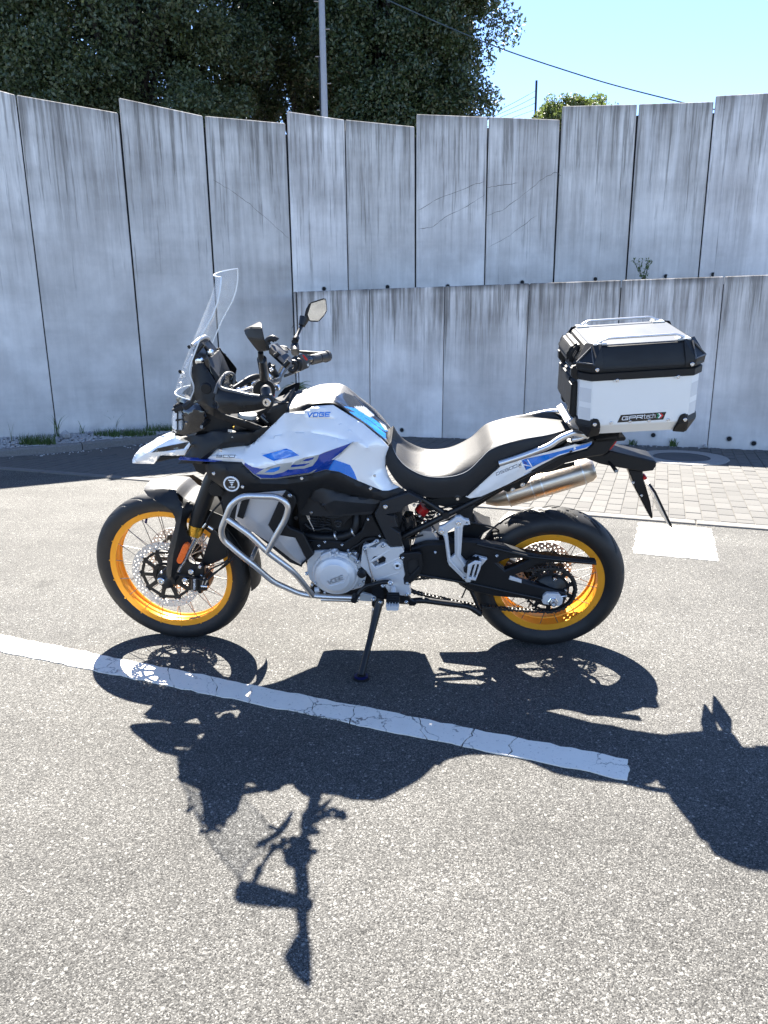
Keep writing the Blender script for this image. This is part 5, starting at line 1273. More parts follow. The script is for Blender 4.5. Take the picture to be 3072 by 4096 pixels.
# tank top cover (textured) with rear pad
tt = [((612, 905), (566, 995)), ((640, 882), (610, 1032)), ((740, 852), (765, 1013)), ((830, 838), (828, 970)), ((930, 826), (930, 957)), ((1010, 817), (1000, 960)), ((1062, 811), (1050, 985)), ((1112, 838), (1100, 1018)), ((1200, 925), (1180, 1075)), ((1330, 1055), (1300, 1158)), ((1450, 1150), (1400, 1243)), ((1488, 1225), (1470, 1316))]
band = [S(2, *p) for p in ((1500, 1340), (1400, 1250), (1330, 1190), (1250, 1132), (1090, 1022), (990, 965), (870, 965), (825, 980), (770, 1022), (560, 1045))] + [S(2, *p) for p in ((610, 1000), (690, 1000), (770, 975), (830, 935), (1000, 925), (1090, 960), (1250, 1075), (1400, 1195), (1480, 1270))]
padr = [S(2, *p) for p in ((1020, 905), (1090, 870), (1180, 900), (1500, 1180), (1500, 1330), (1400, 1243), (1250, 1110), (1080, 985), (1000, 945))]
top_regs = [(band, 1), (padr, 2),
            R_(2, [(1085, 985), (1180, 1000), (1330, 1085), (1450, 1175), (1455, 1190), (1430, 1195), (1320, 1110), (1170, 1025)], 3), R_(2, [(1130, 1030), (1200, 1035), (1330, 1125), (1440, 1215), (1440, 1262), (1290, 1135)], 3),
            R_(2, [(1170, 985), (1260, 985), (1330, 1040), (1345, 1060), (1300, 1075), (1200, 1010)], 5), R_(2, [(1385, 1115), (1435, 1145), (1455, 1185), (1430, 1180)], 5)]
st_ = []
for i, (a, b_) in enumerate(tt):
    w1 = .095 if 1 < i < 9 else (.085 if i < 10 else .07); w2 = (-.125, -.135, -.135, -.133, -.131, -.130, -.129, -.128, -.125, -.12, -.108, -.085)[i]
    f = P(2, a[0], a[1], w1); l_ = P(2, b_[0], b_[1], w2); x_ = f[0]
    tw = np.array([x_, -w1, f[2]])
    st_.append([np.array([x_, 0, f[2] + .005]), np.array([x_, -w1 * .6, f[2] + .004]), tw, tw * .45 + l_ * .55 + np.array([0, -.003, .004]), l_])
loftsym('tank_top', st_, BK, [MTP, MBK, MGB, MLB, MBL, MSG], bike, regs=top_regs, ku=12, kv=9)
# small emblem ring on the tank top and key lock
cp = P(2, 915, 868, .005)
o = put('tank_emblem', lathe_me('tank_emblem', [(.035, 0), (.0355, -.0012), (.0375, -.0012), (.038, 0)], MDP, 40), bike, cp + np.array([0, 0, .008]), r=Matrix.Rotation(math.radians(-90), 4, 'X') @ Matrix.Rotation(0, 4, 'Z'))
# big dark side fairing under the tank
o2 = [(-372, 20, -.17), (-311, -12, -.17), (-71, 0, -.205), (19, 95, -.214), (89, 140, -.219), (209, 140, -.219), (489, 100, -.214), (639, 64, -.208), (739, 80, -.204), (890, 152, -.194), (1100, 237, -.178), (1150, 237, -.172), (1240, 207, -.155), (1315, 255, -.155), (1090, 318, -.185), (820, 264, -.19), (600, 209, -.195), (530, 232, -.195), (480, 300, -.195), (415, 440, -.19), (385, 330, -.20), (375, 290, -.20), (300, 230, -.20), (-80, 245, -.205), (-170, 250, -.20), (-240, 200, -.19), (-348, 125, -.175), (-368, 60, -.17)]
cD = qs(4, [(-200, 60, -.212), (0, 170, -.225), (300, 180, -.228), (500, 150, -.222), (640, 110, -.214), (900, 200, -.20), (1090, 280, -.19)])
sf = panel('side_fairing', qs(4, o2), MBK, bike, creases=[cD], infl=.006, mirror=True, res=14, smooth=20)
o3 = qs(4, [(525, 232, -.185), (600, 210, -.185), (820, 265, -.18), (1088, 318, -.175), (1060, 355, -.17), (1025, 400, -.165), (700, 440, -.17), (640, 405, -.17), (560, 330, -.18), (500, 300, -.18)])
panel('intake_cover', o3, MBG, bike, creases=[qs(4, [(600, 360, -.196), (700, 315, -.202), (900, 335, -.194), (1030, 345, -.18)])], infl=.004, mirror=True, res=14, smooth=20)
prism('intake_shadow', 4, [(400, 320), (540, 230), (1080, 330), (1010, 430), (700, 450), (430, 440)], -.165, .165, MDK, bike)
# emblem
ep = P(4, -153, 176, -.219)
em = put('round_emblem', lathe_me('round_emblem', [(0, -.003), (.0245, -.003), (.025, -.0045), (.030, -.0045), (.0305, 0)], MGB, 40, idx=[0, 1, 1, 1]), bike, ep); em.data.materials.append(MWT)
def emb(pts): return [np.array(S(3, 1195 + x, 172 + y)) for x, y in pts]
q4 = [emb([(-32, -28), (30, -28), (24, -18), (-22, -18)]), emb([(-20, -12), (22, -12), (14, -2), (-12, -2)]), emb([(-10, 4), (14, 4), (6, 14), (-4, 14)]), emb([(-4, 16), (6, 16), (2, 24), (0, 24)])]
lettering('emblem_mark', q4 + strokes('VOGE', S(3, 1172, 210), np.array(S(3, 1182, 210)) - S(3, 1172, 210), np.array(S(3, 1172, 200)) - S(3, 1172, 210), 1.35, .28), -.223, MWT, bike)
# silver lower shroud with its black frame
o4 = qs(4, [(-60, 262, -.20), (300, 232, -.205), (245, 308, -.21), (150, 520, -.21), (205, 595, -.21), (375, 625, -.21), (468, 805, -.20), (425, 850, -.19), (340, 800, -.19), (200, 690, -.20), (60, 600, -.20), (-60, 530, -.19), (-125, 470, -.18), (-105, 350, -.19)])
panel('radiator_shroud', o4, MGRY, bike, creases=[qs(4, [(150, 520, -.21), (60, 500, -.215), (-90, 440, -.195)]), qs(4, [(205, 595, -.21), (300, 720, -.215), (410, 835, -.195)])], infl=.004, mirror=True, res=14, smooth=18)
prism('shroud_frame', 4, [(300, 232), (372, 285), (385, 335), (305, 520), (330, 545), (440, 590), (530, 765), (440, 847), (420, 850), (468, 805), (375, 625), (205, 600), (150, 520), (245, 308)], -.216, -.195, MBK, bike, bev=.003)
prism('shroud_vent', 4, [(250, 310), (310, 330), (235, 560), (165, 515)], -.212, -.2, MDK, bike)
prism('shroud_vent', 4, [(-70, 310), (-5, 305), (-60, 470), (-110, 450)], -.214, -.19, MBK, bike)
bolt(4, 333, 272, -.218, None, 1.3); bolt(4, 383, 455, -.195, None, 1.5, me=lathe_me('rubber_plug', [(0, -.004), (.005, -.004), (.006, 0)], MBM, 12), name='rubber_plug')
# radiator and dark core behind the shroud
prism('radiator', 4, [(-260, 180), (330, 200), (330, 560), (440, 800), (430, 870), (330, 830), (0, 560), (-200, 470)], -.15, .15, MDK, bike)
# ---- crash bars
def cb(path, name, r=.0118, mat=None): return tube(name, fillet([P(4, x, y, d) for x, y, d in path], .035), r, mat or MSB, bike, seg=16)
cbo = cb([(140, 745, -.262), (190, 650, -.262), (300, 460, -.262), (325, 350, -.262), (230, 283, -.262), (-60, 275, -.262), (-160, 350, -.262), (-198, 450, -.262), (-243, 560, -.262), (-225, 640, -.258), (-60, 780, -.255), (30, 850, -.25), (190, 990, -.225), (420, 1092, -.19), (600, 1112, -.178), (910, 1122, -.172)], 'crash_bar')
cb([(-198, 462, -.262), (0, 600, -.262), (140, 740, -.262), (330, 880, -.245), (400, 950, -.225), (520, 1105, -.185)], 'crash_bar_brace')
cb([(15, 800, -.258), (45, 725, -.20), (60, 700, -.17)], 'crash_bar_mount', .009)
prism('crash_bar_bracket', 11, [(800, 1420), (830, 1400), (960, 1435), (1005, 1455), (1015, 1490), (990, 1518), (790, 1505)], -.19, -.178, MSG, bike); bolt(11, 975, 1480, -.192, None, 1.4)
tube('crash_bar_crosspiece', [P(4, 590, 1135, -.12), P(4, 900, 1142, -.12)], .009, MSB, bike)
# passenger peg bracket
pb_ = prism('passenger_bracket', 5, [(525, 1085), (535, 1055), (575, 1042), (655, 990), (672, 970), (710, 968), (738, 990), (780, 1000), (790, 1035), (735, 1042), (728, 1062), (712, 1300), (758, 1352), (835, 1298), (932, 1322), (870, 1395), (830, 1440), (790, 1515), (762, 1515), (722, 1478), (615, 1375), (600, 1340), (580, 1180), (565, 1125), (532, 1112)], -.176, -.158, MAL, bike,
             holes=[[(602, 1100), (660, 1058), (662, 1285), (628, 1312)], [(755, 1018), (770, 1018), (768, 1030), (754, 1028)]], bev=.003)
tube('bracket_rib', [P(5, 690, 1060, -.180), P(5, 685, 1290, -.180), P(5, 750, 1380, -.180)], .006, MAL, pb_, sx=.7)
tube('bracket_rib', [P(5, 585, 1130, -.180), P(5, 615, 1330, -.180), P(5, 730, 1450, -.180)], .006, MAL, pb_, sx=.7)
bolt(5, 692, 1018, -.178, pb_, 1.5); bolt(5, 553, 1088, -.178, pb_, 1.5); bolt(5, 738, 1475, -.178, pb_, 1.0)
pp = prism('passenger_peg', 5, [(770, 1370), (830, 1335), (885, 1342), (875, 1400), (835, 1500), (760, 1490)], -.205, -.185, MAL, bike, holes=[[(810, 1370), (830, 1365), (800, 1475), (780, 1470)], [(848, 1365), (866, 1365), (836, 1475), (816, 1472)]], bev=.002)
prism('peg_rubber', 5, [(735, 1410), (790, 1330), (860, 1325), (880, 1345), (830, 1340), (775, 1372), (760, 1440), (738, 1430)], -.20, -.17, MBK, pp)
prism('peg_backing', 5, [(775, 1372), (880, 1345), (835, 1495), (764, 1486)], -.188, -.18, MBK, pp)
# inner hugger and brake line under the seat
prism('rear_hugger', 5, [(330, 1120), (480, 1080), (540, 1120), (700, 1080), (830, 1010), (930, 1060), (970, 1070), (900, 1110), (870, 1180), (700, 1180), (420, 1200), (330, 1240)], -.055, .055, MBK, bike, bev=.006)
tube('brake_line', catmull([P(5, 800, 1020, -.07), P(5, 900, 1035, -.06), P(5, 990, 1060, -.05), P(5, 1060, 1100, 0)]), .0035, MBM, bike)
prism('rear_guard_plate', 5, [(310, 1215), (350, 1120), (395, 1085), (470, 1090), (530, 1170), (440, 1180)], -.10, -.06, MGRY, bike)
# ---- tail
o5 = qs(5, [(752, 802, -.148), (870, 700, -.150), (1040, 548, -.152), (1100, 525, -.152), (1215, 490, -.150), (1240, 482, -.150), (1450, 425, -.140), (1659, 368, -.128)]) + qs(8, [(700, 298, -.115), (778, 275, -.105), (775, 290, -.105), (740, 322, -.11), (560, 370, -.125), (440, 430, -.135), (330, 492, -.14)]) + qs(5, [(1300, 592, -.142), (1100, 700, -.148), (880, 800, -.15), (790, 816, -.15)])
tr5 = [R_(8, [(308, 402), (330, 392), (500, 355), (778, 282), (765, 302), (735, 316), (560, 362), (450, 412), (338, 466)], 1), R_(8, [(318, 398), (345, 415), (338, 466)], 3), R_(8, [(655, 312), (662, 305), (672, 325), (655, 330)], 2),
       R_(8, [(320, 425), (372, 438), (385, 445), (322, 432)], 2), R_(8, [(345, 395), (352, 394), (380, 440), (374, 442)], 2)]
tr5 += glyphs('DS900X', 8, 142, 500, 22, -9, -2, -16, 1.32, .22, 4)
panel('tail_panel', o5, MW, bike, creases=[qs(5, [(850, 770, -.156), (1100, 620, -.158), (1300, 530, -.155)]) + qs(8, [(470, 400, -.14), (740, 308, -.115)])], regions=tr5, infl=.003, mirror=True, res=12, smooth=24, mats=[MW, MLB, MWT, MBL, MDP])
for k, (a_, b_) in enumerate((((632, 960), (720, 950)),)): pass
prism('tail_trim', 5, [(755, 790), (1030, 540), (1045, 545), (870, 705), (765, 802)], -.158, -.145, MBK, bike)
tb = prism('tail_body', 8, [(330, 494), (440, 432), (560, 372), (740, 324), (776, 292), (775, 270), (690, 262), (830, 245), (965, 222), (950, 262), (897, 330), (880, 355), (850, 372), (760, 385), (600, 425), (520, 470), (420, 490)], -.10, .10, MBK, bike, bev=.008)
prism('tail_filler', 5, [(900, 760), (1200, 600), (1500, 440), (1600, 350), (1640, 430), (1400, 560), (1150, 700)], -.125, .125, MDK, bike)
prism('tail_light', 8, [(880, 320), (905, 285), (948, 238), (953, 262), (900, 332)], -.085, .085, MRD, bike)
prism('fender_beam', 8, [(700, 375), (860, 362), (895, 340), (900, 338), (1130, 392), (1190, 405), (1205, 415), (1203, 440), (1182, 470), (1115, 478), (900, 440), (830, 425)], -.055, .055, MBK, bike, bev=.004)
prism('plate_hanger', 8, [(1015, 462), (1115, 470), (1118, 520), (1140, 590), (1165, 680), (1182, 782), (1170, 790), (1080, 620), (1050, 560), (1045, 530)], -.030, .030, MBK, bike, bev=.004)
for y in (548, 632): bolt(8, 1105 if y > 600 else 1048, y, -.032, None, .9)
a, b_ = P(8, 1140, 545, 0), P(8, 1255, 786, 0); n_ = np.cross((b_ - a) / np.linalg.norm(b_ - a), (0, 1, 0)) * .002
hull('number_plate', [p + np.array([0, yy, 0]) + n_ * s for p in (a, b_) for yy in (-.098, .098) for s in (-1, 0)], MSG, bike, bev=.0005)
hull('plate_frame', [p + np.array([0, yy, 0]) + n_ * s for p in (a, b_ - (b_ - a) * .05) for yy in (-.10, .10) for s in (.6, 4)], MBK, bike, bev=.0005)
c = P(8, 1124, 512, -.02); put('rear_reflector', lathe_me('rear_reflector', [(0, -.012), (.007, -.012), (.008, -.008), (.008, .02), (0, .02)], MRD, 16), bike, c)
# rear turn signal
hull('rear_turn_signal', [P(8, x, y, d) for x, y, d in ((875, 405, -.06), (895, 402, -.06), (905, 440, -.10), (950, 462, -.135), (952, 480, -.135), (925, 484, -.135), (890, 430, -.08), (940, 456, -.12))], MBK, bike)
hull('signal_lens', [P(8, x, y, d) for x, y, d in ((928, 464, -.137), (949, 463, -.137), (949, 479, -.137), (928, 482, -.137), (935, 470, -.12))], MHL, bike, bev=.001)
# grab rails and rack
tube('grab_rail', fillet([P(5, 1030, 528, -.160), P(5, 1250, 458, -.165), P(5, 1450, 380, -.165), P(8, 560, 255, -.158), P(8, 655, 215, -.15), P(8, 690, 228, -.14), P(8, 745, 240, -.12)], .05), .0115, MSB, bike, seg=16)
tube('grab_rail_stub', [P(8, 640, 265, -.145), P(8, 690, 255, -.14), P(8, 740, 238, -.125)], .009, MSB, bike)
tube('grab_rail', fillet([P(5, 1130, 178, .160), P(5, 1300, 128, .162), P(5, 1450, 98, .162), P(8, 575, 72, .155), P(8, 640, 78, .12)], .05), .0115, MSB, bike, seg=16)
prism('rack_plate', 8, [(600, 150), (650, 118), (690, 130), (690, 205), (650, 190)], -.10, .10, MSB, bike, bev=.004)
hull('luggage_rack', [BK.L(S(8, x, y), 0) + np.array([0, dy, 0]) for x, y in ((640, 205), (960, 190), (955, 212), (700, 230)) for dy in (-.10, .10)], MBM, bike)
for x, y in ((665, 228), (720, 232), (705, 228)): tube('rack_spacer', [P(8, x, y - 10, -.13), P(8, x, y + 14, -.13)], .006, MWT, bike)
prism('rack_latch', 8, [(600, 140), (640, 130), (655, 170), (650, 200), (625, 190)], -.03, .03, MSB, bike)
# muffler on the far side
mf = tube('muffler', [P(8, 70, 662, .19), P(8, 130, 655, .19), P(8, 215, 632, .19), P(8, 218, 631, .19), P(8, 480, 548, .19), P(8, 700, 480, .19), P(8, 765, 462, .19), P(8, 790, 455, .19)],
          [.020, .034, .047, .052, .055, .055, .050, .040], MMU, bike, seg=40)
for x, y, r in ((212, 633, .0545), (372, 583, .0560), (436, 562, .0563), (705, 478, .0558)):
    a = P(8, x, y, .19); b_ = P(8, x + 9, y - 3, .19); tube('muffler_band', [a, b_], r, MSB, mf, seg=40)
prism('muffler_bracket', 5, [(1040, 740), (1240, 640), (1300, 600), (1420, 590), (1300, 640), (1240, 720), (1100, 765)], .08, .10, MBK, bike)
for x, y in ((1140, 737), (1222, 696)): bolt(5, x, y, .08, None, 1.7)
prism('muffler_shield', 5, [(1290, 600), (1430, 560), (1659, 510), (1659, 545), (1450, 600), (1380, 612)], .09, .12, MBK, bike)

# ---- hoses, wiring and fasteners in the engine bay
def ht(name, c, pts, d, r, mat=MBM, seg=8): tube(name, catmull([P(c, p[0], p[1], p[2] if len(p) > 2 else d) for p in pts]), r, mat, bike, seg=seg)
ht('wiring_loom', 11, [(60, 260), (200, 300), (330, 380), (480, 395), (640, 360), (800, 350), (920, 330)], -.150, .0045)
ht('wiring_loom', 11, [(640, 870), (700, 800), (780, 760), (850, 700), (960, 670), (1060, 690)], -.166, .0035)
ht('clutch_cable', 11, [(1040, 700), (930, 690), (840, 720), (800, 790), (790, 900), (770, 960)], -.170, .003, MBK)
ht('breather_hose', 11, [(60, 480), (130, 540), (240, 560), (330, 540), (420, 560)], -.130, .008, MBK, 10)
ht('radiator_hose', 4, [(330, 640), (420, 700), (470, 780), (500, 850)], -.150, .013, MBK, 12)
ht('wiring_loom', 5, [(230, 1010), (210, 1100), (260, 1150), (400, 1120)], -.12, .004)
ht('brake_line', 5, [(560, 1100), (640, 1150), (700, 1180), (820, 1170), (900, 1100)], -.10, .0035)
ht('wiring_loom', 5, [(420, 870), (520, 900), (640, 880), (760, 860), (830, 880)], -.11, .004)
for k in range(7): tube('cooling_fin', [P(11, 110 + k * 3, 300 + k * 34, -.132), P(11, 420 - k * 6, 330 + k * 34, -.132)], .0022, MBG, eng, seg=6)
for x, y in ((150, 330), (90, 700), (330, 720), (560, 760), (905, 420), (1060, 640), (640, 830), (250, 770)): bolt(11, x, y, -.163, eng, .95)
for x, y in ((110, 880), (160, 1290), (330, 1390), (600, 1380), (700, 1330), (790, 1290), (845, 1240)): bolt(11, x, y, -.176, eng, .9)
for x, y, d in ((470, 640, -.15), (700, 590, -.15)): tube('hose_clamp', [P(11, x, y, d + .002), P(11, x + 16, y - 6, d + .002)], .0185, MSB, bike, seg=20)
for x, y in ((600, 1215), (500, 1260), (1010, 1290)): bolt(5, x, y, -.155, None, 1.0)
for x, y in ((-300, 90), (-60, 200), (430, 130), (1000, 215)): bolt(4, x, y, -.226 if x < 900 else -.196, None, 1.0)
for x, y in ((70, 1350), (1345, 1560)): bolt(2, x, y, -.185, None, .9)
bolt(8, 300, 440, -.155, None, .9)
CR[15] = (1000, 1300, 350/1659); CR[16] = (550, 1900, 350/1659)
MFB = simple('satin_black_plastic', (0.045, 0.045, 0.047), 0.5, grain=0.3, gscale=500, spec=0.8)
# ---- fork (steered frame)
def PS(c, x, y, d): return P(c, x, y, d, ST)
fk = carry(add('fork', mesh('fork', *tube_geo([PS(16, 1110, 960, -.108), PS(16, 1180, 730, -.108), PS(16, 1400, 130, -.108), PS(10, 1120, 1215, -.108)], [.0305, .032, .032, .030], 24), MBM, None, 50, recalc=True), bike, ST)); fk.matrix_local = ST.mat()
def ftube(name, pts, r, mat, seg=20, sx=1.0):
    V, F = tube_geo(pts, r, seg, sx); return link(name, mesh(name, V, F, mat, None, 50, recalc=True), fk)
top = PS(10, 1120, 1215, -.108); bot = PS(12, 300, 900, -.108)
ftube('fork_seal', [PS(16, 1095, 1130, -.108), PS(16, 1100, 1090, -.108), PS(16, 1115, 1010, -.108), PS(16, 1128, 930, -.108)], [.027, .029, .0325, .0325], MGR)
ftube('slider', [PS(16, 1100, 1150, -.108), PS(12, 470, 740, -.108)], .0125 * 1.4, MCH)
ftube('axle_clamp', [PS(12, 480, 760, -.108), PS(12, 400, 830, -.108), PS(12, 310, 950, -.108)], [.020, .024, .030], MBM)
# far leg
mrr = lambda p: np.array([p[0], -p[1], p[2]])
u1, u2 = PS(16, 1110, 960, -.108), PS(10, 1120, 1215, -.108)
ftube('fork_far_leg', [mrr(u1), mrr(u2)], .032, MBM); ftube('fork_seal', [mrr(PS(16, 1100, 1120, -.108)), mrr(PS(16, 1128, 930, -.108))], [.028, .0325], MGR)
ftube('slider', [mrr(PS(16, 1100, 1150, -.108)), mrr(PS(12, 470, 740, -.108))], .0175, MCH); ftube('axle_clamp', [mrr(PS(12, 480, 760, -.108)), mrr(PS(12, 310, 950, -.108))], .026, MBM)
def fprism(name, c, pts, y0, y1, mat, holes=(), bev=.002):
    lp = [[tuple(P(c, x, y, y0, ST)[[0, 2]]) for x, y in pts]] + [[tuple(P(c, x, y, y0, ST)[[0, 2]]) for x, y in h] for h in holes]
    return link(name, prism_local(name, lp, y0, y1, mat, bev), fk)
# lower leg guard that carries the reflector
def pan(name, pts, mat, creases=(), regs=(), mats=None, fr=ST, parent=None, infl=.004, mirror=False, thick=.004, res=10, sm=26):
    me = panel(name, pts, mat, None, creases, regs, infl, thick, res, mirror, False, fr, sm, mats, mk=False)
    if me[1]: link(name, me[1], parent if parent else fk)
    return link(name, me[0], parent if parent else fk)
gd = [(190, 395, -.100), (300, 460, -.115), (430, 540, -.125), (560, 610, -.13), (650, 700, -.132), (700, 790, -.134), (722, 900, -.134), (700, 1020, -.134), (650, 1170, -.134), (600, 1370, -.134), (565, 1600, -.132), (545, 1800, -.13)]
gl_ = [q(16, *p) for p in gd] + [q(12, 270, 830, -.128), q(12, 265, 900, -.125), q(12, 300, 960, -.125), q(12, 370, 1000, -.13), q(12, 420, 960, -.13), q(12, 400, 850, -.132), q(12, 480, 700, -.132), q(12, 600, 560, -.13)] + \
      [q(16, *p) for p in [(870, 1640, -.13), (940, 1500, -.13), (1000, 1340, -.128), (1010, 1200, -.126), (960, 1080, -.126), (928, 960, -.126), (935, 850, -.122), (1000, 740, -.115), (1090, 620, -.105), (1130, 570, -.09), (870, 440, -.095), (855, 560, -.12), (790, 480, -.118), (712, 285, -.092), (500, 262, -.080), (115, 280, -.072)]]
cr1 = [q(16, 860, 620, -.135), q(16, 825, 850, -.15), q(16, 760, 1150, -.155), q(16, 680, 1500, -.152), q(12, 350, 850, -.145)]
grd = pan('fork_guard', gl_, MBK, [cr1], infl=.004, mirror=True)
rf = [(740, 1640), (745, 1600), (850, 1350), (880, 1310), (920, 1305), (965, 1335), (972, 1370), (950, 1420), (855, 1650), (820, 1685), (770, 1685)]
fprism('reflector', 16, rf, -.1585, -.14, MOR, bev=.002)
# fender top: symmetric shell over the tyre
near = [(112, 240, -.072), (130, 282, -.072), (500, 268, -.074), (718, 284, -.076), (870, 440, -.078), (1130, 565, -.078)]
N_ = [PS(16, x, y, d) for x, y, d in near[1:]]
a_end = math.atan2(N_[-1][2] - FZ, N_[-1][0] - FX); rr_ = [math.hypot(p[0] - FX, p[2] - FZ) for p in N_]; aa_ = [math.atan2(p[2] - FZ, p[0] - FX) for p in N_]
def fender(name, a0, a1, rfn, w, rise, mat, n=30, th=.003):
    V = []; F = []; m_ = 9
    for lay in (0, 1):
        for i in range(n + 1):
            t = i / n; a = a0 + (a1 - a0) * t; r = rfn(t)
            for k in range(m_):
                s = -1 + 2 * k / (m_ - 1); rr = r + rise * (1 - s * s) - lay * th; V.append((rr * math.cos(a) + FX, w(t) * s, rr * math.sin(a) + FZ))
    o = (n + 1) * m_
    for i in range(n):
        for k in range(m_ - 1):
            a = i * m_ + k; F.append((a, a + 1, a + m_ + 1, a + m_)); F.append((a + o, a + m_ + o, a + m_ + 1 + o, a + 1 + o))
        for k in (0, m_ - 1): a = i * m_ + k; F.append((a, a + m_, a + m_ + o, a + o))
    for i in (0, n):
        for k in range(m_ - 1): a = i * m_ + k; F.append((a, a + 1, a + 1 + o, a + o))
    return link(name, mesh(name, V, F, mat, None, 40, recalc=True), fk)
A0 = aa_[0] + .02; rA = [(a, r) for a, r in zip(aa_, rr_)]; rA.sort(key=lambda x: -x[0])
def rfn1(t):
    a = A0 + (a_end - A0) * t; return float(np.interp(-a, [-x[0] for x in rA], [x[1] for x in rA]))
print('fender', [(round(math.degrees(a)), round(r, 3)) for a, r in rA])
fender('front_fender', A0, a_end, rfn1, lambda t: .050 + .026 * min(1, t * 5 + .25), .011, MFB)
fender('front_fender', a_end + .01, math.radians(-9), lambda t: rfn1(1) - (rfn1(1) - .372) * min(1, t * 2.5), lambda t: .078 - .010 * t, .012, MBK)
# dark plate behind the fork: mudguard side and caliper bracket
fprism('fender_side', 3, [(905, 350), (1060, 420), (1180, 470), (1100, 540), (1060, 560), (1150, 700), (1160, 780), (1090, 820), (960, 870), (935, 850), (990, 690), (1020, 590), (960, 545), (900, 500), (880, 420)], -.082, -.076, MBK)
tri = fprism('caliper_bracket', 12, [(550, 560), (700, 640), (790, 660), (860, 660), (900, 700), (900, 830), (860, 880), (700, 840), (640, 900), (560, 960), (430, 990), (330, 1050), (200, 1080), (190, 1000), (130, 960), (110, 900), (120, 830), (200, 760), (270, 700)], -.118, -.098, MBM, bev=.003)
# brake caliper
cal = fprism('brake_caliper', 12, [(670, 900), (720, 870), (800, 880), (820, 830), (860, 830), (960, 930), (970, 1000), (930, 1100), (850, 1110), (845, 1150), (800, 1150), (780, 1110), (700, 1100), (668, 1060)], -.128, -.062, MBM, bev=.006)
fprism('caliper_face', 12, [(690, 890), (790, 885), (800, 1000), (790, 1105), (720, 1095), (685, 1050)], -.136, -.126, MBM, bev=.003)
lq = strokes('brembo', S(12, 722, 905), np.array(S(12, 722, 928)) - S(12, 722, 905), np.array(S(12, 758, 905)) - S(12, 722, 905), 1.22, .16)
V = []; F = []
for qd in lq:
    s = len(V); V += [ST.L(p, -.1368) for p in qd]; F.append((s, s + 1, s + 2, s + 3))
link('caliper_lettering', mesh('caliper_lettering', V, F, MWT, None, 0), fk)
for x, y, s_ in ((690, 765, 2.0), (585, 905, 2.0), (832, 688, 1.3), (192, 785, 1.0), (850, 840, .9)): put('bolt', BOLT, fk, PS(12, x, y, -.122), ST, Matrix.Scale(s_, 4))
ftube('banjo_bolt', [PS(12, 850, 1012, -.125), PS(12, 960, 1022, -.125)], .006, MCH, 12); ftube('banjo_fitting', [PS(12, 870, 1000, -.125), PS(12, 905, 860, -.125)], .004, MCH, 10); ftube('banjo_fitting', [PS(12, 920, 990, -.125), PS(12, 960, 890, -.125)], .004, MCH, 10)
for pts in ([(905, 860, -.125), (1000, 740, -.125), (1200, 640, -.14), (1300, 560, -.14), (1290, 420, -.14), (1180, 220, -.14), (1050, 90, -.14)], [(955, 900, -.12), (1060, 800, -.12), (1230, 690, -.14), (1340, 590, -.15), (1400, 540, -.15)],
            [(480, 830, -.13), (650, 850, -.13), (780, 890, -.14), (930, 910, -.14), (1080, 800, -.14), (1300, 600, -.15)]):
    ftube('brake_hose', catmull([PS(12, *p) for p in pts]), .0038, MBK, 8)
ftube('hose_fitting', [PS(12, 970, 20, -.14), PS(12, 1045, 75, -.14)], .006, MCH, 10); ftube('hose_clamp', [PS(12, 880, 40, -.14), PS(12, 935, -30, -.14)], .005, MCH, 10)
ftube('brake_hose', catmull([PS(12, 935, -30, -.14), PS(3, 1010, 450, -.14), PS(3, 1060, 380, -.14), PS(3, 1140, 300, -.14)]), .004, MBK, 8)
# fork top, clamps
ftube('fork_cap', [PS(10, 1120, 1215, -.108), PS(10, 1128, 1165, -.108), PS(10, 1130, 1150, -.108)], [.036, .036, .022], MSG, 28)
ftube('fork_cap', [mrr(PS(10, 1120, 1215, -.108)), mrr(PS(10, 1130, 1150, -.108))], [.036, .03], MSG, 28)
ftube('steering_stem_nut', [PS(10, 1290, 1250, -.02), PS(10, 1300, 1190, -.02)], [.028, .022], MSG, 24)
c1_ = PS(10, 1118, 1225, -.108); ex = PS(10, 1300, 1230, -.02)
hull('upper_clamp', [np.array([p[0] + dx, yy, p[2] + dz]) for p, yy in ((c1_, -.145), (c1_, .145), (ex, -.05), (ex, .05)) for dx in (-.035, .035) for dz in (-.035, -.008)], MBM, fk)
# ---- handlebar (steered)
hb = carry(add('handlebar', mesh('handlebar', *tube_geo(catmull([PS(10, 1390, 1020, -.455), PS(10, 1368, 850, -.31), PS(15, 280, 1130, -.27), PS(15, 500, 1060, -.13), PS(15, 560, 960, -.06), PS(15, 640, 830, .03), PS(15, 760, 760, .12), PS(15, 950, 700, .25), PS(15, 1150, 650, .31), PS(15, 1440, 600, .44)]), .0135, 14), MGB, None, 50, recalc=True), bike, ST)); hb.matrix_local = ST.mat()
def htube(name, pts, r, mat, seg=20, sx=1.0):
    V, F = tube_geo(pts, r, seg, sx); return link(name, mesh(name, V, F, mat, None, 50, recalc=True), hb)
def hprism(name, c, pts, y0, y1, mat, bev=.002):
    lp = [[tuple(P(c, x, y, y0, ST)[[0, 2]]) for x, y in pts]]; return link(name, prism_local(name, lp, y0, y1, mat, bev), hb)
def hhull(name, pts, mat, bev=.003): return hull(name, pts, mat, hb, ST, bev)
htube('grip', [PS(10, 1388, 1005, -.44), PS(10, 1368, 850, -.31)], .0185, MBG)
htube('grip', [PS(15, 1130, 660, .31), PS(15, 1300, 625, .385), PS(15, 1310, 622, .387), PS(15, 1420, 600, .43), PS(15, 1425, 598, .432), PS(15, 1470, 590, .45)], [.0195, .0195, .021, .0225, .026, .024], MBG, 28)
htube('grip_collar', [PS(10, 1350, 870, -.31), PS(10, 1345, 840, -.285)], .037, MBM, 32)
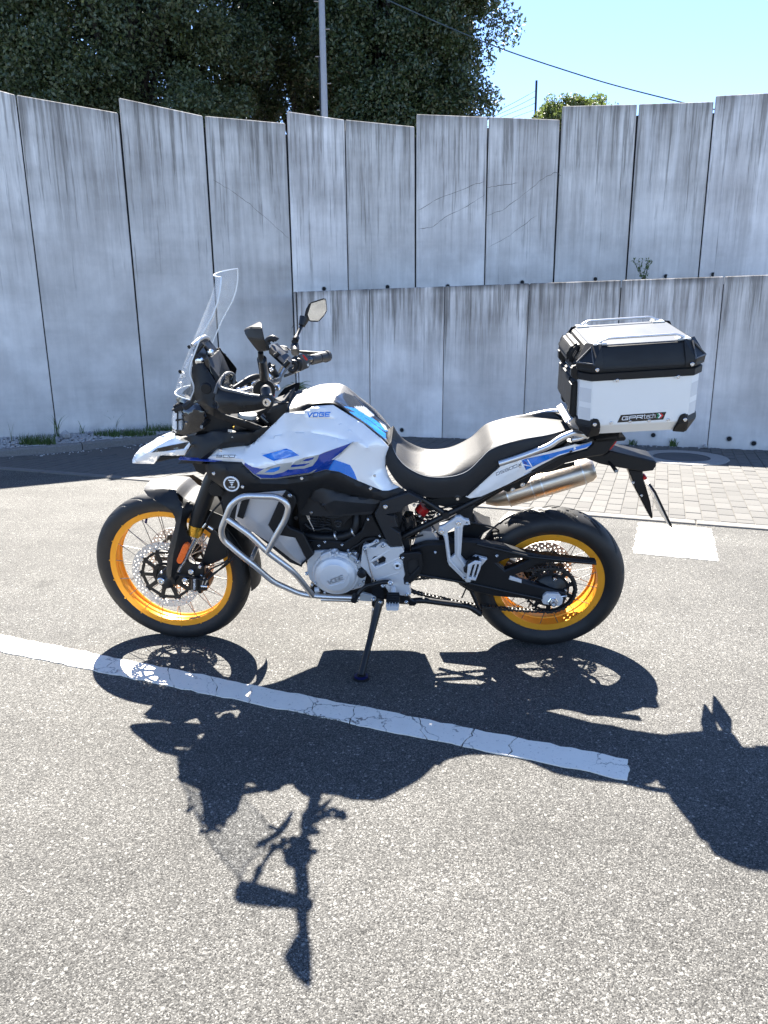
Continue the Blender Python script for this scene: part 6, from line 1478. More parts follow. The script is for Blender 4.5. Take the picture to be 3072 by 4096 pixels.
hhull('switch_housing', [PS(10, x, y, d) for x, y, d in ((1240, 850, -.25), (1270, 730, -.2), (1330, 690, -.2), (1420, 710, -.2), (1500, 790, -.22), (1510, 860, -.25), (1440, 900, -.26), (1290, 900, -.27), (1330, 700, -.26), (1450, 780, -.28))], MBM)
hhull('switch_cap', [PS(10, x, y, d) for x, y, d in ((1350, 700, -.28), (1385, 690, -.26), (1470, 770, -.28), (1450, 790, -.29), (1370, 725, -.29))], MBG, .001)
hhull('horn_button', [PS(10, x, y, d) for x, y, d in ((1465, 915, -.27), (1495, 910, -.26), (1495, 950, -.27), (1470, 955, -.27))], MRD, .001)
for x, y in ((1230, 790), (1190, 860), (1010, 870), (1110, 850), (1400, 690), (1520, 830)): put('bolt', BOLT, hb, PS(10, x, y, -.27), ST, Matrix.Scale(1.8, 4))
htube('clutch_lever', catmull([PS(10, 1240, 830, -.25), PS(10, 1100, 870, -.29), PS(10, 980, 890, -.35), PS(10, 960, 885, -.37)]), [.010, .008, .006, .008], MSB, 10)
hhull('lever_perch', [PS(10, x, y, d) for x, y, d in ((1150, 830, -.24), (1250, 790, -.22), (1270, 870, -.24), (1180, 900, -.25), (1210, 820, -.26))], MBM)
for pts in ([(930, 840, -.28), (1040, 770, -.24), (1150, 700, -.2), (1250, 670, -.15), (1310, 680, -.1)], [(950, 860, -.27), (1100, 770, -.22), (1200, 720, -.17), (1290, 690, -.12)], [(1080, 850, -.2), (1140, 800, -.2), (1220, 770, -.2)], [(1480, 990, -.2), (1560, 1030, -.1), (1640, 1010, -.06)]):
    htube('control_cable', catmull([PS(10, *p) for p in pts]), .0065, MBK, 8)
# near handguard
hgp = [(690, 1000, -.455), (700, 900, -.452), (740, 780, -.44), (800, 685, -.415), (830, 720, -.425), (795, 790, -.44), (800, 838, -.445), (880, 858, -.455), (1000, 890, -.465), (1150, 928, -.472), (1290, 945, -.475), (1380, 925, -.475), (1440, 925, -.475), (1472, 980, -.475), (1475, 1045, -.475), (1440, 1085, -.475), (1380, 1108, -.475), (1200, 1145, -.475), (1000, 1175, -.472), (840, 1185, -.468), (770, 1160, -.462), (730, 1110, -.46), (728, 1040, -.458)]
pan('handguard', [q(10, *p) for p in hgp], MBK, [[q(10, *p) for p in ((735, 1030, -.468), (900, 1035, -.485), (1220, 1015, -.487), (1290, 1068, -.484), (1000, 1105, -.484), (735, 1100, -.468))]], parent=hb, infl=.006, thick=.012)
htube('handguard_edge', catmull([PS(10, x, y, d) for x, y, d in ((800, 690, -.42), (762, 790, -.445), (800, 845, -.455), (1000, 895, -.465), (1150, 932, -.47), (1290, 948, -.472))]), .006, MFB, 8)
hg2 = [(800, 685, -.415), (830, 650, -.39), (870, 636, -.36), (930, 648, -.33), (952, 690, -.325), (945, 760, -.33), (925, 862, -.345), (870, 850, -.40), (800, 838, -.445), (785, 790, -.44)]
pan('handguard_inner', [q(10, *p) for p in hg2], MGB, parent=hb, infl=-.015, thick=.006)
htube('handguard_edge', catmull([PS(10, x, y, d) for x, y, d in ((700, 910, -.455), (740, 785, -.442), (800, 690, -.415), (840, 650, -.385), (890, 638, -.35), (940, 660, -.326), (952, 700, -.325), (942, 780, -.33))]), .006, MFB, 8)
put('bar_end', lathe_me('bar_end', [(0, -.004), (.005, -.004), (.006, -.008), (.0125, -.008), (.014, -.005), (.020, -.004), (.021, .004)], MCH, 32, idx=[0, 0, 0, 0, 1, 1]), hb, PS(10, 1390, 1022, -.478), ST).data.materials.append(MBK)
hhull('handguard_lug', [PS(10, x, y, d) for x, y, d in ((1470, 990, -.46), (1590, 1030, -.40), (1480, 1060, -.46), (1570, 1020, -.40))], MFB)
# far handguard
fpts = [(530, 400), (640, 400), (700, 430), (760, 480), (1100, 515), (1330, 520), (1480, 560), (1500, 640), (1430, 690), (1165, 760), (1165, 740), (1400, 660), (1400, 540), (1120, 580), (900, 500), (720, 470), (600, 465), (540, 430)]
hprism('handguard', 15, [(530, 405), (600, 395), (690, 420), (720, 450), (770, 482), (920, 490), (1330, 520), (1420, 500), (1490, 530), (1505, 620), (1450, 690), (1160, 765), (1160, 725), (1440, 640), (1420, 560), (1130, 570), (900, 520), (720, 475), (640, 470)], .44, .455, MBK)
hhull('far_switch_housing', [PS(15, x, y, d) for x, y, d in ((920, 560, .2), (990, 530, .24), (1080, 540, .28), (1140, 620, .30), (1150, 760, .29), (1110, 820, .27), (960, 885, .22), (900, 850, .2), (900, 600, .2))], MBM, .008)
hhull('starter_switch', [PS(15, x, y, d) for x, y, d in ((985, 570, .215), (1020, 560, .215), (1100, 650, .225), (1095, 675, .225), (1050, 672, .22))], MRD, .001)
hhull('mode_switch', [PS(15, x, y, d) for x, y, d in ((1075, 735, .22), (1115, 725, .225), (1135, 780, .225), (1090, 790, .22))], MSG, .001)
hhull('far_brake_reservoir', [PS(15, x, y, d) for x, y, d in ((530, 405, .2), (620, 395, .25), (710, 440, .25), (700, 470, .2), (600, 475, .2), (740, 540, .2), (560, 500, .15))], MBM)
hhull('throttle_cluster', [PS(15, x, y, d) for x, y, d in ((860, 560, .16), (930, 600, .16), (900, 680, .15), (960, 690, .17), (960, 860, .17), (850, 880, .14), (780, 800, .14), (760, 640, .16))], MBM)
hhull('bar_clamp', [PS(15, x, y, d) for x, y, d in ((470, 960, -.1), (600, 940, -.06), (620, 1000, -.05), (540, 1090, -.08), (480, 1080, -.1), (400, 1000, -.12))], MBM)
htube('steering_damper_line', catmull([PS(15, 640, 970, .1), PS(15, 800, 910, .12), PS(15, 930, 860, .16)]), .006, MGB, 8)
# phone holder
ph = hhull('phone_holder', [PS(15, x, y, d) for x, y, d in ((340, 450, -.05), (430, 350, .0), (520, 330, .03), (840, 690, .03), (820, 760, -.0), (700, 790, -.05), (640, 810, -.06), (350, 540, -.07))], MBM, .004)
hhull('holder_plate', [PS(15, x, y, d) for x, y, d in ((380, 380, -.055), (450, 345, -.01), (620, 480, -.03), (760, 590, -.02), (820, 660, -.02), (790, 740, -.05), (700, 700, -.07), (500, 540, -.075), (400, 450, -.07))], MBG, .003)
hhull('holder_pad', [PS(15, x, y, d) for x, y, d in ((390, 385, -.082), (450, 350, -.05), (560, 440, -.06), (540, 520, -.085), (480, 500, -.09))], MLT, .002)
hhull('holder_pad', [PS(15, x, y, d) for x, y, d in ((570, 580, -.085), (690, 520, -.05), (760, 590, -.05), (650, 690, -.085))], MLT, .002)
for pts in ([(330, 480), (310, 330), (350, 270), (430, 240), (500, 270), (520, 290)], [(360, 380), (330, 310), (400, 260), (470, 290)], [(800, 700), (870, 720), (880, 800), (820, 870), (740, 830)], [(900, 670), (950, 690), (960, 780), (930, 850)], [(480, 590), (560, 520)], [(650, 790), (750, 680)]):
    htube('holder_claw', catmull([PS(15, x, y, -.06) for x, y in pts]), .0095, MBM, 8)
htube('holder_stem', [PS(15, 400, 760, -.09), PS(15, 410, 850, -.09), PS(15, 500, 960, -.08)], [.016, .015, .012], MBM); htube('holder_knob', [PS(15, 380, 780, -.10), PS(15, 345, 770, -.10)], .013, MBM)
put('bolt', BOLT, hb, PS(15, 410, 840, -.112), ST, Matrix.Scale(1.3, 4))
# mirrors
def mir_pts(c, l): return [PS(c, x, y, d) for x, y, d in l]
mi = hhull('mirror', mir_pts(1, ((1437, 590, -.43), (1425, 594, -.36), (1487, 838, -.47), (1480, 840, -.40), (1468, 740, -.51), (1445, 640, -.50), (1412, 843, -.42), (1297, 680, -.44), (1298, 655, -.43), (1325, 730, -.46), (1350, 640, -.47), (1440, 600, -.34), (1475, 820, -.36))), MBK, .006)
htube('mirror_stem', [PS(1, 1436, 850, -.42), PS(1, 1440, 900, -.41), PS(1, 1446, 905, -.41), PS(1, 1462, 1000, -.36), PS(1, 1466, 1060, -.32)], [.009, .009, .0155, .015, .017], MBM, 16)
# far mirror: hexagonal frame with glass facing the rider
A = [(805, 125), (932, 84), (946, 95), (955, 190), (935, 230), (882, 288), (800, 285), (762, 240), (772, 185)]
dfar = lambda x: .41 + (x - 760) * .00028
hhull('mirror', [PS(2, x, y, dfar(x)) for x, y in A] + [PS(2, x * .7 + 850 * .3 - 20, y * .7 + 200 * .3, dfar(x) + .035) for x, y in A], MBK, .004)
gq = [(820, 132), (928, 98), (938, 108), (946, 185), (926, 224), (878, 276), (808, 272), (790, 225)]
gv = [PS(2, x, y, dfar(x) - .0015) for x, y in gq]
link('mirror_glass', mesh('mirror_glass', gv, [tuple(range(len(gv)))], MMI, None, 0), hb)
htube('mirror_stem', [PS(9, 225, 240, .42), PS(9, 190, 340, .40), PS(9, 185, 345, .40), PS(9, 125, 470, .36), PS(9, 120, 500, .35), PS(9, 105, 530, .34)], [.022, .014, .008, .008, .013, .014], MBM, 16)
hhull('mirror_neck', [PS(2, x, y, .41) for x, y in ((735, 240), (790, 235), (800, 280), (745, 325), (722, 320))] + [PS(2, x, y, .44) for x, y in ((740, 245), (785, 245), (745, 315))], MBK)
hhull('mirror_adapter', [PS(15, x, y, d) for x, y in ((780, 290), (890, 270), (895, 400), (810, 410)) for d in (.31, .34)], MBM); htube('mirror_adapter', [PS(15, 850, 400, .32), PS(15, 860, 520, .28)], .018, MBM, 12)
# ---- cockpit and nose (bike frame)
nose = panel('nose_fairing', qs(10, [(395, 560, -.13), (450, 525, -.13), (540, 500, -.12), (560, 540, -.12), (640, 660, -.13), (720, 800, -.14), (735, 850, -.145), (690, 1000, -.155), (730, 1110, -.16), (770, 1160, -.16), (850, 1195, -.16), (1000, 1240, -.16), (1180, 1290, -.155), (1320, 1350, -.15), (1270, 1400, -.15), (1180, 1402, -.15), (980, 1330, -.155), (840, 1275, -.155), (700, 1225, -.15), (580, 1160, -.14), (565, 1130, -.135), (470, 1040, -.125), (430, 960, -.12), (410, 850, -.12), (380, 700, -.12)]), MBK, bike,
             creases=[qs(10, [(460, 640, -.135), (500, 820, -.15), (520, 1000, -.155), (640, 1090, -.17), (850, 1160, -.178), (1250, 1330, -.165)])], infl=.006, mirror=True, res=12, smooth=22)
o = put('nose_plug', lathe_me('nose_plug', [(0, -.010), (.018, -.010), (.020, -.007), (.020, .02)], MBK, 28), bike, P(10, 582, 840, -.150))
prism('nose_core', 10, [(380, 560), (560, 500), (700, 780), (690, 1000), (800, 1160), (900, 1220), (1000, 1300), (900, 1480), (560, 1440), (300, 1440), (290, 1180), (240, 1080), (350, 1000)], -.105, .105, MDK, bike, bev=.01)
# headlight
hl = [(150, 1125), (205, 1098), (470, 1030), (565, 1130), (583, 1200), (575, 1280), (560, 1380), (500, 1400), (290, 1462), (180, 1440), (125, 1385), (160, 1400), (262, 1400), (262, 1210), (235, 1130)]
panel('headlight_housing', qs(10, [(150, 1130, -.06), (205, 1098, -.07), (470, 1030, -.115), (565, 1130, -.125), (583, 1200, -.13), (560, 1380, -.13), (500, 1405, -.125), (290, 1465, -.10), (180, 1440, -.07), (125, 1385, -.05), (165, 1400, -.075), (258, 1405, -.09), (264, 1310, -.09), (262, 1210, -.09), (240, 1135, -.085)]), MGB, bike,
      creases=[qs(10, [(270, 1190, -.105), (420, 1120, -.13), (560, 1150, -.135)]), qs(10, [(300, 1300, -.12), (560, 1230, -.14)])], infl=.004, mirror=True, smooth=18)
hull('headlight_bowl', [P(10, x, y, d) for x, y in ((170, 1160), (240, 1140), (258, 1210), (258, 1395), (170, 1395), (140, 1370), (140, 1200)) for d in (-.08,)] + [mrr(P(10, x, y, -.08)) for x, y in ((240, 1140), (258, 1395), (170, 1395))], MWT, bike)
hull('headlight_glass', [P(10, x, y, d) for x, y, d in ((132, 1165, -.04), (155, 1130, -.055), (235, 1128, -.092), (264, 1205, -.096), (264, 1400, -.096), (165, 1398, -.08), (122, 1375, -.05), (120, 1240, -.04))] + [mrr(P(10, x, y, d)) for x, y, d in ((132, 1165, -.04), (155, 1130, -.055), (235, 1128, -.092), (264, 1400, -.096), (165, 1398, -.08), (122, 1375, -.05))], MHL, bike, bev=.004)
prism('lamp_divider', 10, [(170, 1260), (262, 1245), (262, 1262), (170, 1280)], -.094, .09, MBK, bike)
prism('lamp_divider', 10, [(188, 1160), (200, 1160), (205, 1395), (190, 1395)], -.090, -.08, MBK, bike)
panel('nose_brow', qs(10, [(178, 990, -.04), (200, 950, -.045), (235, 928, -.06), (300, 960, -.075), (340, 1000, -.085), (410, 960, -.10), (465, 1022, -.11), (300, 1065, -.095), (260, 1050, -.07), (200, 1020, -.05)]), MGB, bike, infl=.004, mirror=True)
hull('nose_bridge', [P(10, x, y, 0) + np.array([0, dy, 0]) for x, y in ((200, 1010), (330, 940), (430, 980), (500, 1060), (220, 1090)) for dy in (-.09, .09)], MDK, bike, bev=.01)
# instrument display
dsp = hull('display', [P(10, x, y, d) for x, y, d in ((545, 475, -.10), (590, 470, -.10), (750, 690, -.11), (735, 850, -.12), (700, 800, -.12), (600, 640, -.11))] + [P(10, x, y, d) for x, y, d in ((755, 330, .10), (800, 395, .10), (915, 640, .10), (880, 660, .10))], MBK, bike, bev=.002)
prism('display_hood', 10, [(545, 480), (560, 455), (600, 440), (640, 610), (740, 780), (735, 855), (640, 700)], -.115, -.10, MGB, bike)
hull('display_face', [P(10, x, y, d) for x, y, d in ((578, 468, -.095), (752, 338, .095), (905, 640, .09), (745, 800, -.10), (735, 770, -.10))] + [P(10, x - 6, y + 6, d) for x, y, d in ((590, 480, -.09), (752, 348, .09))], MDF, bike, bev=0)
# windshield
WN = [(850, 1243, -.115), (868, 1200, -.12), (884, 1158, -.125), (876, 1110, -.13), (845, 1035, -.13), (850, 960, -.132), (890, 850, -.138), (940, 720, -.14), (1040, 540, -.138), (1080, 430, -.135), (1102, 310, -.128), (1107, 225, -.118)]
WC = [(738, 1165), (742, 1130), (765, 1050), (800, 960), (840, 860), (885, 750), (935, 630), (985, 500), (1030, 390), (1060, 300), (1078, 235), (1063, 196)]
nl_ = 22
def poly_at(pl_, t):
    pl_ = [np.array(p, float) for p in pl_]; s = np.r_[0, np.cumsum([np.linalg.norm(b_ - a) for a, b_ in zip(pl_[:-1], pl_[1:])])]; s /= s[-1]
    return np.array([np.interp(t, s, [p[k] for p in pl_]) for k in range(3)])
Nn = [P(1, x, y, d) for x, y, d in WN]; Nf = [mrr(p) for p in Nn]
Cc = [P(1, x, y, 0) for x, y in WC]; mc = 13
V = []; F = []
for lay in (0, .0035):
    for i in range(nl_ + 1):
        t = i / nl_; n0 = poly_at(Nn, t); c0_ = poly_at(Cc, t)
        for k in range(mc):
            s = -1 + 2 * k / (mc - 1); w_ = (1 - abs(s) ** 2.4); V.append((n0[0] + (c0_[0] - n0[0]) * w_ + lay, abs(n0[1]) * s, n0[2] + (c0_[2] - n0[2]) * w_ + lay * .3))
o = (nl_ + 1) * mc
for i in range(nl_):
    for k in range(mc - 1):
        a = i * mc + k; F.append((a, a + 1, a + mc + 1, a + mc)); F.append((a + o, a + mc + o, a + mc + 1 + o, a + 1 + o))
I = [0] * len(F)
for i in range(nl_):
    for k in (0, mc - 1): a = i * mc + k; F.append((a, a + mc, a + mc + o, a + o)); I.append(1)
for i in (0, nl_):
    for k in range(mc - 1): a = i * mc + k; F.append((a, a + 1, a + 1 + o, a + o)); I.append(1)
ws = add('windshield', mesh('windshield', V, F, [MGL, MGE], I, 60, recalc=True), bike)
edge = [np.array(V[i * mc]) for i in range(nl_ + 1)] + [np.array(V[nl_ * mc + k]) for k in range(1, mc)] + [np.array(V[i * mc + mc - 1]) for i in range(nl_ - 1, -1, -1)] + [np.array(V[k]) for k in range(mc - 2, -1, -1)]
tube('shield_edge', edge, .0021, MGE, ws, seg=6)
# shield mount
for x, y in ((345, 290), (225, 618)): hull('shield_knob', [P(10, x + a, y + b_, d) for a, b_ in ((-15, -25), (30, -20), (35, 20), (0, 35), (-18, 10)) for d in (-.085, -.10)], MBM, bike)
tube('mount_link', [P(10, 480, 480, -.09), P(10, 440, 370, -.09), P(10, 545, 250, -.08)], .008, MBM, bike); tube('mount_link', [P(10, 630, 370, -.02), P(10, 545, 260, -.05), P(10, 420, 350, -.05)], .009, MBM, bike)
tube('mount_link', [P(10, 680, 340, .09), P(10, 600, 210, .09)], .009, MBM, bike)
hull('mount_plate', [P(10, x, y, d) for x, y, d in ((400, 260, -.07), (500, 180, -.03), (600, 130, .06), (620, 180, .07), (600, 220, .05), (480, 240, -.05), (430, 330, -.08))], MBM, bike)
tube('mount_bar', catmull([P(10, 400, 270, -.09), P(10, 480, 200, -.05), P(10, 560, 160, .02), P(10, 610, 180, .08)]), .008, MSB, bike, seg=8)
for x, y, d in ((487, 480, -.11), (630, 372, -.04)): put('mount_roller', lathe_me('mount_roller', [(0, -.012), (.008, -.012), (.012, -.010), (.013, .01)], MCH, 20), bike, P(10, x, y, d))
for a, b_ in (((395, 400), (345, 480)), ((345, 500), (305, 570)), ((270, 620), (240, 700)), ((280, 640), (300, 690)), ((240, 760), (260, 830))): tube('mount_tab', [P(10, *a, -.09), P(10, *b_, -.085)], .004, MWT, bike, seg=6)
prism('shield_base', 10, [(390, 420), (420, 350), (520, 470), (540, 510), (470, 530), (400, 560)], -.10, .10, MBM, bike)
# beak
bn = [cenpt(1, 700, 1498, .02, 0), cenpt(1, 600, 1545, .02, 0), cenpt(1, 520, 1590, .02, 0), cenpt(1, 450, 1632, .02, 0), cenpt(1, 400, 1690, .01, 0), cenpt(1, 375, 1738, .005, 0)]
bo = bn + qs(1, [(373, 1768, -.014), (440, 1772, -.03), (545, 1773, -.052), (580, 1735, -.065), (606, 1706, -.075), (700, 1704, -.092), (800, 1700, -.108), (835, 1650, -.112), (860, 1600, -.115), (832, 1586, -.11), (780, 1580, -.10), (735, 1560, -.085), (720, 1520, -.04)])
panel('beak', bo, MW, bike, creases=[qs(1, [(400, 1740, -.030), (520, 1665, -.066), (580, 1625, -.078), (700, 1560, -.07)]), qs(1, [(410, 1755, -.034), (560, 1720, -.07), (700, 1680, -.1), (820, 1655, -.116)])],
      regions=[R_(1, [(527, 1682), (575, 1645), (700, 1618), (830, 1594), (842, 1598), (800, 1648), (700, 1662)], 1)], infl=.004, join=True, mats=[MW, MGB], res=9, smooth=20)
prism('beak_underside', 1, [(560, 1760), (610, 1712), (802, 1704), (790, 1725), (680, 1735), (600, 1755)], -.085, .085, MBK, bike)
prism('beak_core', 1, [(420, 1750), (560, 1640), (720, 1560), (830, 1600), (800, 1690), (600, 1700), (540, 1760)], -.028, .028, MBK, bike)
# dark panel between beak, headlight and tank
panel('front_side_panel', qs(10, [(262, 1500, -.10), (350, 1480, -.115), (560, 1450, -.13), (700, 1390, -.14), (860, 1385, -.145), (1000, 1420, -.15), (1180, 1405, -.15), (1320, 1355, -.15), (1440, 1345, -.145), (1330, 1470, -.15), (1160, 1590, -.155), (720, 1650, -.16), (600, 1765, -.155), (520, 1845, -.15), (330, 1835, -.13), (200, 1845, -.12), (350, 1700, -.12), (385, 1620, -.12), (350, 1545, -.115)]), MBK, bike,
      creases=[qs(10, [(350, 1600, -.13), (860, 1420, -.165), (1200, 1430, -.165)]), qs(10, [(500, 1780, -.16), (800, 1560, -.178), (1160, 1560, -.168)])], infl=.004, mirror=True, smooth=20)
prism('side_trim', 1, [(752, 1735), (975, 1748), (1230, 1750), (1300, 1790), (1290, 1800), (1225, 1765), (970, 1756), (760, 1742)], -.175, -.15, MBL, bike)
prism('lower_nose_bracket', 3, [(870, 10), (985, 5), (1000, 60), (965, 105), (900, 75)], -.12, .12, MBK, bike)
prism('nose_lower_core', 10, [(400, 1500), (1300, 1400), (1150, 1600), (720, 1660), (560, 1830), (340, 1820), (420, 1650)], -.11, .11, MDK, bike)
hull('horn_unit', [P(3, x, y, d) for x, y in ((1000, 210), (1020, 165), (1070, 155), (1140, 230), (1120, 280), (1040, 282), (1005, 260)) for d in (-.17, -.12)], MBK, bike, bev=.006)
hull('front_turn_signal', [P(10, x, y, d) for x, y, d in ((500, 1335, -.25), (500, 1372, -.25), (535, 1382, -.25), (560, 1360, -.23), (640, 1245, -.15), (580, 1240, -.16), (600, 1290, -.15), (640, 1280, -.14), (525, 1325, -.25))], MBM, bike)
hull('signal_lens', [P(10, x, y, d) for x, y, d in ((498, 1335, -.253), (535, 1330, -.253), (535, 1378, -.253), (500, 1372, -.253), (515, 1350, -.235))], MHL, bike, bev=.001)
put('gold_adjuster', slab_me('gold_adjuster', .02, .02, .016, MGR, .002), bike, P(10, 975, 1368, -.12))
panel('tank_wing', qs(2, [(440, 1100, -.10), (450, 1040, -.115), (500, 985, -.125), (590, 955, -.135), (628, 952, -.135), (622, 1000, -.14), (600, 1045, -.14), (560, 1100, -.138), (510, 1142, -.13)]), MBK, bike, infl=.006, mirror=True)
prism('steering_cavity', 2, [(260, 1080), (430, 1010), (560, 960), (640, 900), (640, 1000), (520, 1130), (430, 1190), (300, 1180)], -.06, .06, MDK, bike)
for x, y, r_ in ((1360, 1250, .014), (1480, 1310, .016)): tube('frame_tube', [P(10, x - 60, y - 40, -.09), P(10, x + 60, y + 60, -.09)], r_, MGB, bike)
# white reflections are sun on the panel: a few small data labels stay as print
lettering('label_print', [[S(10, *p) for p in ((868, 1385), (930, 1387), (928, 1422), (868, 1418))], [S(10, *p) for p in ((870, 1518), (930, 1478), (948, 1515), (905, 1555))][:4]], -.172, MSG, bike)
# ================================================================= the top case
case = root('top_case', 'square aluminium top case with black lid skirt and rails on the rear rack', 'top case')
CM = Matrix.Translation((.235, 0, 1.028)) @ Matrix.Rotation(math.radians(-3.3), 4, 'Y'); case.matrix_world = mm @ CM
CF = Frame(np.array([[CM[i][j] for j in range(3)] for i in range(3)]), np.array([CM[i][3] for i in range(3)]))
def C(c, x, y, d): return CF.L(S(c, x, y), d)
print('case', [C(7, *p).round(3).tolist() for p in ((513, 665, -.205), (1385, 610, -.205), (570, 1195, -.17), (1225, 1150, -.17), (1410, 1000, -.18), (375, 520, -.22), (1500, 430, -.22), (590, 375, -.17), (1310, 325, -.17), (385, 1040, -.17), (150, 260, .22), (1125, 190, .2), (155, 790, .15))])
def ring(a, b, c, z, ox=0.0): return [(x + ox, y, z) for x, y in ((-a, -b + c), (-a + c, -b), (a - c, -b), (a, -b + c), (a, b - c), (a - c, b), (-a + c, b), (-a, b - c))]
def stack(name, rings, mats, idx=None, sm=25, bev=0):
    V = [p for r in rings for p in r]; F = []; I = []; n = 8
    for i in range(len(rings) - 1):
        for k in range(n): F.append((i * n + k, i * n + (k + 1) % n, (i + 1) * n + (k + 1) % n, (i + 1) * n + k)); I.append(idx[i] if idx else 0)
    F.append(tuple(range(n))[::-1]); F.append(tuple((len(rings) - 1) * n + k for k in range(n))); I += [0, 0]
    me = mesh(name, V, F, mats, I, 0, recalc=True)
    if bev:
        bm = bmesh.new(); bm.from_mesh(me); bmesh.ops.bevel(bm, geom=bm.edges[:], offset=bev, segments=2, affect='EDGES'); bm.to_mesh(me); bm.free(); me.polygons.foreach_set('use_smooth', [True] * len(me.polygons)); me.set_sharp_from_angle(angle=math.radians(sm))
    return link(name, me, case)
A_, B2, CH = .202, .202, .036
stack('body', [ring(A_ - .045, B2 - .035, CH * .6, -.002), ring(A_, B2, CH, .042), ring(A_, B2, CH, .222)], MBX, bev=.002)
stack('rim_band', [ring(A_ + .004, B2 + .004, CH, .203), ring(A_ + .006, B2 + .006, CH, .206), ring(A_ + .006, B2 + .006, CH, .228), ring(A_ + .001, B2 + .001, CH, .231)], MBK, bev=.001)
lid = stack('lid', [ring(A_ + .004, B2 + .004, CH, .235), ring(A_ + .008, B2 + .008, CH, .240), ring(A_ + .006, B2 + .006, CH, .258), ring(A_ - .022, B2 - .026, CH * .9, .312), ring(A_ - .026, B2 - .030, CH * .9, .314)], MBK, bev=.003)
stack('lid_plate', [ring(A_ - .030, B2 - .034, CH * .9, .3135), ring(A_ - .032, B2 - .036, CH * .9, .3175)], MLT, bev=.001)
stack('seal_gap', [ring(A_ - .002, B2 - .002, CH, .228), ring(A_ - .002, B2 - .002, CH, .238)], MDK)
def chull(name, pts, mat, bev=.002, parent=None): return hull(name, pts, mat, parent or case, BK, bev)
for sx in (-1, 1):
    for sy in (-1, 1):
        # lower corner guards
        X = lambda v: sx * v
        pts = [(X(A_ + .006), sy * (B2 - CH - .006), .060), (X(A_ - CH - .030), sy * (B2 + .006), .066), (X(A_ - CH - .010), sy * (B2 + .007), .070), (X(A_ + .006), sy * (B2 - CH - .03), .066), (X(A_ - .030), sy * (B2 - .022), -.010), (X(A_ - CH - .04), sy * (B2 - .028), -.006), (X(A_ - .036), sy * (B2 - CH - .04), -.006), (X(A_ - CH - .034), sy * (B2 + .006), .035), (X(A_ + .006), sy * (B2 - CH - .034), .035), (X(A_ - CH), sy * (B2 + .008), .040), (X(A_ + .008), sy * (B2 - CH), .040)]
        chull('corner_guard', pts, MBK, .003)
        pts = [(X(A_ + .012), sy * (B2 - CH), .236), (X(A_ - CH), sy * (B2 + .012), .236), (X(A_ - CH - .03), sy * (B2 + .010), .236), (X(A_ + .010), sy * (B2 - CH - .03), .236), (X(A_ + .014), sy * (B2 - CH + .004), .262), (X(A_ - CH + .004), sy * (B2 + .014), .262), (X(A_ - CH - .03), sy * (B2 + .010), .262), (X(A_ + .010), sy * (B2 - CH - .03), .262),
               (X(A_ - .020), sy * (B2 - CH - .030), .322), (X(A_ - CH - .032), sy * (B2 - .024), .322), (X(A_ - CH - .010), sy * (B2 - CH - .004), .322)]
        lc_ = chull('lid_corner', pts, MBK, .004)
        t_ = [np.array((X(A_ + .0125), sy * (B2 - CH + .002), .264)), np.array((X(A_ - CH + .002), sy * (B2 + .0125), .264)), np.array((X(A_ - .034), sy * (B2 - .034), .312))]
        tube('corner_rib', t_ + [t_[0]], .004, MFB, lc_, seg=8)
        # rail feet
        chull('rail_foot', [(X(x), sy * y, z) for x in (A_ - .085, A_ - .040) for y in (B2 - .075, B2 - .032) for z in (.317, .3225)], MSG, .001)
        put('rivet', BOLT, case, (X(A_ - .062), sy * (B2 - .052), .3225), r=Matrix.Rotation(PI / 2 * 3, 4, 'X'))
        for (rx, rz) in ((A_ - CH - .012, .050), (A_ - CH - .010, .246)):
            put('rivet', BOLT, case, (X(rx), sy * (B2 + (.009 if rz < .1 else .014)), rz), r=Matrix.Rotation(0 if sy < 0 else PI, 4, 'Z') @ Matrix.Scale(1.1, 4))
        if sy < 0:
            for z0, z1 in ((.052, .105), (.125, .175)):
                p = [np.array((X(A_ + .0008), -(B2 - CH) + .0005, z)) for z in (z0, z1)]; p2 = [np.array((X(A_ - CH), -(B2 + .0006), z)) for z in (z0, z1)]
                d_ = (p2[0] - p[0]) * .06; link('reflective_strip', mesh('reflective_strip', [p[0] + d_, p2[0] - d_, p2[1] - d_, p[1] + d_], [(0, 1, 2, 3)], MRF, None, 0), case)
for sy in (-1, 1):
    rz_ = .336; y_ = sy * (B2 - .046)
    V, F = tube_geo(fillet([np.array(p) for p in ((-A_ + .060, y_, .322), (-A_ + .085, y_, rz_), (A_ - .085, y_, rz_), (A_ - .060, y_, .322))], .02), .0042, 10)
    link('lid_rail', mesh('lid_rail', V, F, MSB, None, 50, recalc=True), case)
# rivets along the lower side and the rim
for x in (-.095, -.03, .035, .10): put('rivet', BOLT, case, (x, -B2 - .0005, .036 if 0 else .050), r=Matrix.Scale(.85, 4))
for x in (-.085, .118):
    chull('rim_tab', [(x + a, -B2 - .0065 + b_, z) for a, z in ((-.012, .204), (.012, .204), (-.007, .196), (.007, .196)) for b_ in (0, .004)], MBX, .0005); put('rivet', BOLT, case, (x, -B2 - .0065, .203), r=Matrix.Scale(.95, 4))
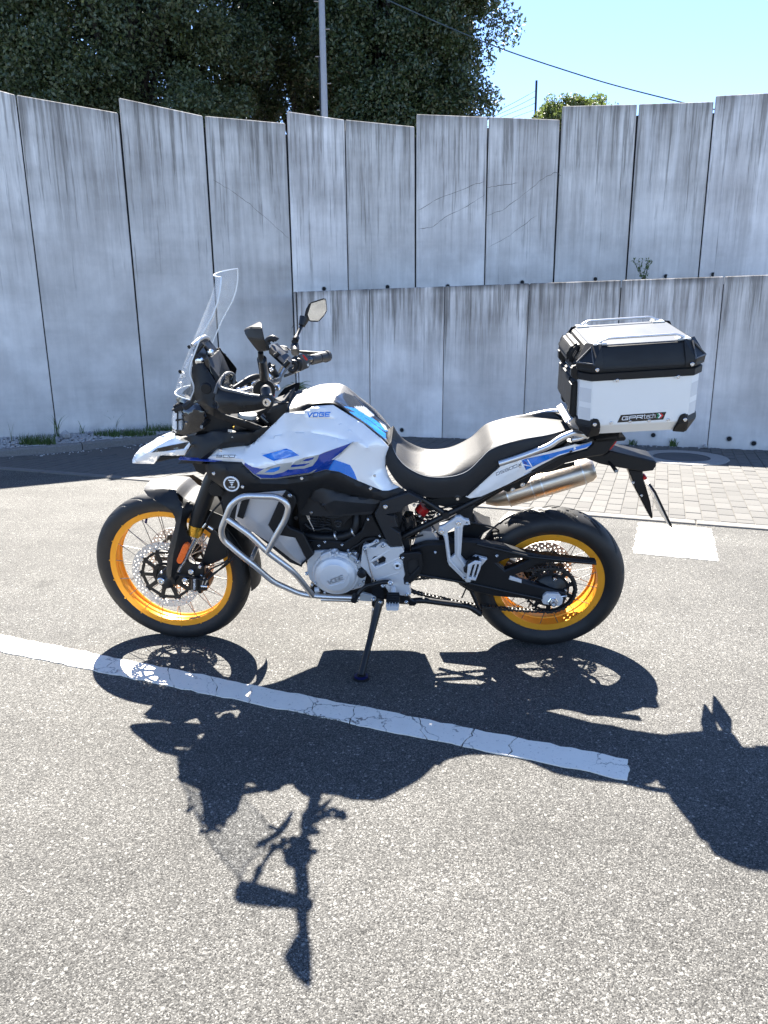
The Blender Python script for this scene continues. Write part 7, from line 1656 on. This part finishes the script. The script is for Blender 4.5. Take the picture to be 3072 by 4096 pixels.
# backrest pads and latches on the front face
def extr(name, prof, y0, y1, mat, bev=.004):
    return chull(name, [(x, y, z) for x, z in prof for y in (y0, y1)], mat, bev)
extr('backrest_pad', ((-A_ - .001, .19), (-A_ - .022, .18), (-A_ - .026, .06), (-A_ - .001, .045)), -.135, -.075, MBK, .006)
extr('backrest_pad', ((-A_ - .001, .20), (-A_ - .018, .19), (-A_ - .022, .075), (-A_ - .001, .055)), -.07, .16, MBK, .006)
pr_ = [(-A_ + .012, .312), (-A_ - .012, .305), (-A_ - .030, .285), (-A_ - .036, .262), (-A_ - .030, .245), (-A_ + .01, .242)]
extr('lid_pad', pr_, -.085, .10, MBK, .008)
for yy in (-.125, .135):
    lt_ = chull('latch', [(-A_ - .001, yy + s, z) for s in (-.02, .02) for z in (.19, .25)] + [(-A_ - .026, yy + s, z) for s in (-.016, .016) for z in (.205, .24)], MBM, .004)
    chull('latch_plate', [(-A_ + .030, yy + s, .316) for s in (-.022, .022)] + [(-A_ - .012, yy + s, .262) for s in (-.02, .02)] + [(-A_ - .006, yy + s, .256) for s in (-.02, .02)] + [(-A_ + .034, yy + s, .308) for s in (-.022, .022)], MCH, .002)
    for s in (-.012, .004): chull('latch_lever', [(-A_ - .020 + a, yy + s + b_, .275 + z) for a, z in ((0, 0), (.012, .02), (.006, -.012)) for b_ in (0, .006)], MBM, .001)
# badge
bq = [C(7, x, y, -B2 - .0008) for x, y in ((738, 1018), (1140, 990), (1112, 1058), (706, 1085))]
link('badge', mesh('badge', [p + np.array([0, d_, 0]) for d_ in (0, .0006) for p in bq], [(0, 1, 2, 3), (4, 5, 6, 7), (0, 1, 5, 4), (1, 2, 6, 5), (2, 3, 7, 6), (3, 0, 4, 7)], MGB, None, 0, recalc=True), case)
def clet(name, t, x, y, ax_, ay, ux, uy, g, w, mat):
    s_ = strokes(t, S(7, x, y), np.array(S(7, x + ax_, y + ay)) - S(7, x, y), np.array(S(7, x + ux, y + uy)) - S(7, x, y), g, w)
    V = []; F = []
    for i, qd in enumerate(s_):
        k = len(V); V += [CF.L(p, -B2 - .0012 - .00003 * i) for p in qd]; F.append((k, k + 1, k + 2, k + 3))
    link(name, mesh(name, V, F, mat, None, 0), case)
clet('badge_lettering', 'GPR', 748, 1062, 50, -4, 6, -28, 1.28, .2, MWT)
clet('badge_lettering', 'tech', 938, 1048, 20, -1.5, 3, -36, 1.36, .1, MWT)
clet('badge_mark', '>', 1058, 1042, 26, -2, 2, -34, 1, .30, MGN); clet('badge_mark', '>', 1074, 1041, 26, -2, 2, -34, 1, .30, MWT); clet('badge_mark', '>', 1091, 1040, 26, -2, 2, -34, 1, .30, MRP)
for o in list(bpy.data.objects):
    if '_fr' in o: del o['_fr']
